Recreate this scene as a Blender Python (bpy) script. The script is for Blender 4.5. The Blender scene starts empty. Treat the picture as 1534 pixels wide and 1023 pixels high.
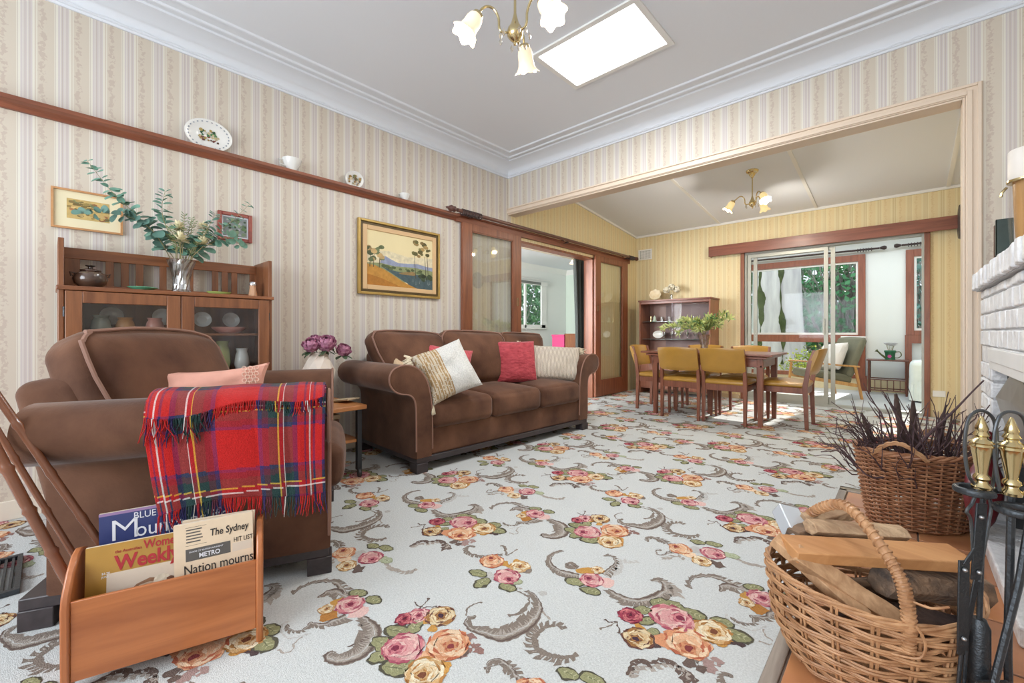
import bpy, bmesh, math, random
from mathutils import Vector, Matrix, Euler, noise
R = random.Random(7)
PI = math.pi
C = bpy.context.scene.collection
sc = bpy.context.scene

# ------------------------------------------------------------------ helpers
def lin(c):
    c = c/255.0
    return c/12.92 if c <= 0.04045 else ((c+0.055)/1.055)**2.4
def rgb(r, g, b, a=1.0): return (lin(r), lin(g), lin(b), a)
def NB(): return bmesh.new()
def V(*a): return Vector(a)

def box(bm, x0, x1, y0, y1, z0, z1, M=None):
    vs = [bm.verts.new((x, y, z)) for x in (x0, x1) for y in (y0, y1) for z in (z0, z1)]
    for f in ((0,1,3,2),(4,6,7,5),(0,4,5,1),(2,3,7,6),(0,2,6,4),(1,5,7,3)):
        bm.faces.new([vs[i] for i in f])
    if M is not None:
        for v in vs: v.co = M @ v.co
    return vs
def beam(bm, p0, p1, w, h, up=(0,0,1)):
    """rectangular bar from p0 to p1"""
    p0, p1 = Vector(p0), Vector(p1); d = (p1-p0).normalized(); up = Vector(up)
    s = d.cross(up).normalized(); u = s.cross(d).normalized()
    vs = []
    for p in (p0, p1):
        for a, b in ((-1,-1),(1,-1),(1,1),(-1,1)): vs.append(bm.verts.new(p+s*a*w/2+u*b*h/2))
    bm.faces.new(vs[0:4][::-1]); bm.faces.new(vs[4:8])
    for i in range(4): bm.faces.new((vs[i], vs[(i+1)%4], vs[4+(i+1)%4], vs[4+i]))
def taper(bm, x, y, z0, z1, a, b, dx=0, dy=0, a2=None, b2=None):
    """square leg: half sizes a (bottom) / b (top); dx, dy shift of the bottom"""
    a2 = a2 or a; b2 = b2 or b
    lo = [bm.verts.new((x+dx+s*a, y+dy+t*a2, z0)) for s, t in ((-1,-1),(1,-1),(1,1),(-1,1))]
    hi = [bm.verts.new((x+s*b, y+t*b2, z1)) for s, t in ((-1,-1),(1,-1),(1,1),(-1,1))]
    bm.faces.new(lo[::-1]); bm.faces.new(hi)
    for i in range(4): bm.faces.new((lo[i], lo[(i+1)%4], hi[(i+1)%4], hi[i]))
def loft(bm, rings, closed=True, caps=True, loop=False):
    R_ = [[bm.verts.new(p) for p in r] for r in rings]
    n = len(R_[0]); m = len(R_)
    for i in range(m if loop else m-1):
        a, b = R_[i], R_[(i+1) % m]
        for j in range(n if closed else n-1):
            k = (j+1) % n
            try: bm.faces.new((a[j], a[k], b[k], b[j]))
            except ValueError: pass
    if caps and closed and not loop:
        try: bm.faces.new(R_[0][::-1]); bm.faces.new(R_[-1])
        except ValueError: pass
    return R_
def tube(bm, pts, r, n=8, loop=False, caps=True, flat=1.0):
    pts = [Vector(p) for p in pts]; m = len(pts)
    if not hasattr(r, '__len__'): r = [r]*m
    rings = []; up = None
    for i, p in enumerate(pts):
        if loop: d = pts[(i+1) % m]-pts[i-1]
        else: d = pts[min(i+1, m-1)]-pts[max(i-1, 0)]
        if d.length < 1e-9: d = Vector((0,0,1))
        d.normalize()
        if up is None:
            up = Vector((0,0,1)) if abs(d.z) < 0.9 else Vector((1,0,0))
        s = d.cross(up)
        if s.length < 1e-6: s = d.cross(Vector((0.3,1,0.2)))
        s.normalize(); u = s.cross(d).normalized(); up = u
        rings.append([p+s*math.cos(2*PI*k/n)*r[i]+u*math.sin(2*PI*k/n)*r[i]*flat for k in range(n)])
    loft(bm, rings, caps=caps, loop=loop)
def lathe(bm, prof, n=24, M=None, caps=True, sx=1, sy=1):
    rings = []
    for r, z in prof:
        rings.append([Vector((r*sx*math.cos(2*PI*k/n), r*sy*math.sin(2*PI*k/n), z)) for k in range(n)])
    if M is not None: rings = [[M @ p for p in r] for r in rings]
    loft(bm, rings, caps=caps)
def rotz(a): return Matrix.Rotation(a, 4, 'Z')
def T(x, y, z): return Matrix.Translation((x, y, z))
def axis_M(p, d):
    """matrix that takes local z to direction d at p"""
    return Matrix.Translation(p) @ Vector(d).normalized().to_track_quat('Z', 'Y').to_matrix().to_4x4()
def prism(bm, poly, t0, t1, f):
    """extrude 2D polygon; f(a,b,t) -> point"""
    n = len(poly)
    A = [bm.verts.new(f(a, b, t0)) for a, b in poly]; B = [bm.verts.new(f(a, b, t1)) for a, b in poly]
    bm.faces.new(A); bm.faces.new(B[::-1])
    for i in range(n): bm.faces.new((A[i], B[i], B[(i+1)%n], A[(i+1)%n]))
def smooth_line(pts, k=6, closed=False):
    pts = [Vector(p) for p in pts]; n = len(pts); out = []
    rng = range(n if closed else n-1)
    for i in rng:
        if closed: p = [pts[(i+j) % n] for j in (-1,0,1,2)]
        else: p = [pts[max(i-1,0)], pts[i], pts[i+1], pts[min(i+2,n-1)]]
        for s in range(k):
            t = s/k
            out.append(0.5*((2*p[1])+(-p[0]+p[2])*t+(2*p[0]-5*p[1]+4*p[2]-p[3])*t*t+(-p[0]+3*p[1]-3*p[2]+p[3])*t**3))
    if not closed: out.append(pts[-1])
    return out
def sgnpow(v, e): return math.copysign(abs(v)**e, v)
def cushion(bm, w, h, t, M, nu=28, nv=20, ear=0.0, sag=0.0, edge=0.35, seed=0, lump=0.0, ex=0.22):
    """pillow in local (a,b,c): a width, b height, c thickness"""
    rows_f, rows_b = [], []
    off = Vector((seed*7.3, seed*3.1, 0))
    for i in range(nv+1):
        b = -1+2*i/nv; rf, rb = [], []
        for j in range(nu+1):
            a = -1+2*j/nu
            # outline: pulled-in sides between corners
            ox = 1-ear*(1-b*b)*1.0*abs(a); oy = 1-ear*(1-a*a)*abs(b)
            th = (max(0, 1-abs(a)**2.6))**edge*(max(0, 1-abs(b)**2.6))**edge
            l = lump*noise.noise(Vector((a*2.2, b*2.2, 0))+off)
            z = t/2*th*(1+l)
            x = a*ox*w/2; y = b*oy*h/2 - sag*(1-b)*0.5*abs(th)*0.2
            rf.append((x, y, z)); rb.append((x, y, -z))
        rows_f.append(rf); rows_b.append(rb)
    def mk(rows, flip):
        g = [[bm.verts.new(M @ Vector(p)) for p in r] for r in rows]
        for i in range(nv):
            for j in range(nu):
                q = (g[i][j], g[i][j+1], g[i+1][j+1], g[i+1][j])
                bm.faces.new(q[::-1] if flip else q)
    mk(rows_f, False); mk(rows_b, True)
    bmesh.ops.remove_doubles(bm, verts=bm.verts[:], dist=1e-5)
def rbox(bm, w, d, h, r, M, puff=0.0, n=5, seg=10, e=None):
    """box cushion with rounded edges (superquadric-like) and puffed top"""
    import itertools
    def cuberow(k):
        return [-1+2*i/k for i in range(k+1)]
    def mp(p):
        x, y, z = p
        q = Vector((x*w/2, y*d/2, z*h/2))
        c = Vector((max(-w/2+r, min(w/2-r, q.x)), max(-d/2+r, min(d/2-r, q.y)), max(-h/2+r, min(h/2-r, q.z))))
        v = q-c
        if v.length > 1e-9: q = c+v.normalized()*r
        f = (1-x*x)*(1-y*y)
        q.z += puff*f*(1 if z > 0 else -0.15)*abs(z)
        g = (1-x*x)*(1-z*z); q.y += 0.35*puff*g*y
        g = (1-y*y)*(1-z*z); q.x += 0.35*puff*g*x
        return M @ q
    ax = {0:(w,), 1:(d,), 2:(h,)}
    def pos(L, k):
        # denser near the ends for rounding
        rr = min(0.95, 2*r/L) if L > 0 else 0.5
        out = [-1+rr*i/n for i in range(n+1)]
        mid = [-1+rr+(2-2*rr)*i/k for i in range(1, k)]
        return out+mid+[1-rr+rr*i/n for i in range(n+1)]
    gx, gy, gz = pos(w, seg), pos(d, seg), pos(h, max(2, seg//3))
    def face(A, B, f, flip):
        g = [[bm.verts.new(mp(f(a, b))) for a in A] for b in B]
        for i in range(len(B)-1):
            for j in range(len(A)-1):
                q = (g[i][j], g[i][j+1], g[i+1][j+1], g[i+1][j])
                bm.faces.new(q[::-1] if flip else q)
    face(gx, gy, lambda a, b: (a, b, 1), False); face(gx, gy, lambda a, b: (a, b, -1), True)
    face(gx, gz, lambda a, b: (a, -1, b), False); face(gx, gz, lambda a, b: (a, 1, b), True)
    face(gy, gz, lambda a, b: (1, a, b), False); face(gy, gz, lambda a, b: (-1, a, b), True)
    bmesh.ops.remove_doubles(bm, verts=bm.verts[:], dist=1e-5)

WORLD_THINGS = set()
def obj(name, bm, m, parent=None, smooth=True, bevel=0.0, keep=False, normals=True, sub=0):
    me = bpy.data.meshes.new(name)
    if normals: bmesh.ops.recalc_face_normals(bm, faces=bm.faces[:])
    if parent is not None:
        p = parent; M = Matrix.Identity(4); w = False
        while p is not None:
            if p.name in WORLD_THINGS: w = True
            M = p.matrix_basis @ M; p = p.parent
        if w: bm.transform(M.inverted())
    loc = None
    if parent is None and not keep and len(bm.verts):
        xs = [v.co.x for v in bm.verts]; ys = [v.co.y for v in bm.verts]; zs = [v.co.z for v in bm.verts]
        loc = Vector(((min(xs)+max(xs))/2, (min(ys)+max(ys))/2, min(zs)))
        bm.transform(Matrix.Translation(-loc))
    bm.to_mesh(me); bm.free()
    for mm in (m if isinstance(m, (list, tuple)) else [m]): me.materials.append(mm)
    if smooth:
        me.polygons.foreach_set('use_smooth', [True]*len(me.polygons))
        try: me.set_sharp_from_angle(angle=math.radians(38))
        except Exception: pass
    o = bpy.data.objects.new(name, me); C.objects.link(o)
    if loc is not None: o.location = loc
    if parent is not None: o.parent = parent
    if bevel:
        b = o.modifiers.new('Bevel', 'BEVEL'); b.width = bevel; b.segments = 2; b.limit_method = 'ANGLE'; b.angle_limit = math.radians(40)
    if sub:
        s = o.modifiers.new('Sub', 'SUBSURF'); s.levels = sub; s.render_levels = sub
    return o
def tag(o, label, cat, group=None, kind=None):
    o['label'] = label; o['category'] = cat
    if group: o['group'] = group
    if kind: o['kind'] = kind
    return o
def thing(name, label, cat, loc=(0,0,0), rz=0.0, group=None, world=False):
    o = bpy.data.objects.new(name, None); C.objects.link(o)
    o.empty_display_size = 0.1
    o.location = loc; o.rotation_euler = (0, 0, rz)
    tag(o, label, cat, group)
    if world: WORLD_THINGS.add(o.name)
    return o
def struct(name, bm, m, smooth=False, bevel=0.0, parent=None):
    o = obj(name, bm, m, parent, smooth=smooth, bevel=bevel, keep=True)
    if parent is None: o['kind'] = 'structure'
    return o
def copy_tree(o, parent=None):
    c = o.copy(); C.objects.link(c)
    if parent is not None: c.parent = parent
    for ch in list(o.children): copy_tree(ch, c)
    return c
def text_mesh(s, size, shear=0.0, bold=0.0, ext=0.0004):
    cu = bpy.data.curves.new('txt', 'FONT'); cu.body = s; cu.size = size; cu.shear = shear; cu.offset = bold; cu.extrude = ext
    cu.align_x = 'LEFT'; cu.resolution_u = 3
    o = bpy.data.objects.new('txt', cu); C.objects.link(o)
    dg = bpy.context.evaluated_depsgraph_get()
    me = bpy.data.meshes.new_from_object(o.evaluated_get(dg))
    bpy.data.objects.remove(o); bpy.data.curves.remove(cu)
    return me
def lettering(name, s, size, M, m, parent, width=None, **k):
    """flat raised lettering; M maps text plane (x right, y up, z out)"""
    me = text_mesh(s, size, **k)
    if width and len(me.vertices):
        mx = max(v.co.x for v in me.vertices); mn = min(v.co.x for v in me.vertices)
        me.transform(Matrix.Diagonal((width/(mx-mn), 1, 1, 1)))
    bm = NB(); bm.from_mesh(me); bpy.data.meshes.remove(me)
    bm.transform(M)
    return obj(name, bm, m, parent, smooth=False, normals=False)

# ------------------------------------------------------------------ materials
MATS = {}
def newmat(name):
    m = bpy.data.materials.new(name); m.use_nodes = True
    nt = m.node_tree; return m, nt, nt.nodes['Principled BSDF'], nt.nodes, nt.links
def pm(name, col, rough=0.6, metal=0.0, var=0.0, scale=8.0, bump=0.0, bscale=60.0, sheen=0.0, spec=None, emit=None, estr=0.0, trans=0.0, coat=0.0, stretch=None, col2=None, detail=4):
    if name in MATS: return MATS[name]
    m, nt, b, N, L = newmat(name)
    b.inputs['Base Color'].default_value = col; b.inputs['Roughness'].default_value = rough; b.inputs['Metallic'].default_value = metal
    if spec is not None: b.inputs['Specular IOR Level'].default_value = spec
    if sheen: b.inputs['Sheen Weight'].default_value = sheen; b.inputs['Sheen Roughness'].default_value = 0.4
    if trans: b.inputs['Transmission Weight'].default_value = trans
    if coat: b.inputs['Coat Weight'].default_value = coat; b.inputs['Coat Roughness'].default_value = 0.1
    if emit: b.inputs['Emission Color'].default_value = emit; b.inputs['Emission Strength'].default_value = estr
    tc = N.new('ShaderNodeTexCoord'); mp = N.new('ShaderNodeMapping'); L.new(tc.outputs['Object'], mp.inputs['Vector'])
    if stretch: mp.inputs['Scale'].default_value = stretch
    if var or col2:
        n = N.new('ShaderNodeTexNoise'); n.inputs['Scale'].default_value = scale; n.inputs['Detail'].default_value = detail
        L.new(mp.outputs[0], n.inputs['Vector'])
        r = N.new('ShaderNodeValToRGB'); L.new(n.outputs['Fac'], r.inputs['Fac'])
        r.color_ramp.elements[0].position = 0.3; r.color_ramp.elements[1].position = 0.7
        c2 = col2 if col2 else tuple(min(1, c*(1+var)) for c in col[:3])+(1,)
        c1 = tuple(c*(1-var) for c in col[:3])+(1,) if not col2 else col
        r.color_ramp.elements[0].color = c1; r.color_ramp.elements[1].color = c2
        L.new(r.outputs[0], b.inputs['Base Color'])
    if bump:
        n2 = N.new('ShaderNodeTexNoise'); n2.inputs['Scale'].default_value = bscale; n2.inputs['Detail'].default_value = 3
        L.new(mp.outputs[0], n2.inputs['Vector'])
        bp = N.new('ShaderNodeBump'); bp.inputs['Strength'].default_value = bump; bp.inputs['Distance'].default_value = 0.01
        L.new(n2.outputs['Fac'], bp.inputs['Height']); L.new(bp.outputs[0], b.inputs['Normal'])
    MATS[name] = m; return m
def wood(name, c1, c2, rough=0.4, axis='z', scale=1.0, coat=0.15, bump=0.05):
    if name in MATS: return MATS[name]
    m, nt, b, N, L = newmat(name)
    tc = N.new('ShaderNodeTexCoord'); mp = N.new('ShaderNodeMapping'); L.new(tc.outputs['Object'], mp.inputs['Vector'])
    s = {'x': (1.2, 14, 14), 'y': (14, 1.2, 14), 'z': (14, 14, 1.2)}[axis]
    mp.inputs['Scale'].default_value = tuple(v*scale for v in s)
    n = N.new('ShaderNodeTexNoise'); n.inputs['Scale'].default_value = 1.6; n.inputs['Detail'].default_value = 7; n.inputs['Roughness'].default_value = 0.62; n.inputs['Distortion'].default_value = 0.6
    L.new(mp.outputs[0], n.inputs['Vector'])
    r = N.new('ShaderNodeValToRGB'); L.new(n.outputs['Fac'], r.inputs['Fac'])
    e = r.color_ramp.elements; e[0].position = 0.32; e[0].color = c1; e[1].position = 0.68; e[1].color = c2
    L.new(r.outputs[0], b.inputs['Base Color'])
    b.inputs['Roughness'].default_value = rough; b.inputs['Coat Weight'].default_value = coat; b.inputs['Coat Roughness'].default_value = 0.25
    bp = N.new('ShaderNodeBump'); bp.inputs['Strength'].default_value = bump; bp.inputs['Distance'].default_value = 0.004
    L.new(n.outputs['Fac'], bp.inputs['Height']); L.new(bp.outputs[0], b.inputs['Normal'])
    MATS[name] = m; return m
def glassy(name, tint=(1,1,1,1), refl=0.08, rough=0.02, k=0.5):
    if name in MATS: return MATS[name]
    m, nt, b, N, L = newmat(name); N.remove(b)
    out = N['Material Output']
    t = N.new('ShaderNodeBsdfTransparent'); t.inputs[0].default_value = tint
    g = N.new('ShaderNodeBsdfGlossy'); g.inputs['Roughness'].default_value = rough
    lw = N.new('ShaderNodeLayerWeight'); lw.inputs['Blend'].default_value = 0.35
    mr = N.new('ShaderNodeMath'); mr.operation = 'MULTIPLY_ADD'; mr.inputs[1].default_value = k; mr.inputs[2].default_value = refl
    L.new(lw.outputs['Fresnel'], mr.inputs[0])
    mx = N.new('ShaderNodeMixShader'); L.new(mr.outputs[0], mx.inputs[0]); L.new(t.outputs[0], mx.inputs[1]); L.new(g.outputs[0], mx.inputs[2])
    L.new(mx.outputs[0], out.inputs['Surface'])
    MATS[name] = m; return m
def vcol(name, rough=0.9, sheen=0.0, nscale=0.0, namt=0.0, bump=0.0, bscale=200, spec=0.2):
    """material reading the colour attribute 'Col'"""
    if name in MATS: return MATS[name]
    m, nt, b, N, L = newmat(name)
    a = N.new('ShaderNodeAttribute'); a.attribute_name = 'Col'
    src = a.outputs['Color']
    tc = N.new('ShaderNodeTexCoord')
    if namt:
        n = N.new('ShaderNodeTexNoise'); n.inputs['Scale'].default_value = nscale; n.inputs['Detail'].default_value = 2
        L.new(tc.outputs['Object'], n.inputs['Vector'])
        mr = N.new('ShaderNodeMapRange'); mr.inputs['From Min'].default_value = 0.3; mr.inputs['From Max'].default_value = 0.7
        mr.inputs['To Min'].default_value = 1-namt; mr.inputs['To Max'].default_value = 1+namt*0.4
        L.new(n.outputs['Fac'], mr.inputs['Value'])
        mu = N.new('ShaderNodeVectorMath'); mu.operation = 'SCALE'; L.new(src, mu.inputs[0]); L.new(mr.outputs[0], mu.inputs['Scale'])
        src = mu.outputs[0]
    L.new(src, b.inputs['Base Color']); b.inputs['Roughness'].default_value = rough
    b.inputs['Specular IOR Level'].default_value = spec
    if sheen: b.inputs['Sheen Weight'].default_value = sheen
    if bump:
        n2 = N.new('ShaderNodeTexNoise'); n2.inputs['Scale'].default_value = bscale; n2.inputs['Detail'].default_value = 2
        L.new(tc.outputs['Object'], n2.inputs['Vector'])
        bp = N.new('ShaderNodeBump'); bp.inputs['Strength'].default_value = bump; bp.inputs['Distance'].default_value = 0.01
        L.new(n2.outputs['Fac'], bp.inputs['Height']); L.new(bp.outputs[0], b.inputs['Normal'])
    MATS[name] = m; return m
def set_face_colors(o, cols):
    me = o.data
    at = me.color_attributes.new(name='Col', type='FLOAT_COLOR', domain='CORNER')
    buf = []
    for p in me.polygons:
        c = cols[p.index]; buf.extend(list(c[:3])+[1.0] if len(c) < 4 else list(c)); 
        if p.loop_total > 1: buf.extend((list(c[:3])+[1.0])*(p.loop_total-1))
    at.data.foreach_set('color', buf)

def wallpaper(name, axis, base, cream, mauve, line, vine, off=0.0, period=0.136):
    """striped paper: thin satin stripes between columns of a twining vine"""
    m, nt, b, N, L = newmat(name)
    g = N.new('ShaderNodeTexCoord'); sx = N.new('ShaderNodeSeparateXYZ'); L.new(g.outputs['Object'], sx.inputs[0])
    ad = N.new('ShaderNodeMath'); ad.operation = 'ADD'; ad.inputs[1].default_value = off+50*period; L.new(sx.outputs[axis], ad.inputs[0])
    dv = N.new('ShaderNodeMath'); dv.operation = 'DIVIDE'; dv.inputs[1].default_value = period; L.new(ad.outputs[0], dv.inputs[0])
    fr = N.new('ShaderNodeMath'); fr.operation = 'FRACT'; L.new(dv.outputs[0], fr.inputs[0])
    r = N.new('ShaderNodeValToRGB'); r.color_ramp.interpolation = 'CONSTANT'
    stops = [(0, base), (0.19, cream), (0.215, line), (0.23, cream), (0.29, mauve), (0.345, cream), (0.36, mauve), (0.40, line), (0.415, mauve),
             (0.47, cream), (0.485, mauve), (0.53, line), (0.545, mauve), (0.60, cream), (0.66, base), (0.70, cream), (0.73, base)]
    e = r.color_ramp.elements; e[0].position = 0; e[0].color = base; e[1].position = stops[1][0]; e[1].color = stops[1][1]
    for p, c in stops[2:]:
        x = e.new(p); x.color = c
    L.new(fr.outputs[0], r.inputs['Fac'])
    # vine: narrow column at frac ~0.86, broken up with noise
    s1 = N.new('ShaderNodeMath'); s1.operation = 'SINE'
    mz = N.new('ShaderNodeMath'); mz.operation = 'MULTIPLY'; mz.inputs[1].default_value = 2*PI/0.11; L.new(sx.outputs['Z'], mz.inputs[0]); L.new(mz.outputs[0], s1.inputs[0])
    sm = N.new('ShaderNodeMath'); sm.operation = 'MULTIPLY_ADD'; sm.inputs[1].default_value = 0.03; sm.inputs[2].default_value = 0.0; L.new(s1.outputs[0], sm.inputs[0])
    su = N.new('ShaderNodeMath'); su.operation = 'SUBTRACT'; L.new(fr.outputs[0], su.inputs[0]); su.inputs[1].default_value = 0.865
    s2 = N.new('ShaderNodeMath'); s2.operation = 'SUBTRACT'; L.new(su.outputs[0], s2.inputs[0]); L.new(sm.outputs[0], s2.inputs[1])
    ab = N.new('ShaderNodeMath'); ab.operation = 'ABSOLUTE'; L.new(s2.outputs[0], ab.inputs[0])
    n = N.new('ShaderNodeTexNoise'); n.inputs['Scale'].default_value = 75; n.inputs['Detail'].default_value = 2; L.new(g.outputs['Object'], n.inputs['Vector'])
    th = N.new('ShaderNodeMapRange'); th.inputs['From Min'].default_value = 0.42; th.inputs['From Max'].default_value = 0.62; th.inputs['To Min'].default_value = 0.0; th.inputs['To Max'].default_value = 0.11
    L.new(n.outputs['Fac'], th.inputs['Value'])
    lt = N.new('ShaderNodeMath'); lt.operation = 'LESS_THAN'; L.new(ab.outputs[0], lt.inputs[0]); L.new(th.outputs[0], lt.inputs[1])
    hf = N.new('ShaderNodeMath'); hf.operation = 'MULTIPLY'; hf.inputs[1].default_value = 0.38; L.new(lt.outputs[0], hf.inputs[0])
    mx = N.new('ShaderNodeMix'); mx.data_type = 'RGBA'; L.new(hf.outputs[0], mx.inputs['Factor']); L.new(r.outputs[0], mx.inputs['A']); mx.inputs['B'].default_value = vine
    L.new(mx.outputs['Result'], b.inputs['Base Color'])
    b.inputs['Roughness'].default_value = 0.55; b.inputs['Specular IOR Level'].default_value = 0.3
    return m

CREAM = dict(base=rgb(208,197,181), cream=rgb(222,217,204), mauve=rgb(206,197,193), line=rgb(190,176,163), vine=rgb(176,152,142))
YEL = dict(base=rgb(226,208,164), cream=rgb(232,220,182), mauve=rgb(220,204,162), line=rgb(202,180,134), vine=rgb(208,180,132))
M_wA = wallpaper('wallpaper_main_y', 'Y', off=0.0, **CREAM)
M_wB = wallpaper('wallpaper_main_x', 'X', off=0.03, **CREAM)
M_wDy = wallpaper('wallpaper_dining_y', 'Y', off=0.0, **YEL)
M_wDx = wallpaper('wallpaper_dining_x', 'X', off=0.02, **YEL)
M_ceil = pm('ceiling_paint', rgb(228,232,238), 0.9)
M_white = pm('white_paint', rgb(236,236,233), 0.6)
M_archi = pm('architrave_paint', rgb(222,203,182), 0.45)
M_sunwall = pm('sunroom_wall', rgb(226,230,228), 0.8)
M_sidewall = pm('side_room_green', rgb(212,226,214), 0.8)
M_sidewhite = pm('side_room_white', rgb(232,234,232), 0.8)
M_cedar = wood('cedar_trim', rgb(112,62,42), rgb(150,88,62), 0.4, 'y')
M_cedarx = wood('cedar_trim_x', rgb(112,62,46), rgb(146,88,68), 0.4, 'x')
M_cedarz = wood('cedar_stile', rgb(112,62,42), rgb(152,92,62), 0.38, 'z')
M_iron = pm('black_iron', rgb(70,74,78), 0.42, 0.7, bump=0.25, bscale=120)
M_brass = pm('polished_brass', rgb(212,194,148), 0.2, 1.0)
M_pane = glassy('clear_pane', refl=0.002, k=0.10)
M_doorpane = glassy('sliding_pane', tint=(0.985,0.995,0.98,1), refl=0.02, k=0.3)
M_alu = pm('aluminium', rgb(176,176,166), 0.4, 0.3)
M_blackrod = pm('dark_rod', rgb(58,44,42), 0.35, 0.2)

def area(name, loc, rot, sx, sy, power, col=(1,1,1), spread=None):
    l = bpy.data.lights.new(name, 'AREA'); l.shape = 'RECTANGLE'; l.size = sx; l.size_y = sy; l.energy = power; l.color = col
    if spread: l.spread = spread
    o = bpy.data.objects.new(name, l); C.objects.link(o); o.location = loc; o.rotation_euler = rot; return o
def point(name, loc, power, col=(1,0.92,0.80), r=0.03):
    l = bpy.data.lights.new(name, 'POINT'); l.energy = power; l.color = col; l.shadow_soft_size = r
    o = bpy.data.objects.new(name, l); C.objects.link(o); o.location = loc; return o
# ------------------------------------------------------------------ camera
F_PX = 640.0
cam = bpy.data.cameras.new('camera'); co = bpy.data.objects.new('camera', cam); C.objects.link(co)
cam.sensor_width = 36; cam.lens = 36*F_PX/1534; cam.shift_y = -13.5/1534; cam.clip_start = 0.05; cam.clip_end = 200
co.location = (0, 0, 0.97); co.rotation_euler = (PI/2, 0, math.radians(42.6))
sc.camera = co

# ------------------------------------------------------------------ room constants
XA = -3.42; YB = 3.65; YF = 6.89; XR = 0.82; Y0 = -2.6; HC = 2.88; XD = 0.46
SX0, SX1, SY1 = -6.7, XA, 9.43          # side room
def ceil_d(y): return 2.615+0.108*(YF-y)

# floor slabs
def plane_obj(name, x0, x1, y0, y1, z, m, t=0.1):
    b = NB(); box(b, x0, x1, y0, y1, z-t, z); return struct(name, b, m)
plane_obj('floor', XA-0.2, XR+0.2, Y0-0.2, YF+0.06, -0.004, pm('underlay', rgb(150,140,125), 0.9))
M_vinyl = pm('pale_floor', rgb(204,210,214), 0.35, var=0.05, scale=3)
plane_obj('floor_sunroom', -3.3, 1.4, YF+0.06, 9.3, 0.0, M_vinyl)
plane_obj('floor_side_room', SX0-0.1, XA-0.2, 0.5, SY1+0.1, 0.0, pm('side_carpet', rgb(190,184,172), 0.95))

# wall left: main part and dining part, opening y 3.82..6.38 (behind sliding doors)
OY0, OY1, OH = 3.70, 5.50, 2.08
b = NB(); box(b, XA-0.12, XA, Y0, OY0, 0, 3.1); struct('wall_left', b, M_wA)
b = NB(); box(b, XA-0.12, XA, OY0, OY1, OH, 3.1); box(b, XA-0.12, XA, OY1, YF+0.1, 0, 3.1)
struct('wall_left_dining', b, M_wDy)
# wall with the wide opening
BX1, BH = 0.262, 2.352
b = NB(); box(b, XA, BX1, YB, YB+0.10, BH, 3.1); box(b, BX1, XR, YB, YB+0.10, 0, 3.1); struct('wall_middle', b, M_wB)
b = NB(); box(b, XA, BX1, YB+0.10, YB+0.112, BH, 3.05); struct('wall_middle_rear', b, M_wDx)
# right wall, rear wall
b = NB(); box(b, XR, XR+0.12, Y0, YB+0.1, 0, 3.1); struct('wall_right', b, M_wA)
b = NB()
WX0, WX1, WZ0, WZ1 = -3.0, 0.4, 0.75, 2.3
box(b, XA, WX0, Y0-0.12, Y0, 0, 3.1); box(b, WX1, XR, Y0-0.12, Y0, 0, 3.1); box(b, WX0, WX1, Y0-0.12, Y0, 0, WZ0); box(b, WX0, WX1, Y0-0.12, Y0, WZ1, 3.1)
struct('wall_rear', b, M_wB)
wr = NB()
for x in (WX0, WX0+(WX1-WX0)/3, WX0+2*(WX1-WX0)/3, WX1-0.05): box(wr, x, x+0.05, Y0-0.1, Y0-0.04, WZ0, WZ1)
box(wr, WX0, WX1, Y0-0.1, Y0-0.04, WZ0, WZ0+0.05); box(wr, WX0, WX1, Y0-0.1, Y0-0.04, WZ1-0.05, WZ1)
struct('window_4', wr, M_white)  # unseen window, added as an opening for the rear fill light

# far wall of dining with the glazed sliding door
DX0, DX1, DH = -1.72, 0.165, 2.13
b = NB(); box(b, XA, DX0, YF, YF+0.12, 0, 2.75); box(b, DX1, 1.4, YF, YF+0.12, 0, 2.75); box(b, DX0, DX1, YF, YF+0.12, DH, 2.75)
struct('wall_far', b, M_wDx)
b = NB(); box(b, XD, XD+0.1, YB+0.1, YF, 0, 3.05); struct('wall_right_dining', b, M_wDy)

# architrave round the wide opening (a moulding, 3 steps)
b = NB()
aw = 0.068
for off, w, t in ((0, aw, 0.012), (0.006, 0.022, 0.02), (0.048, 0.016, 0.022)):
    box(b, BX1+off, BX1+off+w, YB-t, YB, 0, BH+off+w)
    box(b, XA, BX1+off, YB-t, YB, BH+off, BH+off+w)
# lining of the opening
box(b, BX1-0.012, BX1, YB-0.004, YB+0.13, 0, BH); box(b, XA, BX1-0.012, YB-0.0045, YB+0.13, BH-0.012, BH)
for v in b.verts: pass
struct('trim_1', b, M_archi, bevel=0.003)

# ceilings
SKX0, SKX1, SKY0, SKY1 = -1.86, -1.15, 2.29, 2.76
b = NB()
box(b, XA, SKX0, Y0, YB, HC, HC+0.1); box(b, SKX1, XR, Y0, YB, HC, HC+0.1); box(b, SKX0, SKX1, Y0, SKY0, HC, HC+0.1); box(b, SKX0, SKX1, SKY1, YB, HC, HC+0.1)
struct('ceiling', b, M_ceil)
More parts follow.
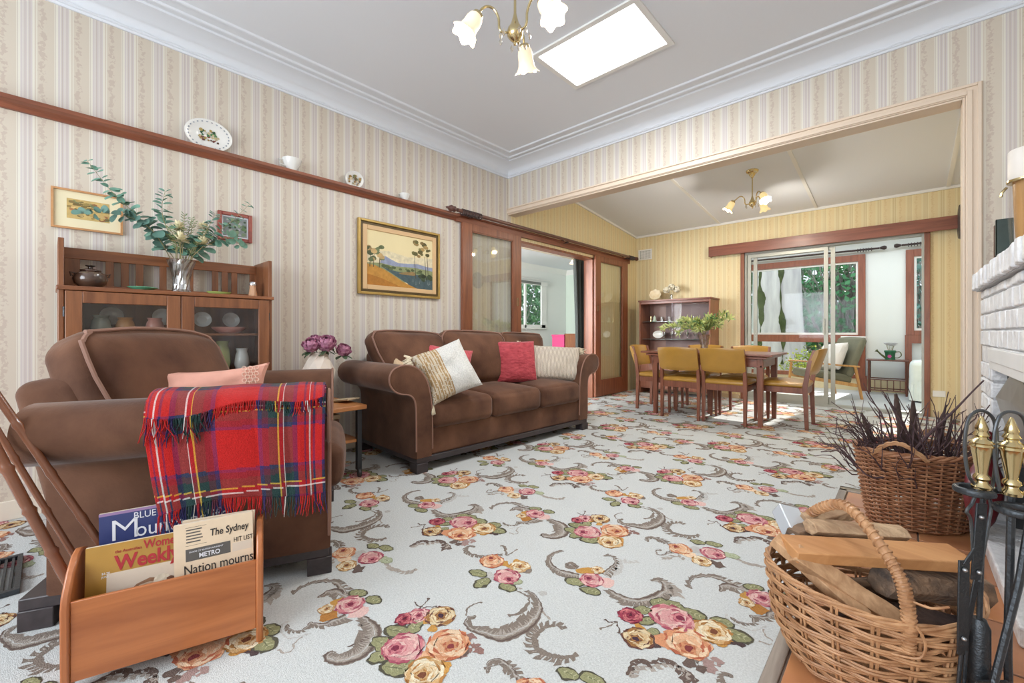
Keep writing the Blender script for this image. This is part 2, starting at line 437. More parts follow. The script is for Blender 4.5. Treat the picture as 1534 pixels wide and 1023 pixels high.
# cove cornice on all four sides with a wavy drop edge and two ceiling beads
def cornice_profile():
    pr = [(0.0, HC-0.115), (0.012, HC-0.115), (0.014, HC-0.103), (0.022, HC-0.10)]
    for k in range(9):
        a = PI/2*k/8
        pr.append((0.022+0.148*(1-math.cos(a)), HC-0.10+0.085*math.sin(a)))
    pr += [(0.185, HC-0.012), (0.19, HC), (0.0, HC)]
    return pr
b = NB()
rect = lambda d: [(XA+d, Y0+d), (XR-d, Y0+d), (XR-d, YB-d), (XA+d, YB-d)]
rings = [[Vector((rect(d)[i][0], rect(d)[i][1], z)) for d, z in cornice_profile()] for i in range(4)]
loft(b, rings, loop=True)
for d in (0.245, 0.345):
    pr = [(d-0.013, HC+0.002), (d-0.008, HC-0.011), (d, HC-0.015), (d+0.008, HC-0.011), (d+0.013, HC+0.002)]
    loft(b, [[Vector((rect(e)[i][0], rect(e)[i][1], z)) for e, z in pr] for i in range(4)], loop=True)
# rope bead that waves along the lower lip
for i in range(2):
    pts = []
    if i == 0: A, B_ = Vector((XA+0.026, Y0+0.02, 0)), Vector((XA+0.026, YB-0.03, 0))
    else: A, B_ = Vector((XA+0.03, YB-0.026, 0)), Vector((XR-0.03, YB-0.026, 0))
    n_ = 220
    for k in range(n_+1):
        p = A.lerp(B_, k/n_); p.z = HC-0.093+0.004*math.sin(k*1.15); pts.append(p)
    tube(b, pts, 0.0035, 5)
struct('trim_2', b, M_ceil, smooth=True)
# dining ceiling, sloping
b = NB()
y0, y1 = YB+0.10, YF+0.02
v = [b.verts.new(p) for p in ((XA-0.02, y0, ceil_d(y0)), (XD+0.05, y0, ceil_d(y0)), (XD+0.05, y1, ceil_d(y1)), (XA-0.02, y1, ceil_d(y1)))]
v2 = [b.verts.new(q.co+Vector((0,0,0.08))) for q in v]
b.faces.new(v); b.faces.new(v2[::-1])
for i in range(4): b.faces.new((v[i], v2[i], v2[(i+1)%4], v[(i+1)%4]))
struct('ceiling_dining', b, M_ceil)
b = NB()
for x in (-2.06, -0.86, 0.36): beam(b, (x, y0, ceil_d(y0)-0.004), (x, y1, ceil_d(y1)-0.004), 0.035, 0.01)
beam(b, (XA+0.012, y0, ceil_d(y0)-0.012), (XA+0.012, y1, ceil_d(y1)-0.012), 0.024, 0.03)
beam(b, (XA, YF-0.012, ceil_d(YF)-0.012), (XD, YF-0.012, ceil_d(YF)-0.012), 0.024, 0.03)
struct('trim_3', b, M_white)
# skylight: boxed reveal with an opal sheet
M_sky = pm('opal_skylight', rgb(250,250,250), 0.5, emit=(1,1,1,1), estr=3.0)
b = NB()
for (x0, x1, yy0, yy1) in ((SKX0-0.035, SKX0, SKY0-0.035, SKY1+0.035), (SKX1, SKX1+0.035, SKY0-0.035, SKY1+0.035), (SKX0, SKX1, SKY0-0.035, SKY0), (SKX0, SKX1, SKY1, SKY1+0.035)):
    box(b, x0, x1, yy0, yy1, HC-0.012, HC+0.1)
sk = struct('window_1', b, M_white)
b = NB(); box(b, SKX0, SKX1, SKY0, SKY1, HC+0.0, HC+0.01); s_ = obj('diffuser', b, M_sky, sk, smooth=False)

# baseboards
M_base = pm('baseboard_paint', rgb(226,216,200), 0.5)
b = NB(); box(b, XA, XA+0.018, Y0, OY0-0.85, 0, 0.10); struct('baseboard_left', b, M_base, bevel=0.004)
b = NB(); box(b, XA+0.02, DX0-0.07, YF-0.018, YF, 0, 0.06); box(b, DX1+0.07, XD, YF-0.018, YF, 0, 0.06); struct('baseboard_far', b, pm('baseboard_dining', rgb(206,184,150), 0.5), bevel=0.004)
b = NB(); box(b, BX1+0.07, XR, YB-0.018, YB, 0, 0.10); struct('baseboard_middle', b, M_base, bevel=0.004)

# picture rail / plate shelf along the left wall
b = NB()
prof = [(0, 2.125), (0.018, 2.125), (0.03, 2.14), (0.045, 2.15), (0.075, 2.158), (0.078, 2.18), (0.0, 2.18)]
prism(b, prof, Y0, 2.86, lambda a, c, t: (XA+a, t, c))
struct('trim_4', b, M_cedar, bevel=0.002)

# ------------------------------------------------------------------ timber frame and sliding doors of the side room
b = NB()
box(b, XA, XA+0.035, 2.84, 6.60, 2.118, 2.185)      # head / track pelmet
box(b, XA, XA+0.062, 2.84, 6.60, 2.175, 2.193)
struct('trim_5', b, M_cedar, bevel=0.003)
b = NB()   # timber lining of the opening
box(b, XA-0.14, XA+0.008, OY1-0.028, OY1, 0, OH); box(b, XA-0.14, XA+0.008, OY0, OY0+0.028, 0, OH); box(b, XA-0.14, XA+0.008, OY0, OY1, OH-0.028, OH)
struct('trim_6', b, M_cedarz)
def sliding_door(name, ya, yb, fr_l, fr_r, bot, handle_y, label):
    x0, x1 = XA+0.012, XA+0.047
    o = NB()
    zt = 2.118
    box(o, x0, x1, ya, ya+fr_l, 0.01, zt); box(o, x0, x1, yb-fr_r, yb, 0.01, zt)
    box(o, x0, x1, ya+fr_l, yb-fr_r, zt-0.075, zt); box(o, x0, x1, ya+fr_l, yb-fr_r, 0.01, bot)
    d = struct(name, o, M_cedarz, bevel=0.003)
    g = NB(); box(g, x0+0.014, x0+0.019, ya+fr_l, yb-fr_r, bot, zt-0.075); obj('pane', g, M_doorpane, d, smooth=False)
    bd = NB()
    for (a, c, e, f) in ((ya+fr_l, yb-fr_r, zt-0.085, zt-0.075), (ya+fr_l, yb-fr_r, bot, bot+0.01), (ya+fr_l, ya+fr_l+0.01, bot, zt-0.075), (yb-fr_r-0.01, yb-fr_r, bot, zt-0.075)):
        box(bd, x1-0.016, x1-0.006, a, c, e, f)
    obj('bead', bd, M_cedarz, d, smooth=False)
    h = NB()
    for (a, c, e, f) in ((-0.016, 0.016, 1.285, 1.29), (-0.016, 0.016, 1.37, 1.375), (-0.016, -0.011, 1.285, 1.375), (0.011, 0.016, 1.285, 1.375)):
        box(h, x1, x1+0.005, handle_y+a, handle_y+c, e, f)
    h2 = obj('flush_handle', h, M_brass, d, smooth=False)
    return d
sliding_door('door_1', 2.915, 3.835, 0.13, 0.145, 0.24, 3.765, '')
sliding_door('door_2', 5.50, 6.50, 0.15, 0.18, 0.245, 5.57, '')

# curtain rod over the sliding doors, with carved ends and rings bunched near each end
rod = thing('curtain_rod', 'long dark timber curtain rod with carved finials above the sliding doors', 'curtain rod', (XA+0.10, 4.7, 2.20), world=True)
b = NB(); tube(b, [(XA+0.10, 2.80, 2.205), (XA+0.10, 6.62, 2.205)], 0.020, 12); obj('pole', b, pm('rod_brown', rgb(104,68,56), 0.3, coat=0.3), rod)
M_carv = pm('carved_wood', rgb(92,58,50), 0.4, bump=0.6, bscale=60)
for (y, s) in ((2.78, -1), (6.64, 1)):
    b = NB()
    lathe(b, [(0.001, 0), (0.02, 0.004), (0.03, 0.02), (0.022, 0.035), (0.03, 0.05), (0.034, 0.065), (0.024, 0.085), (0.012, 0.10), (0.013, 0.112), (0.004, 0.13), (0.001, 0.132)], 14, axis_M((XA+0.10, y, 2.205), (0, s, 0)))
    obj('finial', b, M_carv, rod)
M_ring = pm('ring_wood', rgb(66,54,54), 0.4)
for (ya, n_, dy) in ((2.86, 10, 0.028), (6.44, 7, 0.024)):
    for k in range(n_):
        b = NB(); y = ya+k*dy
        pts = [(XA+0.10+0.03*math.cos(a), y, 2.198+0.03*math.sin(a)) for a in [2*PI*i/14 for i in range(14)]]
        tube(b, pts, 0.005, 6, loop=True); obj('curtain_ring', b, M_ring, rod)
for y in (3.0, 4.72, 6.4):
    b = NB(); box(b, XA+0.0, XA+0.10, y-0.012, y+0.012, 2.17, 2.188); box(b, XA+0.0, XA+0.02, y-0.02, y+0.02, 2.15, 2.23); obj('bracket', b, M_blackrod, rod)

# ------------------------------------------------------------------ glazed door to the sunroom
b = NB()
for (x0, x1, z0, z1) in ((DX0-0.05, DX0, 0, DH+0.05), (DX1, DX1+0.05, 0, DH+0.05), (DX0, DX1, DH, DH+0.05)): box(b, x0, x1, YF-0.03, YF+0.02, z0, z1)
box(b, DX0-0.012, DX0, YF-0.02, YF+0.13, 0, DH); box(b, DX1, DX1+0.012, YF-0.02, YF+0.13, 0, DH)
struct('trim_7', b, M_cedarz, bevel=0.003)
b = NB()
for (x0, x1, z0, z1) in ((DX0, DX0+0.025, 0, DH), (DX1-0.02, DX1, 0, DH), (DX0+0.025, DX1-0.02, DH-0.03, DH), (DX0+0.025, DX1-0.02, 0, 0.03)): box(b, x0, x1, YF, YF+0.10, z0, z1)
tr = struct('trim_8', b, M_alu)
def alu_leaf(name, x0, x1, y, stile=0.045):
    o = NB(); z0, z1 = 0.03, DH-0.03
    box(o, x0, x0+stile, y, y+0.03, z0, z1); box(o, x1-stile, x1, y, y+0.03, z0, z1)
    box(o, x0+stile, x1-stile, y, y+0.03, z0, z0+0.09); box(o, x0+stile, x1-stile, y, y+0.03, z1-0.05, z1)
    d = struct(name, o, M_alu)
    g = NB(); box(g, x0+stile, x1-stile, y+0.013, y+0.017, z0+0.09, z1-0.05); obj('pane', g, M_pane, d, smooth=False)
    return d
d3 = alu_leaf('door_3', DX0+0.03, DX0+0.98, YF+0.02); d4 = alu_leaf('door_4', DX0+0.10, DX0+1.05, YF+0.06)
b = NB(); box(b, -0.795, -0.77, YF-0.005, YF+0.02, 0.95, 1.15); obj('door_handle', b, M_alu, d3, smooth=False, bevel=0.003)
# box pelmet above it
pel = NB(); box(pel, -2.19, XD-0.03, YF-0.11, YF-0.09, 2.115, 2.265); box(pel, -2.19, XD-0.03, YF-0.09, YF, 2.245, 2.265); box(pel, -2.19, -2.17, YF-0.09, YF, 2.115, 2.245)
tag(obj('pelmet', pel, M_cedarx, bevel=0.003), 'long brown timber box pelmet over the glazed door to the sunroom', 'pelmet')
# ------------------------------------------------------------------ floral carpet: a woven repeat of rose bouquets and leaf scrolls
from mathutils import noise
TX, TY = 1.073, 1.035
def unp(u, v):
    t = F_PX*0.97/(v-498.0); s = (u-767.0)/F_PX; a = math.radians(42.6)
    return ((-math.sin(a)+s*math.cos(a))*t, (math.cos(a)+s*math.sin(a))*t)
class Crop:
    def __init__(s, x, y, k): s.x, s.y, s.k = x, y, k
    def __call__(s, a, b): return unp(s.x+a/s.k, s.y+b/s.k)
c3, c4, c5 = Crop(400, 780, 4.21), Crop(680, 780, 4.21), Crop(900, 780, 4.21)
def mu(c, s=0.90, w=0.03):
    g = 0.3*c[0]+0.5*c[1]+0.2*c[2]
    return tuple((g+(x-g)*s)*(1-w)+w*0.66 for x in c[:3])+(1,)
BR = rgb(136,123,112); BR2 = rgb(172,162,152); BRD = rgb(108,90,82); PALE = rgb(196,194,190); DK = rgb(84,66,66)
PINK = [rgb(222,160,158), rgb(205,120,128), rgb(232,190,182), rgb(176,80,100), rgb(128,38,66)]
ORG = [rgb(228,176,134), rgb(216,146,100), rgb(238,206,170), rgb(190,100,66), rgb(140,56,56)]
YELO = [rgb(232,206,162), rgb(214,170,110), rgb(240,226,194), rgb(186,128,58), rgb(130,74,46)]
REDB = [rgb(190,84,100), rgb(160,50,74), rgb(214,120,122), rgb(130,36,62), rgb(100,28,50)]
BYEL = [rgb(214,182,132), rgb(170,118,60), rgb(232,212,170), rgb(112,70,58), rgb(70,44,60)]
LEAF = [rgb(150,150,106), rgb(116,118,84), rgb(190,188,146), rgb(86,82,66)]
OCH = [rgb(206,150,60), rgb(186,124,46)]
tile = []   # (layer, polygon, colour)
def wob(x, y):
    n = noise.noise_vector(Vector((x*70, y*70, 3.1))); m_ = noise.noise_vector(Vector((x*170, y*170, 7.7)))
    return (x+n.x*0.0055+m_.x*0.0030, y+n.y*0.0055+m_.y*0.0030)
def poly(layer, pts, c):
    k = R.uniform(0.93, 1.06); c = mu(c)
    out = []
    for i, p in enumerate(pts):          # add midpoints so long edges get the ragged tuft outline too
        q = pts[(i+1) % len(pts)]; out.append(wob(p[0], p[1]))
        if math.hypot(q[0]-p[0], q[1]-p[1]) > 0.012: out.append(wob((p[0]+q[0])/2, (p[1]+q[1])/2))
    tile.append((layer, out, (c[0]*k, c[1]*k, c[2]*k, 1)))
def blob(cx, cy, r, c, layer, **k): blob0(cx, cy, r*0.78, c, layer, **k)
def blob0(cx, cy, r, c, layer, n=12, irr=0.18, sx=1, sy=1, rot=0, scall=0):
    ph = R.random()*6
    pts = []
    for k in range(n):
        a = 2*PI*k/n; q = r*(1+irr*(R.random()-0.5)*2 + scall*math.sin(5*a+ph))
        x, y = q*sx*math.cos(a), q*sy*math.sin(a)
        pts.append((cx+x*math.cos(rot)-y*math.sin(rot), cy+x*math.sin(rot)+y*math.cos(rot)))
    poly(layer, pts, c)
def crescent(cx, cy, r, a0, a1, w, c, layer, n=7):
    o, i = [], []
    for k in range(n):
        t = k/(n-1); a = a0+(a1-a0)*t; ww = w*math.sin(PI*min(0.97, max(0.03, t)))
        j = 1+0.12*(R.random()-0.5)
        o.append((cx+r*j*math.cos(a), cy+r*j*math.sin(a))); i.append((cx+(r-ww)*math.cos(a), cy+(r-ww)*math.sin(a)))
    poly(layer, o+i[::-1], c)
def rose(p, r, P, off=(0, 0), layer=3):
    cx, cy = p; r = r*0.80
    blob0(cx, cy, r*1.0, P[3] if R.random() < 0.5 else P[1], layer, 16, 0.07, scall=0.06)
    blob0(cx, cy, r*0.93, P[0], layer+1, 16, 0.08, scall=0.07)
    n = 6; ph = R.random()*6
    for k in range(n):
        a = ph+2*PI*k/n
        crescent(cx, cy, r*0.9, a, a+1.15, r*0.26, P[2] if k % 2 else P[1], layer+2)
        crescent(cx, cy, r*0.70, a+0.5, a+1.5, r*0.13, P[3] if k % 2 else P[2], layer+3, 6)
        crescent(cx, cy, r*0.98, a+0.75, a+1.35, r*0.16, P[3], layer+3, 5)
        crescent(cx, cy, r*0.60, a+0.1, a+0.9, r*0.12, P[2], layer+3, 5)
    ox, oy = cx+off[0]*r, cy+off[1]*r
    blob0(ox, oy, r*0.52, P[1], layer+3, 12, 0.12)
    for k in range(5):
        a = ph+1+2*PI*k/5
        crescent(ox, oy, r*0.5, a, a+1.3, r*0.17, P[2] if k % 2 else P[0], layer+4, 5)
        crescent(ox, oy, r*0.34, a+0.6, a+1.5, r*0.09, P[3], layer+5, 5)
    blob0(ox, oy, r*0.2, P[4], layer+5, 8, 0.25)
def leaf2(p, r, rot, layer=2, pal=LEAF):
    cx, cy = p; r = r*0.80
    def alm(s, w): return [(cx+(s*math.cos(t)*math.cos(rot)-w*math.sin(t)*(0.8+0.3*R.random())*math.sin(rot)), cy+(s*math.cos(t)*math.sin(rot)+w*math.sin(t)*(0.8+0.3*R.random())*math.cos(rot))) for t in [2*PI*k/14 for k in range(14)]]
    poly(layer, alm(r*1.08, r*0.76), pal[3]); poly(layer+1, alm(r*0.92, r*0.60), pal[0])
    c, s = math.cos(rot), math.sin(rot)
    for sg in (-1, 1):
        for k in (-0.4, 0, 0.4):
            bx, by = cx+k*r*c, cy+k*r*s
            tx, ty = bx+0.3*r*c-sg*0.34*r*s, by+0.3*r*s+sg*0.34*r*c
            poly(layer+2, [(bx-0.05*r*s, by+0.05*r*c), (bx+0.12*r*c, by+0.12*r*s), (tx, ty)], pal[2])
    poly(layer+2, [(cx-r*0.8*c, cy-r*0.8*s), (cx+0.05*r*s, cy-0.05*r*c), (cx+r*0.85*c, cy+r*0.85*s), (cx-0.05*r*s, cy+0.05*r*c)], pal[1])
def scroll(cr, pts, w, c=BR, lob=0, side=1, layer=0, hi=True, curl=True):
    P = [Vector(cr(a, b_)+(0,)) for a, b_ in pts]
    L_ = smooth_line(P, 9); n = len(L_)
    if not hasattr(w, '__len__'): w = [w*(0.25+0.75*math.sin(PI*min(0.92, k/(n-1)))) for k in range(n)]
    else:
        W_ = list(w); w = []
        for k in range(n):
            f = k/(n-1)*(len(W_)-1); i = min(len(W_)-2, int(f)); w.append(W_[i]*(1-(f-i))+W_[i+1]*(f-i))
    w = [max(0.005, x*0.43) for x in w]
    nr = []
    for k in range(n):
        d = (L_[min(k+1, n-1)]-L_[max(k-1, 0)]); d = d.normalized() if d.length > 1e-6 else Vector((1,0,0))
        nr.append(Vector((-d.y, d.x, 0)))
    def strip(a, b_, col, ly, jit=0.0):
        for k in range(n-1):
            q = [L_[k]+nr[k]*w[k]*a, L_[k+1]+nr[k+1]*w[k+1]*a, L_[k+1]+nr[k+1]*w[k+1]*b_, L_[k]+nr[k]*w[k]*b_]
            poly(ly, [(v.x, v.y) for v in q], col)
    strip(-0.5, 0.5, c, layer)
    if hi and max(w) > 0.012:
        strip(-side*0.05, side*0.42, BR2 if c is BR else PALE, layer+1); strip(-side*0.40, -side*0.20, BRD if c is BR else BR2, layer+1)
        strip(side*0.14, side*0.24, PALE, layer+2)
    if lob:
        st = max(1, int(n/(lob*2.6)))
        for k in range(st, n-1, st):
            for sg in ((side,) if side else (-1, 1)):
                d = (L_[min(k+1, n-1)]-L_[k-1]).normalized()
                q = L_[k]+nr[k]*sg*(w[k]*0.42)
                ln = (0.011+w[k]*0.75)*R.uniform(0.75, 1.25)
                tip = q+nr[k]*sg*ln*0.95-d*ln*0.7
                poly(layer, [(q-d*0.006).to_2d()[:], (q+d*0.009).to_2d()[:], (q+nr[k]*sg*ln*0.8+d*0.001).to_2d()[:], tip.to_2d()[:]], c)
                if w[k] > 0.015: poly(layer+1, [(q-d*0.002).to_2d()[:], (q+d*0.005).to_2d()[:], (q+nr[k]*sg*ln*0.6-d*0.002).to_2d()[:]], BR2)
    if curl:
        blob0(L_[-1].x, L_[-1].y, max(0.006, w[-1]*0.8), c, layer, 9)
# bouquet A
rose(c3(860,800), 0.082, PINK, (-0.2,-0.3)); rose(c3(1140,780), 0.085, ORG, (0.2,0)); rose(c3(1000,960), 0.075, YELO, (0,-0.2))
rose(c3(870,622), 0.040, REDB); rose(c3(955,600), 0.050, PINK, layer=2); rose(c3(1095,602), 0.066, BYEL)
for (a, b_, r) in ((1000,635,.022), (1045,682,.022), (1110,930,.03)): blob(*c3(a, b_), r, OCH[0], 3)
for (a, b_, r, t) in ((820,700,.055,.4), (935,668,.045,2), (730,778,.055,.2), (735,850,.055,1.2), (815,930,.06,.6), (880,900,.04,2)): leaf2(c3(a, b_), r, t)
for (a, b_) in ((900,890), (1000,860), (1050,880), (920,850)): blob(*c3(a, b_), 0.03, PINK[0] if a < 1000 else ORG[0], 2)
scroll(c3, [(930,512),(960,540),(1000,545),(1065,540)], 0.012, BRD, hi=False); scroll(c3, [(955,560),(985,530),(1018,492)], 0.012, BRD, hi=False)
for (a, b_) in ((1225,760), (1235,800), (1205,850), (1245,830)): blob(*c3(a, b_), 0.02, BRD, 1)
# C
rose(c3(525,530), 0.065, PINK); rose(c3(375,560), 0.035, YELO); blob(*c3(580,575), 0.045, PINK[2], 2); blob(*c3(430,575), 0.04, PALE, 1)
blob(*c3(440,515), 0.028, OCH[0], 3, sx=0.8, sy=1.3); blob(*c3(395,600), 0.038, OCH[1], 3)
leaf2(c3(575,458), 0.045, 0.6); leaf2(c3(675,500), 0.042, 0.2)
scroll(c3, [(500,470),(440,400),(390,385),(300,392),(230,418),(168,458)], [.05,.035,.022,.016,.010,.006], lob=7, side=-1)
scroll(c3, [(520,480),(440,440),(380,448),(330,482)], [.06,.06,.035,.02], lob=3, side=1)
scroll(c3, [(500,600),(430,625),(350,655),(280,645),(225,690),(150,688),(130,660)], [.06,.05,.03,.02,.014,.012,.010], lob=6, side=1)
scroll(c3, [(280,710),(200,730),(130,740),(85,700),(95,660),(125,638)], 0.014, PALE, hi=False)
scroll(c3, [(220,735),(170,770),(160,810),(115,832),(75,815)], 0.016, BR2, hi=False)
# C3 acanthus
scroll(c3, [(600,600),(655,640),(690,700),(665,770),(600,840),(500,885),(420,890),(375,865),(400,825),(425,835)], [.02,.05,.085,.095,.085,.07,.05,.035,.025,.015], lob=11, side=-1)
scroll(c3, [(570,670),(615,650),(630,615)], [.01,.03,.02], hi=False); scroll(c3, [(505,795),(580,770),(640,730)], [.01,.02,.03], BRD, hi=False)
# E
rose(c4(240,255), 0.066, ORG, (-0.3, 0.2)); rose(c4(335,352), 0.066, PINK, (0.4,-0.2)); rose(c4(415,290), 0.055, YELO)
for (a, b_, r) in ((310,270,.03), (400,262,.03), (350,285,.02)): blob(*c4(a, b_), r, OCH[0] if a > 300 else ORG[0], 2)
leaf2(c4(152,332), 0.048, 0.3); leaf2(c4(178,392), 0.05, 1.6); leaf2(c4(338,420), 0.045, 0.2); leaf2(c4(396,388), 0.03, 0.9, pal=[rgb(170,176,140), rgb(130,136,100), rgb(196,202,168), rgb(150,156,124)])
blob(*c4(215,350), 0.04, PALE, 1); blob(*c4(465,310), 0.03, BR, 1)
scroll(c4, [(310,210),(240,215),(170,222),(105,205),(80,185),(100,165),(125,165)], 0.02, lob=6, side=1)
scroll(c4, [(330,215),(325,185),(318,162),(295,158)], [.02,.022,.022,.018]); scroll(c4, [(330,220),(370,200),(392,182)], 0.012, hi=False)
# D
rose(c4(868,375), 0.060, PINK, (-0.3,0)); blob(*c4(850,315), 0.055, OCH[0], 2, sx=1.3, sy=.55, rot=.7); rose(c4(905,312), 0.034, YELO)
leaf2(c4(762,386), 0.048, 0.3); leaf2(c4(862,444), 0.048, 0.3); blob(*c4(955,390), 0.045, PINK[2], 1)
scroll(c4, [(790,345),(720,330),(660,310),(615,275),(610,235),(640,205),(690,193)], [.05,.06,.045,.03,.02,.012,.006], lob=8, side=1)
scroll(c4, [(770,300),(735,275),(715,290)], [.05,.05,.03]); blob(*c4(745,285), 0.035, BR, 1)
scroll(c4, [(940,340),(985,300),(1018,265),(1000,228),(950,222)], [.05,.03,.02,.014,.01], lob=4, side=-1)
scroll(c4, [(960,350),(1020,335),(1060,300),(1050,250),(1090,265),(1160,262)], [.05,.05,.03,.02,.02,.02], PALE, lob=4, side=1, hi=False)
# big C scroll
scroll(c4, [(400,445),(455,470),(475,500),(465,530),(425,575),(350,600)], [.012,.014,.016,.03,.04,.01], hi=False)
scroll(c4, [(465,435),(525,490),(545,560),(500,640),(410,700),(300,740),(200,715),(110,690),(75,650),(85,610),(130,602)], [.010,.022,.04,.075,.09,.085,.06,.03,.02,.014,.01], lob=13, side=-1)
scroll(c4, [(78,600),(85,555),(120,530),(165,515)], [.014,.016,.014,.008], hi=False)
scroll(c4, [(550,560),(580,600),(600,615)], [.02,.02,.006], BR2, hi=False)
scroll(c4, [(685,690),(650,662),(580,672),(530,710),(510,755),(540,820),(620,850),(700,862),(765,845)], [.022,.02,.03,.04,.05,.05,.04,.035,.03], BR, lob=6, side=-1, hi=False)
scroll(c4, [(400,440),(385,425),(420,428)], 0.01, BR2, hi=False); blob(*c4(560,455), 0.02, PALE, 0)
for (a, b_) in ((100,735), (130,790), (90,820), (160,820), (50,770), (60,840)): blob(*c4(a, b_), 0.02, rgb(150,112,104), 1, irr=.5)
# X scroll
scroll(c4, [(400,985),(350,920),(290,877),(225,885),(205,925),(215,950)], [.03,.028,.018,.014,.012,.01], lob=5, side=1)
# B
rose(c5(190,600), 0.052, REDB); rose(c5(238,742), 0.062, BYEL, (-.1,-.2)); rose(c5(445,610), 0.088, PINK, (0.35,0.2)); rose(c5(545,770), 0.088, ORG, (0.15,-0.35)); rose(c5(705,700), 0.075, YELO, (0.1,0))
blob(*c5(540,665), 0.045, PINK[0], 3); blob(*c5(415,755), 0.05, ORG[1], 2); blob(*c5(260,690), 0.035, OCH[0], 2, sx=1.6, sy=.5, rot=-.6); blob(*c5(755,770), 0.025, OCH[0], 3); blob(*c5(610,650), 0.025, OCH[1], 3)
for (a, b_, r, t) in ((270,565,.042,.5), (360,515,.042,1.2), (462,535,.048,.1), (585,590,.05,.1), (290,632,.04,1), (765,640,.045,.2), (850,722,.06,.2), (330,700,.03,1)): leaf2(c5(a, b_), r, t)
for (a, b_, r) in ((340,590,.03), (340,760,.03), (590,840,.035), (850,765,.03)): blob(*c5(a, b_), r, DK if r < .033 else BR, 1, irr=.4)
scroll(c5, [(20,622),(60,640),(100,640),(115,705)], 0.014, BRD, hi=False); scroll(c5, [(100,640),(50,665),(0,682)], 0.010, BR, hi=False)
for (a, b_) in ((660,880), (700,910), (740,890), (560,900), (640,930), (690,940), (600,870)): blob(*c5(a, b_), 0.022, rgb(170,140,134) if a % 40 else BRD, 1, irr=.5)
scroll(c5, [(50,432),(110,470),(200,500),(300,492),(380,455),(405,425),(385,385),(320,378)], [.02,.05,.06,.07,.07,.05,.03,.012], lob=9, side=-1)
scroll(c5, [(470,480),(450,440),(420,400),(350,375)], [.03,.05,.03,.01], BR2, lob=3, side=0, hi=False)
scroll(c5, [(600,1020),(560,975),(500,930),(440,885),(370,870),(320,895),(260,878),(205,890),(178,930),(175,965)], [.05,.05,.03,.022,.018,.02,.018,.014,.012,.01], BRD, lob=5, side=1, hi=False)
# I
rose(c5(500,178), 0.062, ORG, (-.4,.1)); rose(c5(705,205), 0.066, PINK, (.45,-.1)); rose(c5(635,255), 0.052, YELO); blob(*c5(560,215), .035, ORG[2], 3)
leaf2(c5(612,135), .042, .2); leaf2(c5(712,148), .045, .2); leaf2(c5(820,220), .045, .2, pal=[rgb(176,184,150), rgb(140,148,112), rgb(200,206,174), rgb(160,168,136)]); blob(*c5(740,275), .035, BRD, 1, irr=.4); blob(*c5(600,185), .04, PALE, 1)
scroll(c5, [(450,205),(440,160),(395,125),(340,112),(282,122)], [.035,.025,.018,.012,.006], lob=4, side=-1)
scroll(c5, [(440,190),(400,215),(360,213),(352,190),(375,185)], [.03,.025,.014,.01,.008]); scroll(c5, [(380,245),(430,240),(480,225),(520,245)], .022, BR2, hi=False, lob=2)
# small extra sprays near the I/J groups
scroll(c5, [(860,235),(910,260),(970,275),(1040,290),(1095,280)], [.012,.014,.016,.02,.03], BR2, lob=4, side=-1, hi=False)
scroll(c5, [(1110,150),(1050,120),(980,110),(930,118),(870,120),(860,140)], .014, BR2, lob=4, hi=False)

def carpet():
    verts, faces, cols = [], [], []
    BG = rgb(207,210,209)
    # ground, fine enough to carry a soft tonal drift
    regions = [(XA-0.005, -0.30, Y0, YB+0.11), (-0.30, XR, 3.40, YB+0.11), (-0.30, 0.35, Y0, 0.9), (XA-0.005, XD, YB+0.11, YF+0.0)]
    z = 0.0
    for (x0, x1, y0, y1) in regions:
        i = len(verts); verts += [(x0, y0, z), (x1, y0, z), (x1, y1, z), (x0, y1, z)]; faces.append((i, i+1, i+2, i+3)); cols.append(BG)
    def inside(p):
        return any(r[0]+.003 < p[0] < r[1]-.003 and r[1-1+2] < p[1] < r[3] for r in regions)
    for ix in range(-4, 5):
        for iy in range(-5, 8):
            dx, dy = ix*TX, iy*TY
            for (ly, pts, c) in tile:
                q = [(a+dx, b_+dy) for a, b_ in pts]
                if not all(inside(p) for p in q): continue
                if q[0][0] < -2.5 and q[0][1] < -0.8: continue
                i = len(verts); zz = 0.0003+ly*0.00026+(len(faces)%12)*0.00002
                verts += [(a, b_, zz) for a, b_ in q]; faces.append(tuple(range(i, i+len(q)))); cols.append(c)
    me = bpy.data.meshes.new('carpet'); me.from_pydata(verts, [], faces); me.update()
    o = bpy.data.objects.new('floral_carpet', me); C.objects.link(o)
    me.materials.append(vcol('carpet_pile', rough=1.0, sheen=0.0, nscale=170, namt=0.16, bump=0.35, bscale=330, spec=0.0))
    set_face_colors(o, cols)
    return o
cp = carpet(); tag(cp, 'wall to wall cream carpet woven with rose bouquets and brown scrolls', 'carpet')

# hearth of terracotta slate tiles with a timber edge strip
HX0, HX1, HY0, HY1 = -0.285, XR, 0.95, 3.30
M_tile = pm('terracotta_tile', rgb(206,146,98), 0.28, scale=3, col2=rgb(178,118,84), detail=6, bump=0.15, bscale=10)
M_tile2 = pm('terracotta_tile_dark', rgb(192,132,92), 0.3, scale=4, col2=rgb(160,120,98), detail=6, bump=0.15, bscale=10)
M_grout = pm('grout', rgb(112,98,88), 0.9)
b = NB(); box(b, HX0, HX1, HY0, HY1, -0.05, 0.006); struct('floor_hearth', b, M_grout)
b = NB(); b2 = NB()
k = 0
y = HY0+0.004; row = 0
while y < HY1-0.02:
    x = HX0+0.034; q = 0
    while x < HX1:
        w = min(0.30, HX1-x); h = min(0.292, HY1-0.03-y)
        t = b if (row*3+q) % 2 else b2
        if w > 0.04 and h > 0.03: box(t, x, x+w-0.006, y, y+h-0.006, 0.0, 0.011)
        x += w; q += 1
    y += 0.296; row += 1
struct('floor_tiles', b, M_tile, bevel=0.003); struct('floor_tiles_dark', b2, M_tile2, bevel=0.003)
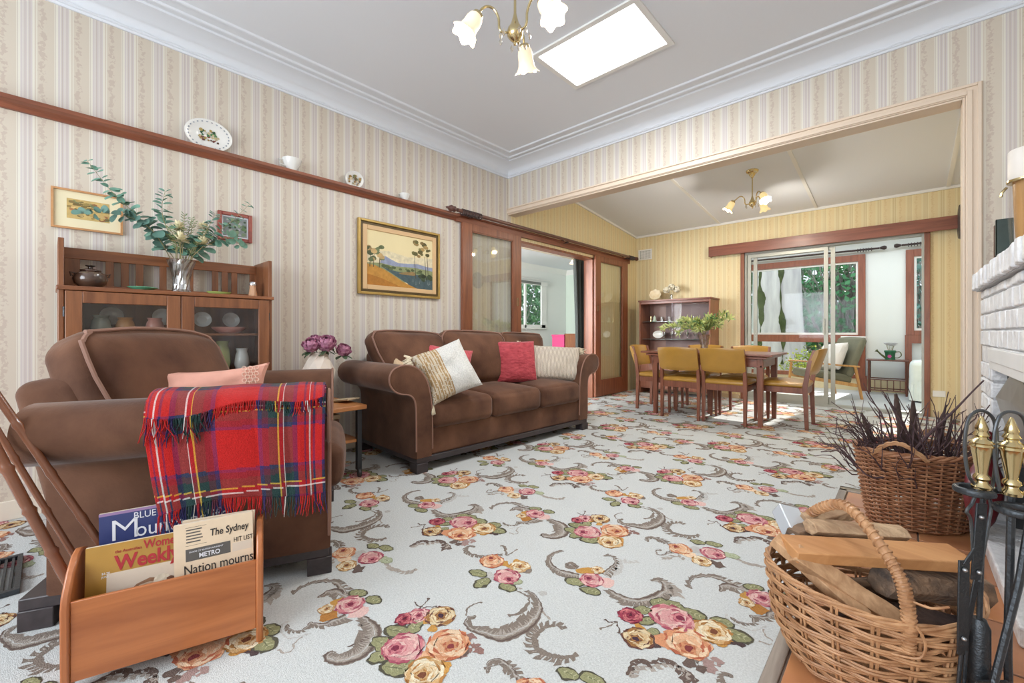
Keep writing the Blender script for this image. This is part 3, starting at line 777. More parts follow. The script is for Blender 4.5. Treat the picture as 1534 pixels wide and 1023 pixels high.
b = NB(); box(b, HX0-0.012, HX0+0.028, HY0, HY1, 0, 0.013); box(b, HX0-0.012, HX1, HY1-0.028, HY1, 0, 0.013); struct('trim_9', b, wood('edge_strip', rgb(120,108,100), rgb(160,148,136), 0.5, 'y'), bevel=0.003)
# ------------------------------------------------------------------ sofa and armchair
def suede(name, c1, c2):
    return pm(name, c1, 0.85, sheen=0.18, scale=5, col2=c2, detail=6, bump=0.12, bscale=90, spec=0.15)
M_suede = suede('brown_suede', rgb(80,54,42), rgb(116,82,63))
M_pipe = pm('piping', rgb(142,106,90), 0.7)
M_plinth = wood('dark_plinth', rgb(48,42,44), rgb(66,58,60), 0.45, 'y')
ARM = [(0.0,0.10),(0.0,0.30),(-0.004,0.46),(-0.02,0.52),(-0.06,0.55),(-0.115,0.56),(-0.165,0.585),(-0.197,0.63),(-0.200,0.68),(-0.175,0.722),(-0.125,0.745),(-0.06,0.748),(0.0,0.728),(0.045,0.69),(0.085,0.63),(0.11,0.55),(0.125,0.45),(0.13,0.30),(0.13,0.10)]
def mirror_arm(poly, w): return [(w-a, b_) for a, b_ in poly]
def seat_unit(root, W, D, n, near_back_extra=0.0, back_specs=None, seat_over=0.02, back_lean=6):
    """local: front +x, y from 0 (near side) to W, x from -D to 0 at the base front"""
    # plinth
    b = NB(); box(b, -D, -0.005, 0.005, W-0.005, 0.065, 0.105)
    obj('plinth', b, M_plinth, root, bevel=0.004)
    for (x, y) in ((-0.085, 0.0), (-0.085, W-0.09), (-D, 0.0), (-D, W-0.09)):
        b = NB(); box(b, x, x+0.09, y, y+0.09, 0, 0.067); obj('foot', b, M_plinth, root, bevel=0.003)
    # front rail
    b = NB(); rbox(b, 0.14, W-0.25, 0.20, 0.02, T(-0.09, W/2, 0.20), seg=8); obj('front_rail', b, M_suede, root)
    for side in (0, 1):
        P = [(a, c) for a, c in ARM] if side == 0 else mirror_arm(ARM, W)
        S = smooth_line([Vector((a, c, 0)) for a, c in P], 3)
        b = NB(); rings = []
        xs = [-D+0.07, -D+0.08, -D*0.75, -D*0.5, -D*0.25, -0.03, -0.008, 0.0]
        ins = [0.02, 0.005, 0, 0, 0, 0, 0.004, 0.014]
        cy = 0.04 if side == 0 else W-0.04
        for x, q in zip(xs, ins):
            r = []
            for p in S:
                yy, zz = p.x, p.y
                s_ = 1-q/0.1*0.6
                r.append(Vector((x, cy+(yy-cy)*s_, max(0.10, 0.45+(zz-0.45)*(1-q*0.9)))))
            rings.append(r)
        loft(b, rings)
        a = obj('armrest', b, M_suede, root)
        b = NB(); pts = [Vector((-0.004, p.x, p.y)) for p in S if p.y > 0.11]
        tube(b, pts, 0.0065, 7); obj('piping', b, M_pipe, a)
    # back frame
    b = NB(); rbox(b, 0.20, W-0.16, 0.72, 0.05, T(-D+0.10, W/2, 0.46) @ Matrix.Rotation(math.radians(-back_lean), 4, 'Y'), seg=8); obj('back_frame', b, M_suede, root)
    # seat cushions
    iw = (W-0.26)/n
    for k in range(n):
        b = NB(); yc = 0.13+iw*(k+0.5)
        rbox(b, D-0.30, iw-0.008, 0.19, 0.05, T(-(D-0.30)/2+seat_over, yc, 0.385), puff=0.045, seg=9)
        s = obj('seat_cushion', b, M_suede, root)
    for spec in back_specs:
        (x, y, z, w, h, t, yaw, lean, sh, sd) = spec
        b = NB()
        # cushion local: a width -> y, b height -> z, c thickness -> x
        Mx = T(x, y, z) @ rotz(yaw) @ Matrix.Rotation(math.radians(-lean), 4, 'Y') @ Matrix(((0,0,1,0),(1,0,0,0),(0,1,0,0),(0,0,0,1)))
        rbox(b, w, h, t, 0.075, Matrix.Identity(4), puff=0.06, seg=10)
        def shp(co):
            f = (co.y/h+0.5); return Mx @ Vector((co.x*(0.80+0.20*min(1, f*1.5))+sh*f, co.y-(0.05 if t > 0.215 else 0.02)*f*max(0, co.x/(w/2))**2, co.z))
        for v in b.verts: v.co = shp(v.co)
        for v in b.verts:
            v.co += Vector((1,0,0))*0.010*noise.noise(v.co*5+Vector((sd,0,0)))+Vector((0,0,1))*0.014*noise.noise(v.co*4+Vector((sd*2,3,0)))
        c = obj('back_cushion', b, M_suede, root)
        # welt round the front face
        b = NB(); rr = 0.07; pts = []
        for (sx_, sy_, a0) in ((1,1,0),(-1,1,90),(-1,-1,180),(1,-1,270)):
            for q in range(5):
                a = math.radians(a0+22.5*q)
                px_, py_, pz_ = sx_*(w/2-rr-0.010)+rr*math.cos(a), sy_*(h/2-rr-0.010)+rr*math.sin(a), t/2-0.030
                pts.append(Vector((px_, py_, pz_)))
        pts = smooth_line(pts, 6, closed=True); pts2 = []
        for p in pts:
            X_, Y_, Z_ = p.x/(w/2), p.y/(h/2), p.z/(t/2)
            pts2.append(shp(Vector((p.x+0.35*0.06*(1-Y_*Y_)*(1-Z_*Z_)*X_, p.y+0.35*0.06*(1-X_*X_)*(1-Z_*Z_)*Y_, p.z+0.06*(1-X_*X_)*(1-Y_*Y_)*abs(Z_)))))
        pts = pts2
        tube(b, pts, 0.0075, 6, loop=True)
        for v in b.verts:
            v.co += Vector((1,0,0))*0.010*noise.noise(v.co*5+Vector((sd,0,0)))+Vector((0,0,1))*0.014*noise.noise(v.co*4+Vector((sd*2,3,0)))
        obj('piping', b, M_pipe, c)
sofa = thing('sofa', 'three-seat brown suede sofa with rolled arms against the striped wall', 'sofa', (-2.452, 1.705, 0), math.radians(-2.9))
SW = 1.98
seat_unit(sofa, SW, 0.92, 3, back_specs=[(-0.60, 0.415, 0.725, 0.69, 0.50, 0.20, math.radians(3), 17, -0.13, 1), (-0.565, 0.975, 0.725, 0.69, 0.50, 0.21, math.radians(-6), 16, -0.02, 5), (-0.60, 1.56, 0.715, 0.66, 0.48, 0.20, math.radians(2), 17, 0.08, 9)])
F_A = math.atan2(0.844, 0.399)
arm = thing('armchair', 'big brown suede armchair with a tartan throw over its near arm', 'armchair', (-1.707, 0.773, 0), F_A)
# chair local x along facing; near side must be y=0 and grow to the left (+y)
seat_unit(arm, 0.87, 0.93, 1, back_specs=[(-0.665, 0.395, 0.715, 0.64, 0.52, 0.22, math.radians(-25), 20, -0.03, 3)], seat_over=0.05, back_lean=12)

# ------------------------------------------------------------------ tartan throw over the near arm
RED, DRED, GRN, NVY, BLU, YEL_, WHT, MRN = rgb(186,38,36), rgb(150,36,44), rgb(42,64,62), rgb(48,42,84), rgb(62,50,98), rgb(214,178,70), rgb(222,214,210), rgb(98,44,58)
sett = [(0.125, RED), (0.012, BLU), (0.020, MRN), (0.028, GRN), (0.004, YEL_), (0.012, DRED), (0.004, WHT), (0.028, GRN), (0.014, NVY), (0.022, RED), (0.006, NVY), (0.010, RED), (0.004, WHT), (0.010, RED), (0.006, NVY), (0.022, RED), (0.014, NVY), (0.028, GRN), (0.004, WHT), (0.012, DRED), (0.004, YEL_), (0.028, GRN), (0.020, MRN), (0.012, BLU)]
SETT = sum(s for s, c in sett)
def sett_c(x):
    x = x % SETT
    for s, c in sett:
        if x < s: return c
        x -= s
    return sett[-1][1]
def tartan(u, v):
    a, b_ = sett_c(u), sett_c(v)
    la = sum(a[:3]); lb = sum(b_[:3])
    if a in (YEL_, WHT): wa = 0.62
    elif b_ in (YEL_, WHT): wa = 0.38
    else: wa = 0.52
    return tuple((a[i]*wa+b_[i]*(1-wa)) for i in range(3))+(1,)
def arm_profile(grow):
    """path over the arm, from the seat side over the roll and down the outside; y outward negative"""
    P = [(0.14,0.55),(0.12,0.62),(0.09,0.67),(0.045,0.71),(-0.005,0.745),(-0.06,0.764),(-0.12,0.762),(-0.175,0.742),(-0.212,0.70),(-0.226,0.65),(-0.232,0.58),(-0.236,0.50),(-0.24,0.42),(-0.244,0.32)]
    S = smooth_line([Vector((a, c, 0)) for a, c in P], 8); out = []
    for i, p in enumerate(S):
        d = (S[min(i+1, len(S)-1)]-S[max(i-1, 0)]).normalized()
        out.append(p+Vector((-d.y, d.x, 0))*(-grow))
    # arc length resample
    L_ = [0]
    for i in range(1, len(out)): L_.append(L_[-1]+(out[i]-out[i-1]).length)
    return out, L_
def at_len(out, L_, s):
    if s >= L_[-1]: return out[-1]+Vector((0, -(s-L_[-1]), 0))
    for i in range(1, len(L_)):
        if L_[i] >= s:
            t = (s-L_[i-1])/(L_[i]-L_[i-1]); return out[i-1].lerp(out[i], t)
throw = thing('tartan_throw', 'red tartan wool throw with fringes draped over the armchair arm', 'blanket', (-1.707, 0.773, 0), F_A)
def sheet(name, x0, x1, s0, s1fn, grow, voff, uoff, parent, nx=210, ns=150, fold=0.008):
    out, L_ = arm_profile(grow)
    b = NB(); g = []; cols = []
    for i in range(ns+1):
        row = []
        for j in range(nx+1):
            fx = j/nx; x = x0+(x1-x0)*fx
            s1 = s1fn(fx); s = s0+(s1-s0)*i/ns
            p = at_len(out, L_, s)
            hang = max(0, s-0.42)
            wv = fold*math.sin(fx*17+0.6*math.sin(fx*7))*min(1, hang*5+0.35) + 0.008*noise.noise(Vector((x*9, s*5, voff*9)))
            y = p.x-abs(wv)*0.6-0.002; z = p.y+(0.5*wv if hang <= 0 else 0)
            xx = x+0.012*math.sin(s*9+voff)*hang+0.15*hang*(1-fx)
            row.append(b.verts.new((xx, y, z)))
        g.append(row)
    for i in range(ns):
        for j in range(nx):
            b.faces.new((g[i][j], g[i][j+1], g[i+1][j+1], g[i+1][j]))
            fx = (j+0.5)/nx; s = s0+(s1fn(fx)-s0)*(i+0.5)/ns
            cols.append(tartan((x1-x0)*fx+uoff, s+voff))
    edge = [v.co.copy() for v in g[-1]]
    o = obj(name, b, M_wool, parent, normals=False)
    set_face_colors(o, cols)
    m = o.modifiers.new('Solid', 'SOLIDIFY'); m.thickness = 0.006; m.offset = 1
    return edge
M_wool = vcol('tartan_wool', rough=1.0, sheen=0.12, nscale=240, namt=0.22, bump=0.5, bscale=400, spec=0.05)
def fringe(name, edge, ln, uoff, width, parent, step=0.006, spread=0.012):
    b = NB(); cols = []
    n_ = int(width/step)
    for k in range(n_):
        f = (k+R.random()*0.8)/n_; i = min(len(edge)-2, int(f*(len(edge)-1)))
        p = edge[i].copy(); l = ln*(0.7+0.5*R.random()); sw = (R.random()-0.5)*spread*2
        pts = [p+Vector((0, -0.003, 0.004)), p+Vector((sw*0.3, -0.004-0.004*R.random(), -l*0.35)), p+Vector((sw, -0.003-0.006*R.random(), -l*0.7)), p+Vector((sw*1.5, -0.004, -l))]
        nf = len(b.faces); tube(b, pts, [0.0016,0.0015,0.0013,0.0008], 4, caps=False)
        c = sett_c(f*width+uoff)
        cols += [c]*(len(b.faces)-nf)
    o = obj(name, b, M_wool, parent, smooth=False, normals=False); set_face_colors(o, cols)
X0_, X1_ = -0.54, -0.012
e = sheet('lower_layer', X0_, X1_, 0.03, lambda f: 0.80-0.03*f-0.02*math.sin(f*5), 0.004, -0.55, -0.19, throw)
fringe('lower_fringe', e, 0.06, -0.19, X1_-X0_, throw, step=0.0042)
e = sheet('upper_layer', X0_+0.004, X1_-0.004, 0.02, lambda f: 0.53-0.05*f+0.015*math.sin(f*9), 0.016, -0.40, -0.185, throw, ns=80, fold=0.012)
fringe('upper_fringe', e, 0.075, -0.185, X1_-X0_, throw, spread=0.02, step=0.0035)

# ------------------------------------------------------------------ cushions
def pillow(name, label, cat, M, w, h, t, m, ear=0.06, seed=0, lump=0.25, colf=None, nu=28, nv=22):
    o = thing(name, label, cat, M.translation-Vector((0,0,h/2)), world=True)
    b = NB(); cushion(b, w, h, t, M, nu=nu, nv=nv, ear=ear, seed=seed, lump=lump)
    c = obj('cover', b, m, o)
    return o
BASIS = Matrix(((0,0,1,0),(1,0,0,0),(0,1,0,0),(0,0,0,1)))   # a -> y, b -> z, c -> x
def pm_place(x, y, z, yaw, lean, roll=0):
    return T(x, y, z) @ rotz(math.radians(yaw)) @ Matrix.Rotation(math.radians(-lean), 4, 'Y') @ BASIS @ Matrix.Rotation(math.radians(roll), 4, 'Z')
def tassels(name, M, pts, ln, m, parent, n=3, spread=0.012, r=0.0022):
    b = NB()
    for (a, b_, da, db) in pts:
        p = M @ Vector((a, b_, 0))
        d = (M.to_3x3() @ Vector((da, db, 0))).normalized()
        for k in range(n):
            q = p+Vector((R.uniform(-1,1), R.uniform(-1,1), R.uniform(-1,1)))*spread*0.5
            e = q+d*ln*(0.7+0.4*R.random())+Vector((R.uniform(-1,1), R.uniform(-1,1), -0.6))*spread
            tube(b, [q, (q+e)/2+Vector((0,0,0.003)), e], [r, r*0.9, r*0.5], 4, caps=False)
    return obj(name, b, m, parent)
def knit(name, c1, c2, scale, axis='X', rough=0.95, bump=0.8, dist=0.004):
    m, nt, b, N, L = newmat(name)
    tc = N.new('ShaderNodeTexCoord'); w_ = N.new('ShaderNodeTexWave'); w_.bands_direction = axis; w_.inputs['Scale'].default_value = scale; w_.inputs['Distortion'].default_value = 1.0; w_.inputs['Detail'].default_value = 2; w_.inputs['Detail Scale'].default_value = 3
    L.new(tc.outputs['Object'], w_.inputs['Vector'])
    r = N.new('ShaderNodeValToRGB'); r.color_ramp.elements[0].color = c1; r.color_ramp.elements[1].color = c2; r.color_ramp.elements[0].position = 0.15; r.color_ramp.elements[1].position = 0.6
    L.new(w_.outputs['Fac'], r.inputs['Fac']); L.new(r.outputs[0], b.inputs['Base Color']); b.inputs['Roughness'].default_value = rough; b.inputs['Specular IOR Level'].default_value = 0.1
    bp = N.new('ShaderNodeBump'); bp.inputs['Strength'].default_value = bump; bp.inputs['Distance'].default_value = dist
    L.new(w_.outputs['Fac'], bp.inputs['Height']); L.new(bp.outputs[0], b.inputs['Normal'])
    return m
M_pinkc = pm('dusty_pink_cotton', rgb(216,160,142), 0.9, var=0.06, scale=20, bump=0.1)
M_redv = pm('crinkled_red', rgb(158,46,58), 0.75, sheen=0.5, scale=22, col2=rgb(192,74,82), bump=0.9, bscale=26, stretch=(1,1,2.2))
M_redv2 = pm('coral_red', rgb(184,66,76), 0.8, sheen=0.4, scale=40, col2=rgb(206,92,96), bump=0.8, bscale=60)
M_creamt = pm('cream_tassel', rgb(226,214,188), 0.95, var=0.1, scale=30)
M_beige = pm('sand_cushion', rgb(206,178,144), 0.9, var=0.08, scale=18, bump=0.3)
M_knitc = knit('ribbed_knit', rgb(168,152,132), rgb(222,212,196), 26, 'Y')
# pink cushion in the armchair
Mc = pm_place(-1.97, 0.86, 0.625, 48, 35, 4)
p = pillow('lumbar_cushion', 'dusty pink lace-ended cushion sitting in the armchair behind the throw', 'cushion', pm_place(-2.12, 0.47, 0.695, -20, 10, 3), 0.42, 0.27, 0.13, M_pinkc, ear=0.16, seed=2)
b = NB(); Ml = pm_place(-2.12, 0.47, 0.695, -20, 10, 3)
for a in [0.115+0.011*i for i in range(5)]:
    for q in range(9):
        bb = -0.11+0.026*q+(0.013 if int(a*1000) % 2 else 0)
        x_ = 0.065*((max(0, 1-abs(a/0.2)**2.6))**0.35)*((max(0, 1-abs(bb/0.135)**2.6))**0.35)
        tube(b, [Ml @ Vector((a+0.008*math.cos(t), bb+0.008*math.sin(t), x_+0.003)) for t in [2*PI*i/8 for i in range(8)]], 0.0016, 4, loop=True)
obj('lace_panel', b, pm('lace', rgb(228,196,176), 0.9), p)

# cushions on the sofa, near end
Mx = pm_place(-2.495, 2.0, 0.685, -32, 26, 22)
def white_tan(a, c):
    return None
P1 = thing('tasselled_cushion', 'white and tan fringed cushion leaning on the near sofa arm', 'cushion', (-2.5, 2.0, 0.5), world=True)
b = NB(); cushion(b, 0.40, 0.41, 0.19, Mx, nu=46, nv=46, ear=0.09, seed=4, lump=0.2)
o = obj('cover', b, vcol('woven_boucle', rough=1.0, nscale=140, namt=0.2, bump=1.0, bscale=130), P1)
Mi = (o.matrix_basis.inverted())
cols = []
Mloc = Mx.inverted() @ P1.matrix_basis
for pl in o.data.polygons:
    q = Mloc @ pl.center
    a, c_ = q.x, q.y
    k = abs(c_)
    if -0.17 < a < -0.02:
        s_ = int((a+0.17)/0.011) % 2
        cols.append(rgb(178,146,104) if (s_ and R.random() < 0.85) else rgb(216,202,178))
    elif a < -0.17: cols.append(rgb(222,210,190) if R.random() < 0.6 else rgb(190,164,128))
    else: cols.append(rgb(224,222,216))
set_face_colors(o, cols)
pts = [(-0.205, -0.20+0.40*k/30, -1, 0) for k in range(31)]+[(-0.20, 0.19, -0.6, 1), (-0.20, -0.20, -0.6, -1), (-0.20,-0.20,-0.4,-1)]*4
tassels('tassel_edge', Mx, pts, 0.055, M_creamt, P1, n=6, r=0.0034)
M1 = pm_place(-2.96, 1.99, 0.70, 6, 18, -4)
p = pillow('square_cushion', 'sand coloured square cushion half hidden behind the fringed one', 'cushion', M1, 0.40, 0.40, 0.14, M_beige, seed=6)
M2 = pm_place(-2.80, 2.24, 0.665, -34, 24, -10)
p = pillow('knitted_cushion', 'coral knitted cushion leaning behind the white and tan one', 'cushion', M2, 0.40, 0.40, 0.13, M_redv2, seed=8)
# far end
M3 = pm_place(-2.74, 3.04, 0.69, -28, 12, 0)
p = pillow('crinkled_cushion', 'crimson crinkled square cushion standing at the far seats', 'cushion', M3, 0.40, 0.40, 0.12, M_redv, ear=0.03, seed=10)
M4 = pm_place(-2.92, 3.14, 0.71, -16, 16, 2)
p = pillow('square_cushion', 'plain sand cushion just showing above the crimson cushion', 'cushion', M4, 0.42, 0.40, 0.12, M_beige, seed=12)
M5 = pm_place(-2.62, 3.42, 0.665, -32, 18, -4)
P5 = thing('ribbed_cushion', 'long cream ribbed cushion with ragged fringe by the far arm', 'cushion', (-2.66, 3.40, 0.5), world=True)
b = NB(); cushion(b, 0.66, 0.36, 0.15, Matrix.Identity(4), nu=40, nv=26, ear=0.05, seed=14, lump=0.2); 
o = obj('cover', b, knit('ribbed_knit_long', rgb(170,154,136), rgb(224,214,200), 22, 'X'), P5)
# keep its own frame so the ribs follow the cushion
bpy.context.view_layer.update()
o.data.transform(P5.matrix_basis)
o.matrix_basis = P5.matrix_basis.inverted() @ M5
pts = [(0.325, -0.17+0.34*k/18, 1, 0) for k in range(19)]+[(-0.325, -0.17+0.34*k/16, -1, 0) for k in range(17)]+[(0.32, -0.17, 0.3, -1)]*9+[(-0.32,0.17,-.2,1)]*6
tassels('fringe', M5, pts, 0.045, M_creamt, P5, n=5, r=0.004, spread=0.02)
# ------------------------------------------------------------------ wall cabinet with glazed doors
M_oak = wood('cabinet_oak', rgb(108,64,40), rgb(146,94,60), 0.38, 'z')
M_oaky = wood('cabinet_oak_y', rgb(112,66,40), rgb(156,98,60), 0.38, 'y')
cab = thing('display_cabinet', 'brown oak bookcase cabinet with two glazed doors behind the armchair', 'cabinet', (XA+0.15, 0.52, 0), world=True)
cx0, cx1, cy0, cy1, ct = XA+0.02, -3.11, 0.035, 1.015, 1.185
b = NB()
box(b, cx0, cx1, cy0, cy0+0.022, 0.0, 1.447); box(b, cx0, cx1, cy1-0.022, cy1, 0.0, 1.447)
box(b, cx0, cx0+0.012, cy0, cy1, 0.1, ct); box(b, cx0, cx1, cy0+0.022, cy1-0.022, 0.06, 0.09)
box(b, cx1-0.02, cx1-0.004, cy0+0.022, cy1-0.022, 0.0, 0.06)
obj('carcass', b, M_oak, cab, bevel=0.003)
b = NB(); box(b, cx0, cx1+0.022, cy0-0.006, cy1+0.006, ct, ct+0.022); obj('top', b, M_oaky, cab, bevel=0.004)
# gallery: top rail with slats
b = NB(); gx = cx0+0.02
box(b, gx, gx+0.02, cy0+0.022, cy1-0.022, 1.375, 1.435); box(b, gx, gx+0.02, cy0+0.022, cy1-0.022, 1.207, 1.235)
obj('gallery_rail', b, M_oaky, cab, bevel=0.003)
for y, w in ((0.062, 0.06), (0.225, 0.035), (0.29, 0.035), (0.355, 0.035), (0.465, 0.035), (0.60, 0.035), (0.735, 0.035), (0.79, 0.035), (0.845, 0.035), (0.955, 0.05)):
    b = NB(); box(b, gx+0.004, gx+0.018, y, y+w, 1.23, 1.38); obj('gallery_slat', b, M_oak, cab, bevel=0.002)
M_cabg = glassy('cabinet_pane', tint=(0.93,0.94,0.94,1), refl=0.03, rough=0.06, k=0.25)
ym = (cy0+cy1)/2
for (ya, yb, sd) in ((cy0+0.024, ym-0.002, 0), (ym+0.002, cy1-0.024, 1)):
    b = NB(); w = 0.062; z0, z1 = 0.07, ct-0.004; x0, x1 = cx1-0.0, cx1+0.02
    box(b, x0, x1, ya, ya+w, z0, z1); box(b, x0, x1, yb-w, yb, z0, z1); box(b, x0, x1, ya+w, yb-w, z1-0.06, z1); box(b, x0, x1, ya+w, yb-w, z0, z0+0.07)
    dr = obj('door', b, M_oak, cab, bevel=0.003)
    b = NB(); box(b, x0+0.007, x0+0.01, ya+w, yb-w, z0+0.07, z1-0.06); obj('pane', b, M_cabg, dr, smooth=False)
    b = NB(); yy = yb+0.001 if sd else ya-0.003
    for zz in (0.2, 1.05): tube(b, [(x0+0.012, yy, zz), (x0+0.012, yy, zz+0.05)], 0.005, 8)
    obj('hinge', b, M_iron, dr)
b = NB(); lathe(b, [(0.001,0),(0.009,0),(0.006,0.01),(0.012,0.02),(0.010,0.028),(0.001,0.03)], 12, axis_M((cx1+0.02, ym+0.03, 0.75), (1,0,0))); obj('knob', b, M_brass, cab)
for z in (0.42, 0.70, 0.95):
    b = NB(); box(b, cx0+0.012, cx1-0.02, cy0+0.022, cy1-0.022, z, z+0.014); obj('shelf', b, M_oaky, cab)
# contents seen through the glass
def plate(name, M, r, m, label, group=None, decor=None, rim=None, oval=1.0):
    t = thing(name, label, 'plate', M.translation, world=True, group=group)
    b = NB(); lathe(b, [(0.001,0),(r*0.55,0.001),(r*0.62,0.004),(r*0.9,0.014),(r*1.0,0.02),(r*1.0,0.023),(r*0.9,0.018),(r*0.62,0.008),(r*0.55,0.005),(0.001,0.004)], 32, M, sx=oval)
    obj('dish', b, m, t)
    return t
M_china = pm('white_china', rgb(232,232,228), 0.2, coat=0.4)
M_pinkchina = pm('pink_glazed', rgb(214,150,136), 0.3)
for i, (y, lab) in enumerate(((0.17, 'left'), (0.40, 'right'))):
    plate('dinner_plate', axis_M((cx0+0.03, y+0.08, 1.06), (1, 0, 0.25)), 0.052, M_china, 'small white plate standing inside the cabinet, %s of its left door' % lab, 'plates inside the cabinet')
for i, (y, lab) in enumerate(((0.62, 'leftmost'), (0.78, 'rightmost'))):
    plate('dinner_plate', axis_M((cx0+0.03, y+0.06, 1.05), (1, 0, 0.25)), 0.05, M_china, 'white plate standing behind the pink dish, %s' % lab, 'plates inside the cabinet')
b = NB(); lathe(b, [(0.05,0),(0.06,0.006),(0.09,0.03),(0.095,0.04),(0.09,0.04),(0.055,0.012),(0.001,0.01)], 28, T(cx0+0.16, 0.80, 0.965)); tag(obj('serving_bowl', b, M_pinkchina), 'pink serving bowl on the upper shelf behind the right cabinet door', 'bowl')
M_g1 = pm('dim_glassware', rgb(150,160,150), 0.15, coat=0.5); M_g2 = pm('green_glassware', rgb(176,180,120), 0.2, coat=0.5)
for i, (y, z, h, m, lab) in enumerate(((0.66, 0.715, 0.18, M_g1, 'grey jug'), (0.77, 0.715, 0.20, M_g2, 'yellow-green vase'), (0.88, 0.715, 0.15, M_china, 'white jug'), (0.20, 0.965, 0.10, M_g1, 'grey tumbler'), (0.30, 0.965, 0.09, pm('amber_glassware', rgb(196,140,84), 0.25), 'amber tumbler'), (0.43, 0.965, 0.09, M_pinkchina, 'pink cup'))):
    b = NB(); lathe(b, [(0.001,0),(0.032,0),(0.045,h*0.3),(0.038,h*0.7),(0.03,h*0.85),(0.036,h),(0.03,h),(0.001,h*0.9)], 20, T(cx0+0.14, y, z)); tag(obj('vase' if 'vase' in lab else ('tumbler' if 'tumbler' in lab else ('cup' if 'cup' in lab else 'jug')), b, m), lab+' on a shelf inside the glazed cabinet', 'crockery')
# things on top of the cabinet
zt = ct+0.022
xm = cx1-0.08
b = NB(); pot = thing('lidded_pot', 'squat dark stoneware pot with a lid on the cabinet top', 'pot', (xm, 0.155, zt), world=True)
M_stone = pm('stoneware_glaze', rgb(34,28,30), 0.22, scale=12, col2=rgb(98,72,56), coat=0.5)
lathe(b, [(0.001,0),(0.04,0),(0.062,0.02),(0.07,0.045),(0.062,0.072),(0.04,0.086),(0.036,0.09),(0.001,0.09)], 28, T(xm, 0.155, zt)); obj('body', b, M_stone, pot)
b = NB(); lathe(b, [(0.044,0.088),(0.042,0.094),(0.02,0.101),(0.009,0.104),(0.009,0.110),(0.02,0.116),(0.021,0.119),(0.001,0.12)], 24, T(xm, 0.155, zt)); obj('lid', b, M_stone, pot)
for s in (-1, 1):
    b = NB(); tube(b, [(xm, 0.155+s*0.058, zt+0.072), (xm+0.004, 0.155+s*0.076, zt+0.078), (xm, 0.155+s*0.07, zt+0.058)], 0.005, 6); obj('lug', b, M_stone, pot)
M_jade = pm('jade_glass', rgb(112,202,164), 0.25, coat=0.4); M_lime = pm('lime_glass', rgb(170,192,110), 0.25, coat=0.4)
b = NB(); lathe(b, [(0.001,0),(0.03,0),(0.045,0.008),(0.062,0.016),(0.06,0.018),(0.03,0.006),(0.001,0.005)], 24, T(xm+0.02, 0.365, zt), sy=1.1); tag(obj('leaf_dish', b, M_jade), 'shallow jade green dish on the cabinet between pot and vase', 'dish')
b = NB(); lathe(b, [(0.001,0),(0.022,0),(0.03,0.006),(0.036,0.018),(0.033,0.018),(0.02,0.006),(0.001,0.005)], 20, T(xm+0.02, 0.73, zt), sy=1.9); tag(obj('oblong_dish', b, M_lime), 'oblong lime green dish on the cabinet right of the vase', 'dish')
b = NB(); jar = thing('shaker', 'small glass shaker at the right end of the cabinet top', 'shaker', (xm, 0.925, zt), world=True)
lathe(b, [(0.001,0),(0.026,0),(0.027,0.01),(0.020,0.055),(0.021,0.075),(0.001,0.075)], 10, T(xm, 0.925, zt)); obj('body', b, pm('amber_contents', rgb(196,152,118), 0.2, coat=0.8), jar, smooth=False)
b = NB(); lathe(b, [(0.022,0.074),(0.024,0.085),(0.018,0.098),(0.001,0.1)], 16, T(xm, 0.925, zt)); obj('cap', b, pm('cap_metal', rgb(200,200,200), 0.25, 0.9), jar)

# crystal vase with eucalyptus
M_cryst = glassy('cut_crystal', tint=(0.93,0.94,0.945,1), refl=0.30, rough=0.15)
ev = thing('crystal_vase', 'tall cut crystal vase standing on the cabinet top', 'vase', (xm-0.01, 0.545, zt), world=True)
b = NB(); rings = []
for i, (r, z) in enumerate([(0.046,0),(0.048,0.006),(0.042,0.02),(0.040,0.05),(0.042,0.09),(0.050,0.13),(0.062,0.17),(0.070,0.195)]):
    rings.append([Vector((xm-0.01+(r+(0.003 if (k+i) % 2 else -0.001))*math.cos(2*PI*k/24), 0.545+(r+(0.003 if (k+i) % 2 else -0.001))*math.sin(2*PI*k/24), zt+z)) for k in range(24)])
for i, (r, z) in enumerate([(0.064,0.193),(0.055,0.16),(0.038,0.10),(0.034,0.03),(0.034,0.02)]):
    rings.append([Vector((xm-0.01+r*math.cos(2*PI*k/24), 0.545+r*math.sin(2*PI*k/24), zt+z)) for k in range(24)])
loft(b, rings); obj('glass_body', b, M_cryst, ev, smooth=False)
M_euc = pm('eucalyptus_leaf', rgb(96,140,122), 0.6, scale=14, col2=rgb(128,170,150)); M_euc2 = pm('blue_leaf', rgb(94,130,118), 0.6); M_stem = pm('stem', rgb(150,140,96), 0.7)
M_flw = pm('cream_petal', rgb(236,226,186), 0.7, var=0.05)
def leaf_face(b, p, d, n_, L_, W_, k=7, cup=0.15):
    """oval leaf at p along d with normal n_"""
    d = d.normalized(); s = d.cross(n_)
    if s.length < 1e-5: s = d.cross(Vector((0.2,0.5,1)))
    s.normalize(); n_ = s.cross(d)
    c = b.verts.new(p+d*L_*0.5+n_*L_*cup*0.0); rim = []
    for i in range(k*2):
        t = 2*PI*i/(k*2); a = (1-math.cos(t))/2; w = math.sin(t)*W_/2*(1.0-0.15*math.cos(t))
        rim.append(b.verts.new(p+d*L_*a+s*w+n_*(abs(w)*cup*2)))
    for i in range(k*2): b.faces.new((c, rim[i], rim[(i+1) % (k*2)]))
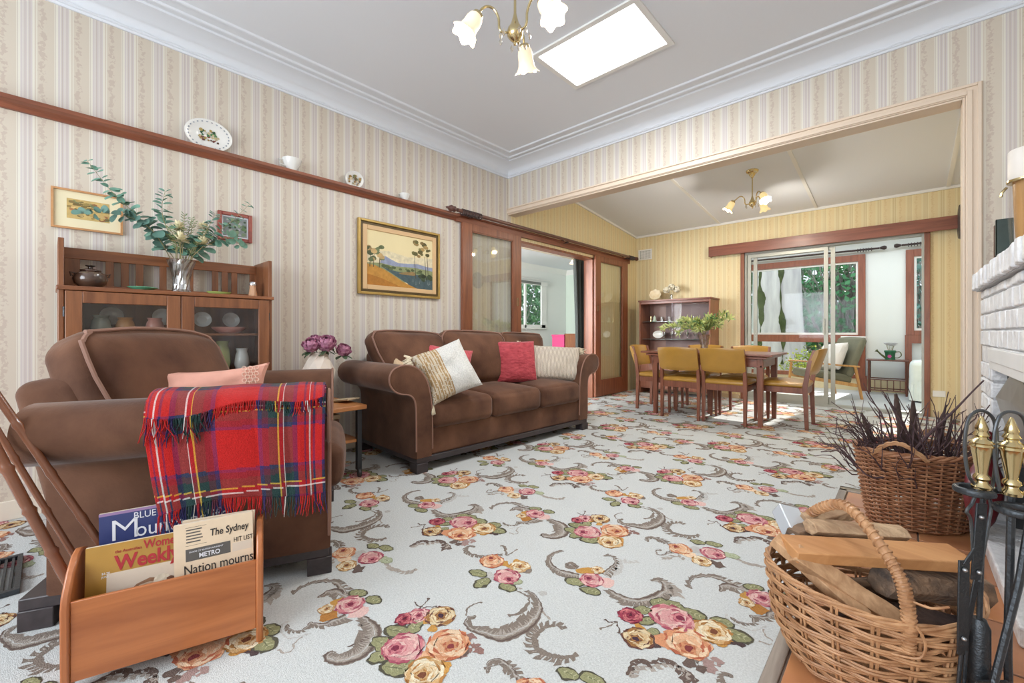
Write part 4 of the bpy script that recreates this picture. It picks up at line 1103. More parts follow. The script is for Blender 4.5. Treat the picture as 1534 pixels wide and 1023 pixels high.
ebr = [((-3.22,0.52,1.40), (-3.16,0.36,1.60), (-3.14,0.24,1.72), (-3.12,0.14,1.86), 22, 0.034),
       ((-3.22,0.50,1.40), (-3.14,0.40,1.55), (-3.10,0.28,1.60), (-3.05,0.12,1.575), 18, 0.036),
       ((-3.21,0.56,1.40), (-3.12,0.46,1.58), (-3.10,0.44,1.68), (-3.08,0.45,1.765), 14, 0.032),
       ((-3.21,0.56,1.40), (-3.13,0.62,1.52), (-3.10,0.74,1.62), (-3.08,0.875,1.79), 20, 0.030),
       ((-3.20,0.58,1.40), (-3.12,0.66,1.50), (-3.08,0.76,1.56), (-3.04,0.82,1.50), 12, 0.036),
       ((-3.19,0.57,1.40), (-3.09,0.62,1.52), (-3.06,0.66,1.62), (-3.04,0.68,1.68), 12, 0.028)]
for bi, (p0, p1, p2, p3, n_, ls) in enumerate(ebr):
    nm = ['long upright branch reaching up left', 'low branch drooping left over the picture', 'short upright branch left of centre', 'long branch reaching up right', 'low branch drooping to the right', 'short bushy branch right of centre'][bi]
    t = thing('eucalyptus_branch', 'grey-green eucalyptus %s from the crystal vase' % nm, 'branch', p0, world=True, group='eucalyptus branches in the crystal vase')
    b = NB(); L_ = smooth_line([Vector((xm-0.01, 0.545, zt+0.05)), Vector(p0), Vector(p1), Vector(p2), Vector(p3)], 12)
    tube(b, L_, [0.0028*(1-0.7*i/len(L_)) for i in range(len(L_))], 5); obj('stem', b, M_stem, t)
    b = NB(); st = 16
    for k in range(n_):
        i = int(st+(len(L_)-1-st)*k/(n_-1)); p = L_[i]; d = (L_[min(i+1, len(L_)-1)]-L_[i-1]).normalized()
        for s in (-1, 1):
            side = Vector((R.uniform(-0.5,0.5), s*R.uniform(0.3,1), R.uniform(-0.6,0.8))); side = (side-d*side.dot(d)*0.6).normalized()
            sz = ls*1.6*(1.15-0.6*k/n_)*R.uniform(0.8,1.15)
            leaf_face(b, p+side*0.004, side, (d+Vector((0.5,-0.3,0.4))).normalized(), sz, sz*0.85)
    obj('leaves', b, M_euc2 if bi == 1 else M_euc, t)
for i, (y, x, z, s) in enumerate(((0.515,-3.11,1.575,0.032), (0.52,-3.09,1.50,0.038), (0.635,-3.10,1.50,0.034), (0.64,-3.12,1.60,0.028))):
    t = thing('cream_flower', ['cream pincushion flower highest in the vase, left', 'large cream bloom low at the vase left', 'cream bloom low at the vase right', 'small cream bloom right among the leaves'][i], 'flower', (x, y, z), world=True, group='cream flowers in the crystal vase')
    b = NB(); tube(b, [(xm-0.01, 0.545, zt+0.12), ((x+xm)/2, (y+0.545)/2, (z+zt+0.15)/2), (x, y, z-0.01)], 0.002, 5); obj('stem', b, M_stem, t)
    b = NB()
    s *= 1.35
    for k in range(60):
        a, e_ = R.uniform(0, 2*PI), R.uniform(-0.2, 1.4); d = Vector((math.cos(a)*math.cos(e_), math.sin(a)*math.cos(e_), math.sin(e_)))
        leaf_face(b, Vector((x, y, z))+d*0.006, d, Vector((0,0,1)), s*R.uniform(0.7,1.1), s*0.3, k=3)
    obj('petals', b, M_flw, t)
gr = thing('greenery_sprigs', 'thin green sprigs filling the middle of the crystal vase', 'greenery', (xm, 0.56, zt+0.1), world=True)
b = NB(); b2 = NB()
for k in range(16):
    a = R.uniform(-1,1); tip = Vector((-3.12+R.uniform(-.04,.05), 0.56+a*0.10, 1.50+R.uniform(0,.22)*(1-abs(a)*0.5)))
    L_ = smooth_line([Vector((xm-0.01+R.uniform(-.02,.02), 0.545+a*0.03, zt+0.08)), (Vector((xm, 0.55, zt+0.2))+tip)/2, tip], 7)
    tube(b, L_, 0.0015, 4)
    for q in range(6, len(L_)):
        for s in (-1, 1): leaf_face(b2, L_[q], Vector((R.uniform(-.5,.5), s, R.uniform(0.2,1.2))), Vector((1,0,0.2)), 0.022, 0.005, k=3)
obj('stems', b, M_stem, gr); obj('leaves', b2, pm('sprig_green', rgb(122,142,96), 0.6), gr)

# ------------------------------------------------------------------ pictures on the wall
M_gilt = pm('gilt_frame', rgb(182,152,88), 0.35, 0.55, var=0.15, scale=6, bump=0.1); M_gilt2 = pm('gilt_inner', rgb(214,178,132), 0.5)
M_dgilt = pm('dark_gilt', rgb(92,76,48), 0.4, 0.4)
def frame_ring(b, x0, x1, ya, yb, za, zb, w):
    box(b, x0, x1, ya, ya+w, za, zb); box(b, x0, x1, yb-w, yb, za, zb); box(b, x0, x1, ya+w, yb-w, za, za+w); box(b, x0, x1, ya+w, yb-w, zb-w, zb)
def paint(parent, name, x, ya, yb, za, zb, items, mat):
    """flat painted shapes on the canvas: items are (layer, [(u,v)...], colour) with u,v in 0..1"""
    verts, faces, cols = [], [], []
    Mi = parent.matrix_basis.inverted()
    for k, (ly, pts, c) in enumerate(items):
        i = len(verts); verts += [tuple(Mi @ Vector((x+0.0004+k*0.00001, ya+(yb-ya)*u, za+(zb-za)*v))) for u, v in pts]; faces.append(tuple(range(i, i+len(pts)))); cols.append(c)
    me = bpy.data.meshes.new(name); me.from_pydata(verts, [], faces); me.update(); o = bpy.data.objects.new(name, me); C.objects.link(o); o.parent = parent
    me.materials.append(mat); set_face_colors(o, cols); return o
def vj(c, a, b_):
    k = R.uniform(a, b_); return [min(255, int(x*k)) for x in c]
M_oil = vcol('oil_paint', rough=0.6, nscale=30, namt=0.18, bump=0.2, bscale=120, spec=0.3)
def B_(u, v, r, n=8, sx=1.0, irr=0.35): return [(u+r*sx*math.cos(2*PI*k/n)*(1+irr*(R.random()-.5)), v+r*math.sin(2*PI*k/n)*(1+irr*(R.random()-.5))) for k in range(n)]
pt = thing('landscape_painting', 'gilt framed landscape painting of a river and gum trees on the striped wall', 'painting', (XA, 2.21, 1.29), world=True)
ya, yb, za, zb = 1.775, 2.635, 1.30, 1.945
b = NB(); frame_ring(b, XA+0.003, XA+0.032, ya, yb, za, zb, 0.022); obj('frame', b, M_gilt, pt, smooth=False, bevel=0.004)
b = NB(); frame_ring(b, XA+0.003, XA+0.020, ya+0.022, yb-0.022, za+0.022, zb-0.022, 0.022); obj('dark_channel', b, M_dgilt, pt, smooth=False, bevel=0.003)
b = NB(); frame_ring(b, XA+0.003, XA+0.024, ya+0.044, yb-0.044, za+0.044, zb-0.044, 0.040); obj('liner', b, M_gilt2, pt, smooth=False, bevel=0.004)
cy_, cyb, cz_, czb = ya+0.084, yb-0.084, za+0.084, zb-0.084
b = NB(); box(b, XA+0.004, XA+0.014, cy_, cyb, cz_, czb); obj('canvas', b, pm('canvas_sky', rgb(232,216,168), 0.6, scale=2, var=0.06), pt, smooth=False)
it = []
it.append((0, [(0,.62),(.3,.66),(.6,.6),(1,.64),(1,.40),(0,.42)], rgb(226,214,180)))
it.append((0, [(.18,.40),(.2,.52),(.26,.56),(.34,.51),(.45,.46),(.58,.47),(.75,.49),(.9,.46),(1,.45),(1,.36),(.18,.36)], rgb(150,158,182)))
it.append((0, [(0,.40),(.2,.42),(.4,.39),(.7,.41),(1,.38),(1,.1),(0,.1)], rgb(142,150,108)))
it.append((0, [(.2,.36),(.4,.30),(.7,.28),(1,.26),(1,0),(.5,0),(.6,.08),(.45,.18)], rgb(78,96,100)))
it.append((0, [(.45,.27),(.55,.30),(.68,.33),(.72,.29),(.7,.25),(.5,.25)], rgb(150,124,82)))
it.append((0, [(0,.38),(.12,.36),(.25,.30),(.4,.2),(.5,.12),(.62,.06),(.75,0),(0,0)], rgb(192,140,66)))
it.append((0, [(0,.2),(.2,.14),(.4,.05),(.5,0),(0,0)], rgb(176,118,50)))
for k in range(14): it.append((0, B_(R.uniform(.22,1), R.uniform(.31,.38), R.uniform(.015,.035), sx=1.2), rgb(*vj((96,108,74),.8,1.1))))
for (u, s) in ((.04,.9),(.09,1.1),(.17,1.0)):
    it.append((0, [(u-.006,.33),(u+.006,.33),(u+.003+.01*s,.62),(u+.01*s-.003,.62)], rgb(92,84,60)))
for k in range(26): it.append((0, B_(R.uniform(.01,.22), R.uniform(.44,.72), R.uniform(.025,.05)), rgb(*vj(((110,120,84) if R.random()<.7 else (178,150,104)),.75,1.15))))
for u in (.72, .89, .93):
    it.append((0, [(u-.005,.2),(u+.006,.2),(u+.002-.02,.66),(u-.024,.66)], rgb(84,76,58)))
for k in range(22): it.append((0, B_(R.uniform(.66,.95), R.uniform(.62,.93)-.0, R.uniform(.02,.045)), rgb(*vj(((128,122,76) if R.random()<.6 else (172,144,92)),.7,1.1))))
for k in range(10): it.append((0, B_(R.uniform(.72,1), R.uniform(.2,.3), R.uniform(.02,.05)), rgb(*vj((72,84,60),.7,1.1))))
for k in range(8): it.append((0, [(u_:=R.uniform(.62,.95), v_:=R.uniform(.04,.2)), (u_+.01, v_), (u_+.005, v_+.08)], rgb(130,140,140)))
it = [(l, [(min(1,max(0,u)), min(1,max(0,v))) for u, v in pts], c) for l, pts, c in it]
paint(pt, 'painted_scene', XA+0.0145, cy_, cyb, cz_, czb, it, M_oil)

pl = thing('framed_print', 'narrow oak framed sepia print hanging left of the eucalyptus', 'picture', (XA, 0.15, 1.54), world=True)
b = NB(); frame_ring(b, XA+0.003, XA+0.02, 0.012, 0.302, 1.545, 1.765, 0.010); obj('frame', b, wood('light_oak', rgb(186,132,84), rgb(208,158,108), 0.4, 'y'), pl, smooth=False)
b = NB(); box(b, XA+0.003, XA+0.010, 0.022, 0.292, 1.555, 1.755); obj('mount', b, pm('cream_mount', rgb(232,220,184), 0.8), pl, smooth=False)
it = [(0, [(0,0),(1,0),(1,1),(0,1)], rgb(206,176,112))]
for k in range(60):
    u, v = R.random(), R.uniform(.1,.95); it.append((0, [(min(1,max(0,a)), min(1,max(0,c))) for a, c in B_(u, v, R.uniform(.03,.09))], rgb(*vj(R.choice([(150,128,76),(178,150,92),(120,104,66),(206,178,118),(128,132,92),(170,116,78)]),.8,1.15))))
paint(pl, 'printed_scene', XA+0.0102, 0.072, 0.245, 1.605, 1.715, it, M_oil)
pr = thing('framed_print', 'small red-brown framed garden print right of the eucalyptus', 'picture', (XA, 0.88, 1.6), world=True)
b = NB(); frame_ring(b, XA+0.003, XA+0.024, 0.775, 0.982, 1.60, 1.795, 0.024); obj('frame', b, wood('red_mahogany', rgb(122,48,40), rgb(156,70,56), 0.35, 'y'), pr, smooth=False, bevel=0.004)
b = NB(); box(b, XA+0.003, XA+0.012, 0.799, 0.958, 1.624, 1.771); obj('mount', b, pm('blue_white_mount', rgb(216,222,228), 0.7), pr, smooth=False)
it = [(0, [(0,0),(1,0),(1,1),(0,1)], rgb(128,136,136))]
for k in range(60): it.append((0, [(min(1,max(0,a)), min(1,max(0,c))) for a, c in B_(R.random(), R.random()*.9, R.uniform(.04,.1))], rgb(*vj(R.choice([(96,120,84),(70,92,66),(150,158,150),(120,140,110),(168,170,172)]),.8,1.15))))
paint(pr, 'printed_scene', XA+0.0124, 0.808, 0.949, 1.633, 1.762, it, M_oil)

# ------------------------------------------------------------------ china on the picture rail
zr = 2.18
pb = thing('oval_plate', 'oval china plate with a printed mill scene propped on the picture rail', 'plate', (XA+0.05, 0.72, zr), world=True)
Mp = T(XA+0.035, 0.72, zr+0.092) @ Matrix.Rotation(math.radians(12), 4, 'Y') @ Matrix(((0,0,1,0),(1,0,0,0),(0,1,0,0),(0,0,0,1)))
b = NB(); r = 0.094; lathe(b, [(0.001,-0.004),(r*0.6,-0.003),(r*1.0,0.012),(r*1.02,0.015),(r*0.98,0.016),(r*0.66,0.003),(0.001,0.001)], 40, Mp, sx=1.38); obj('dish', b, M_china, pb)
def on_plate(parent, M, name, items, mat):
    verts, faces, cols = [], [], []; Mi = parent.matrix_basis.inverted()
    for k, (pts, z, c) in enumerate(items):
        i = len(verts); verts += [tuple(Mi @ (M @ Vector((u, v, z+k*0.00002)))) for u, v in pts]; faces.append(tuple(range(i, i+len(pts)))); cols.append(c)
    me = bpy.data.meshes.new(name); me.from_pydata(verts, [], faces); me.update(); o = bpy.data.objects.new(name, me); C.objects.link(o); o.parent = parent
    me.materials.append(mat); set_face_colors(o, cols)
it = []
for k in range(26):
    a = 2*PI*k/26; it.append((B_(0.082*1.38*math.cos(a), 0.082*math.sin(a), 0.006, 5), 0.0125, rgb(150,158,168)))
for k in range(34): it.append((B_(R.uniform(-.05,.055), R.uniform(-.03,.032), R.uniform(.005,.011), 6), 0.004, rgb(*R.choice([(70,120,84),(92,136,92),(60,88,66),(172,150,92),(196,180,140),(130,60,56),(214,214,206)]))))
for k in range(10): it.append((B_(R.uniform(-.05,.055), R.uniform(-.038,-.015), R.uniform(.004,.008), 6), 0.0052, rgb(*R.choice([(110,64,54),(86,60,48),(160,130,84)]))))
on_plate(pb, Mp, 'printed_scene', it, M_oil)
ps = thing('saucer', 'small round china saucer with brown roses propped on the picture rail', 'plate', (XA+0.05, 1.73, zr), world=True)
Mp = T(XA+0.038, 1.73, zr+0.066) @ Matrix.Rotation(math.radians(14), 4, 'Y') @ Matrix(((0,0,1,0),(1,0,0,0),(0,1,0,0),(0,0,0,1)))
b = NB(); r = 0.066; lathe(b, [(0.001,-0.004),(r*0.6,-0.003),(r*1.0,0.01),(r*1.02,0.013),(r*0.98,0.014),(r*0.66,0.003),(0.001,0.001)], 32, Mp, sx=1.2); obj('dish', b, M_china, ps)
it = [(B_(R.uniform(-.045,.055), R.uniform(-.045,.03), R.uniform(.006,.012), 6), 0.010, rgb(*R.choice([(150,120,70),(176,146,88),(106,84,62),(120,120,80),(206,190,160)]))) for k in range(40)]
on_plate(ps, Mp, 'printed_roses', it, M_oil)
def cup(y, s, lab):
    t = thing('teacup', lab, 'cup', (XA+0.04, y, zr), world=True)
    b = NB(); lathe(b, [(0.001,0),(0.02*s,0),(0.022*s,0.006*s),(0.036*s,0.03*s),(0.043*s,0.055*s),(0.040*s,0.055*s),(0.02*s,0.01*s),(0.001,0.008*s)], 24, T(XA+0.04, y, zr)); obj('bowl', b, M_china, t)
    b = NB(); tube(b, [(XA+0.04, y-0.036*s, zr+0.045*s), (XA+0.04, y-0.058*s, zr+0.042*s), (XA+0.04, y-0.056*s, zr+0.022*s), (XA+0.04, y-0.03*s, zr+0.018*s)], 0.003*s, 6); obj('handle', b, M_china, t)
cup(1.24, 1.55, 'white teacup on the picture rail between the two plates'); cup(2.22, 1.1, 'tiny white cup on the picture rail near the curtain rod')
# ------------------------------------------------------------------ dining table and chairs
M_teak = wood('table_teak', rgb(110,62,46), rgb(150,92,70), 0.35, 'x', coat=0.3)
M_teakz = wood('chair_teak', rgb(104,58,42), rgb(146,90,66), 0.4, 'z')
M_vinyl2 = pm('mustard_vinyl', rgb(176,132,56), 0.35, scale=10, var=0.06, bump=0.06, bscale=30, coat=0.15)
TB = (-2.36, -0.97, 4.87, 5.63)
dt = thing('dining_table', 'long red-brown timber draw-leaf dining table under the gold-shaded chandelier', 'table', (-1.665, 5.25, 0), world=True)
b = NB(); box(b, TB[0], TB[1], TB[2], TB[3], 0.725, 0.747); obj('tabletop', b, M_teak, dt, bevel=0.004)
b = NB(); box(b, TB[0]+0.06, TB[1]-0.055, TB[2]+0.015, TB[3]-0.015, 0.698, 0.718); obj('draw_leaf', b, M_teak, dt, bevel=0.004)
b = NB()
x0, x1, y0_, y1_ = TB[0]+0.13, TB[1]-0.10, TB[2]+0.05, TB[3]-0.05
box(b, x0, x1, y0_, y0_+0.02, 0.61, 0.695); box(b, x0, x1, y1_-0.02, y1_, 0.61, 0.695); box(b, x0, x0+0.02, y0_, y1_, 0.61, 0.695); box(b, x1-0.02, x1, y0_, y1_, 0.61, 0.695)
obj('apron', b, M_teak, dt, bevel=0.003)
for x in (-2.205, -1.09):
    for y in (4.95, 5.57):
        b = NB(); taper(b, x, y, 0, 0.70, 0.021, 0.031); obj('leg', b, M_teakz, dt, bevel=0.003)
def dining_chair(label, x, y, rz):
    """local: sitter faces +y; back at -y side"""
    t = thing('dining_chair', label, 'chair', (x, y, 0), rz, 'mustard dining chairs round the table')
    w = 0.205
    for s in (-1, 1):
        b = NB()
        pts = [(s*w, -0.215, 0), (s*w, -0.20, 0.42), (s*w, -0.235, 0.66), (s*w, -0.275, 0.795)]
        hw = [(0.014, 0.016), (0.019, 0.022), (0.013, 0.018), (0.009, 0.012)]
        rings = [[Vector((p[0]+a*h[0], p[1]+c*h[1], p[2])) for a, c in ((-1,-1),(1,-1),(1,1),(-1,1))] for p, h in zip(pts, hw)]
        loft(b, rings); obj('rear_leg', b, M_teakz, t, bevel=0.002)
        b = NB(); taper(b, s*w, 0.205, 0, 0.42, 0.012, 0.019); obj('front_leg', b, M_teakz, t, bevel=0.002)
        b = NB(); box(b, s*w-0.011, s*w+0.011, -0.2, 0.2, 0.355, 0.415); obj('side_rail', b, M_teakz, t, bevel=0.002)
    b = NB(); box(b, -w, w, -0.211, -0.19, 0.35, 0.42); obj('back_rail', b, M_teakz, t, bevel=0.002)
    b = NB(); prism(b, [(-w, 0.415), (-w, 0.355), (-w+0.08, 0.355), (-w+0.11, 0.375), (w-0.11, 0.375), (w-0.08, 0.355), (w, 0.355), (w, 0.415)], 0.193, 0.214, lambda a, c, q: (a, q, c)); obj('front_rail', b, M_teakz, t)
    b = NB(); rbox(b, 0.43, 0.43, 0.055, 0.024, T(0, 0, 0.438), puff=0.025, seg=8); obj('seat', b, M_vinyl2, t)
    # curved padded back
    b = NB(); rings = []
    for k in range(13):
        f = -1+k/6; xx = f*(w+0.012); yy = -0.045*(1-f*f)
        ring = []
        for q in range(14):
            a = 2*PI*q/14; dz = sgnpow(math.sin(a), 0.55)*0.125; dy = sgnpow(math.cos(a), 0.7)*0.020
            z = 0.675+dz; lean = -(z-0.55)*0.34
            ring.append(Vector((xx, -0.218+yy+dy+lean+(0.02 if False else 0), z+0.012*(1-f*f)*(1 if dz > 0 else -0.4))))
        rings.append(ring)
    loft(b, rings); obj('backrest', b, M_vinyl2, t)
    return t
dining_chair('mustard vinyl dining chair seen from behind, left of the near pair', -1.87, 5.045, 0.0)
dining_chair('mustard vinyl dining chair seen from behind, right of the near pair', -1.413, 5.065, 0.0)
dining_chair('mustard vinyl dining chair across the table, nearer the display cabinet', -1.93, 5.56, PI)
dining_chair('mustard vinyl dining chair across the table, nearer the glass door', -1.40, 5.57, PI)
dining_chair('mustard vinyl dining chair at the left head of the table', -2.31, 5.32, -PI/2)
dining_chair('mustard vinyl dining chair at the window end, pulled out from the table', -0.93, 5.30, PI/2)
# vase of leaves on the table
xv, yv, zt2 = -1.72, 5.18, 0.747
gv = thing('glass_vase', 'flared clear cut-glass vase on the dining table', 'vase', (xv, yv, zt2), world=True)
b = NB(); rings = []
for i, (r, z) in enumerate([(0.040,0),(0.042,0.008),(0.036,0.03),(0.040,0.08),(0.052,0.14),(0.072,0.20),(0.068,0.198),(0.046,0.14),(0.034,0.08),(0.030,0.03)]):
    rings.append([Vector((xv+(r+(0.002 if k % 2 else -0.002))*math.cos(2*PI*k/20), yv+(r+(0.002 if k % 2 else -0.002))*math.sin(2*PI*k/20), zt2+z)) for k in range(20)])
loft(b, rings); obj('glass_body', b, M_cryst, gv, smooth=False)
M_lg = pm('olive_leaf', rgb(178,190,104), 0.6, scale=9, col2=rgb(216,222,150)); M_lg2 = pm('deep_leaf', rgb(104,144,92), 0.6)
targets = [(-2.10,5.10,1.05),(-2.16,5.02,1.02),(-2.0,5.2,1.10),(-1.92,5.08,1.12),(-1.84,5.12,1.08),(-1.75,5.05,1.10),(-1.68,5.2,1.14),(-1.60,5.1,1.12),(-1.55,5.16,1.05),(-1.48,5.1,1.18),(-1.42,5.14,1.13),(-1.72,5.0,1.02),(-2.05,5.25,0.97)]
gl = thing('leafy_bouquet', 'spreading yellow-green leafy sprays in the dining table vase', 'plant', (xv, yv, zt2+0.05), world=True)
b = NB(); b2 = NB(); b3 = NB()
for i, tg in enumerate(targets):
    tg = Vector(tg); L_ = smooth_line([Vector((xv, yv, zt2+0.04)), Vector((xv, yv, zt2+0.19))*0.55+tg*0.0+Vector((xv, yv, zt2+0.19))*0.45, (tg+Vector((xv, yv, zt2+0.32)))/2, tg], 10)
    tube(b, L_, [0.003*(1-0.7*k/len(L_)) for k in range(len(L_))], 5)
    for k in range(13, len(L_)):
        p = L_[k]; d = (L_[min(k+1, len(L_)-1)]-L_[k-1]).normalized()
        for s in range(4):
            dd = (d*0.8+Vector((R.uniform(-1,1), R.uniform(-1,1), R.uniform(-0.6,1.0)))).normalized()
            leaf_face(b2 if R.random() < 0.78 else b3, p, dd, Vector((R.uniform(-.5,.5), -0.6, 0.7)).normalized(), R.uniform(0.05,0.085), R.uniform(0.011,0.017), k=4)
obj('stems', b, M_stem, gl); obj('leaves', b2, M_lg, gl); obj('darker_leaves', b3, M_lg2, gl)

# ------------------------------------------------------------------ glass display cabinet on the far wall
M_rosew = wood('sideboard_teak', rgb(122,72,52), rgb(160,100,72), 0.35, 'z')
dc = thing('china_cabinet', 'brown timber china cabinet with glass shelves on the dining room far wall', 'cabinet', (-2.55, YF-0.22, 0), world=True)
ax0, ax1, ay0, ay1 = -3.17, -2.07, YF-0.40, YF-0.02
b = NB(); box(b, ax0, ax0+0.022, ay0, ay1, 0.0, 1.46); box(b, ax1-0.022, ax1, ay0, ay1, 0.0, 1.46); box(b, ax0+0.022, ax1-0.022, ay0, ay1, 0.55, 0.572); box(b, ax0+0.022, ax1-0.022, ay0+0.02, ay1, 0.08, 0.10)
obj('carcass', b, M_rosew, dc, bevel=0.003)
b = NB(); box(b, ax0-0.012, ax1+0.012, ay0-0.012, ay1, 1.46, 1.485); box(b, ax0+0.022, ax1-0.022, ay0+0.004, ay0+0.02, 1.42, 1.46); obj('top', b, M_cedarx, dc, bevel=0.004)
b = NB(); box(b, ax0+0.02, ax1-0.02, ay1-0.014, ay1, 0.572, 1.46); bk = obj('back_panel', b, pm('cabinet_back', rgb(150,108,92), 0.35, coat=0.5), dc, smooth=False)
M_mirror = pm('smoky_mirror', rgb(128,102,98), 0.5, 0.0)
b = NB(); box(b, -2.88, ax1-0.03, ay1-0.018, ay1-0.0145, 0.58, 1.41); obj('mirror_back', b, M_mirror, dc, smooth=False)
b = NB(); box(b, ax0+0.022, ax1-0.022, ay0+0.005, ay0+0.022, 0.10, 0.55); obj('lower_doors', b, M_rosew, dc, bevel=0.003)
for zz in (0.86, 1.14):
    b = NB(); box(b, ax0+0.022, ax1-0.022, ay0+0.06, ay1-0.02, zz, zz+0.006); obj('glass_shelf', b, pm('shelf_glass', rgb(150,172,168), 0.1, trans=0.7), dc, smooth=False)
b = NB(); box(b, -2.64, -2.628, ay0+0.012, ay0+0.016, 0.575, 1.42); box(b, -2.60, ax1-0.024, ay0+0.02, ay0+0.023, 0.575, 1.42); obj('sliding_pane', b, M_pane, dc, smooth=False)
# ornaments
yc = (ay0+ay1)/2-0.03
b = NB(); lathe(b, [(0.001,0),(0.03,0),(0.034,0.012),(0.02,0.035),(0.024,0.06),(0.010,0.085),(0.001,0.10)], 14, T(-2.98, yc, 1.147)); tag(obj('figurine', b, pm('pale_jade', rgb(206,222,204), 0.3)), 'small pale green bird figurine on the upper glass shelf', 'ornament')
b = NB(); lathe(b, [(0.001,0),(0.02,0),(0.022,0.02),(0.012,0.05),(0.016,0.09),(0.001,0.1)], 12, T(-3.05, yc+0.02, 1.147)); tag(obj('figurine', b, M_brass), 'small gold figurine at the left end of the upper glass shelf', 'ornament')
plate('decorative_plate', axis_M((-2.93, yc+0.03, 0.935), (0.2, -1, 0.2)), 0.06, M_china, 'oval cream plate standing upright on the lower glass shelf', oval=1.4)
for i, x in enumerate((-2.82, -2.70, -2.58, -2.46, -2.34, -2.22)):
    b = NB(); lathe(b, [(0.001,0),(0.02,0),(0.024,0.004),(0.004,0.012),(0.004,0.045),(0.024,0.07),(0.026,0.11),(0.023,0.11),(0.018,0.07),(0.001,0.055)], 14, T(x, yc, 0.867)); o = tag(obj('wine_glass', b, M_cryst), 'stemmed glass in the row on the lower shelf of the china cabinet', 'glass', 'stemmed glasses in the china cabinet')
for i, x in enumerate((-2.86, -2.74, -2.5, -2.36)):
    b = NB(); lathe(b, [(0.001,0),(0.022,0),(0.026,0.07),(0.023,0.07),(0.001,0.01)], 14, T(x, yc, 1.147)); tag(obj('tumbler', b, M_cryst), 'short clear tumbler on the upper shelf of the china cabinet', 'glass', 'tumblers in the china cabinet')
# on top of the cabinet
tp = 1.485
M_shell = pm('shell_cream', rgb(226,204,162), 0.4, scale=20, col2=rgb(240,228,200))
b = NB(); lathe(b, [(0.001,0),(0.04,0.01),(0.085,0.045),(0.09,0.055),(0.07,0.045),(0.03,0.03),(0.001,0.03)], 24, axis_M((-2.98, YF-0.20, tp+0.078), (0.2,-0.9,0.35)))
sh = thing('shell_ornament', 'cream scalloped shell ornament at the left of the china cabinet top', 'ornament', (-2.98, YF-0.2, tp), world=True)
for v in b.verts:
    a = math.atan2(v.co.z-(tp+0.078), v.co.x+2.98); v.co += (v.co-Vector((-2.98, YF-0.2, tp+0.078)))*0.08*math.sin(9*a)
obj('bowl', b, M_shell, sh)
b = NB(); lathe(b, [(0.001,0),(0.03,0.0),(0.02,0.012),(0.001,0.014)], 16, T(-2.98, YF-0.2, tp)); obj('foot', b, M_shell, sh)
hv = thing('posy_vase', 'small clear vase holding white hydrangeas on the china cabinet', 'vase', (-2.72, YF-0.2, tp), world=True)
b = NB(); lathe(b, [(0.001,0),(0.022,0),(0.024,0.03),(0.014,0.07),(0.02,0.09),(0.016,0.09),(0.001,0.02)], 16, T(-2.72, YF-0.2, tp)); obj('glass_body', b, M_cryst, hv)
for i, (x, z, lab) in enumerate(((-2.80, tp+0.16, 'left of the three'), (-2.72, tp+0.205, 'topmost of the three'), (-2.64, tp+0.165, 'right of the three'))):
    hy = thing('hydrangea', 'white hydrangea head on the china cabinet, %s' % lab, 'flower', (x, YF-0.2, z), world=True)
    b = NB()
    for k in range(70):
        d = Vector((R.gauss(0,1), R.gauss(0,1), R.gauss(0,1))).normalized(); c0 = Vector((x, YF-0.2, z))+d*0.045
        for q in range(4):
            tt = d.orthogonal().normalized(); tt.rotate(Matrix.Rotation(q*PI/2, 3, d)); leaf_face(b, c0, (tt+d*0.3), d, 0.018, 0.015, k=3)
    obj('florets', b, pm('hydrangea_white', rgb(240,234,214), 0.8, var=0.06, scale=30), hy)
    b = NB(); tube(b, [(-2.72, YF-0.2, tp+0.03), ((x-2.72)/2, YF-0.2, tp+0.11), (x, YF-0.2, z)], 0.002, 5); obj('stem', b, M_stem, hy)
# vent, outlet, clock, switch
vt = thing('air_vent', 'white square louvred air vent high beside the far left corner', 'vent', (-3.25, YF, 2.21), world=True)
b = NB(); frame_ring(b, 0, 0, 0, 0, 0, 0, 0) if False else None
for (xa, xb, za_, zb_) in ((-3.37,-3.345,2.205,2.38),(-3.155,-3.13,2.205,2.38),(-3.345,-3.155,2.205,2.225),(-3.345,-3.155,2.36,2.38)): box(b, xa, xb, YF-0.02, YF, za_, zb_)
obj('frame', b, M_white, vt, bevel=0.002)
b = NB()
for k in range(1, 9): box(b, -3.345+0.19*k/9-0.005, -3.345+0.19*k/9+0.005, YF-0.014, YF-0.006, 2.225, 2.36)
for k in range(1, 7): box(b, -3.345, -3.155, YF-0.012, YF-0.004, 2.225+0.135*k/7-0.004, 2.225+0.135*k/7+0.004)
obj('grille', b, M_white, vt, smooth=False)
b = NB(); box(b, -3.345, -3.155, YF-0.003, YF, 2.225, 2.36); obj('shade_sheet', b, pm('vent_shade', rgb(60,56,52), 0.9), vt, smooth=False)  # thin dark sheet, painting the vent's inner shade behind the grille
b = NB(); box(b, 0.235, 0.34, YF-0.012, YF, 0.235, 0.305); so_ = obj('power_outlet', b, M_white, bevel=0.003); tag(so_, 'white double power outlet low on the wall right of the glazed door', 'outlet')
ck = thing('wall_plaque', 'dark narrow plaque seen edge-on on the dining side wall', 'plaque', (XD, 6.4, 2.0), world=True)
b = NB(); 
b = NB(); lathe(b, [(0.001,0),(0.17,0),(0.19,0.012),(0.18,0.03),(0.001,0.035)], 24, axis_M((XD, 6.70, 2.17), (-1,0,0)), sy=1.0)
obj('disc', b, pm('dark_plaque', rgb(70,66,70), 0.4), ck)
b = NB(); box(b, XD-0.012, XD, 6.62, 6.70, 1.28, 1.42); tag(obj('light_switch', b, M_white, bevel=0.003), 'white light switch on the dining side wall near the opening', 'switch')

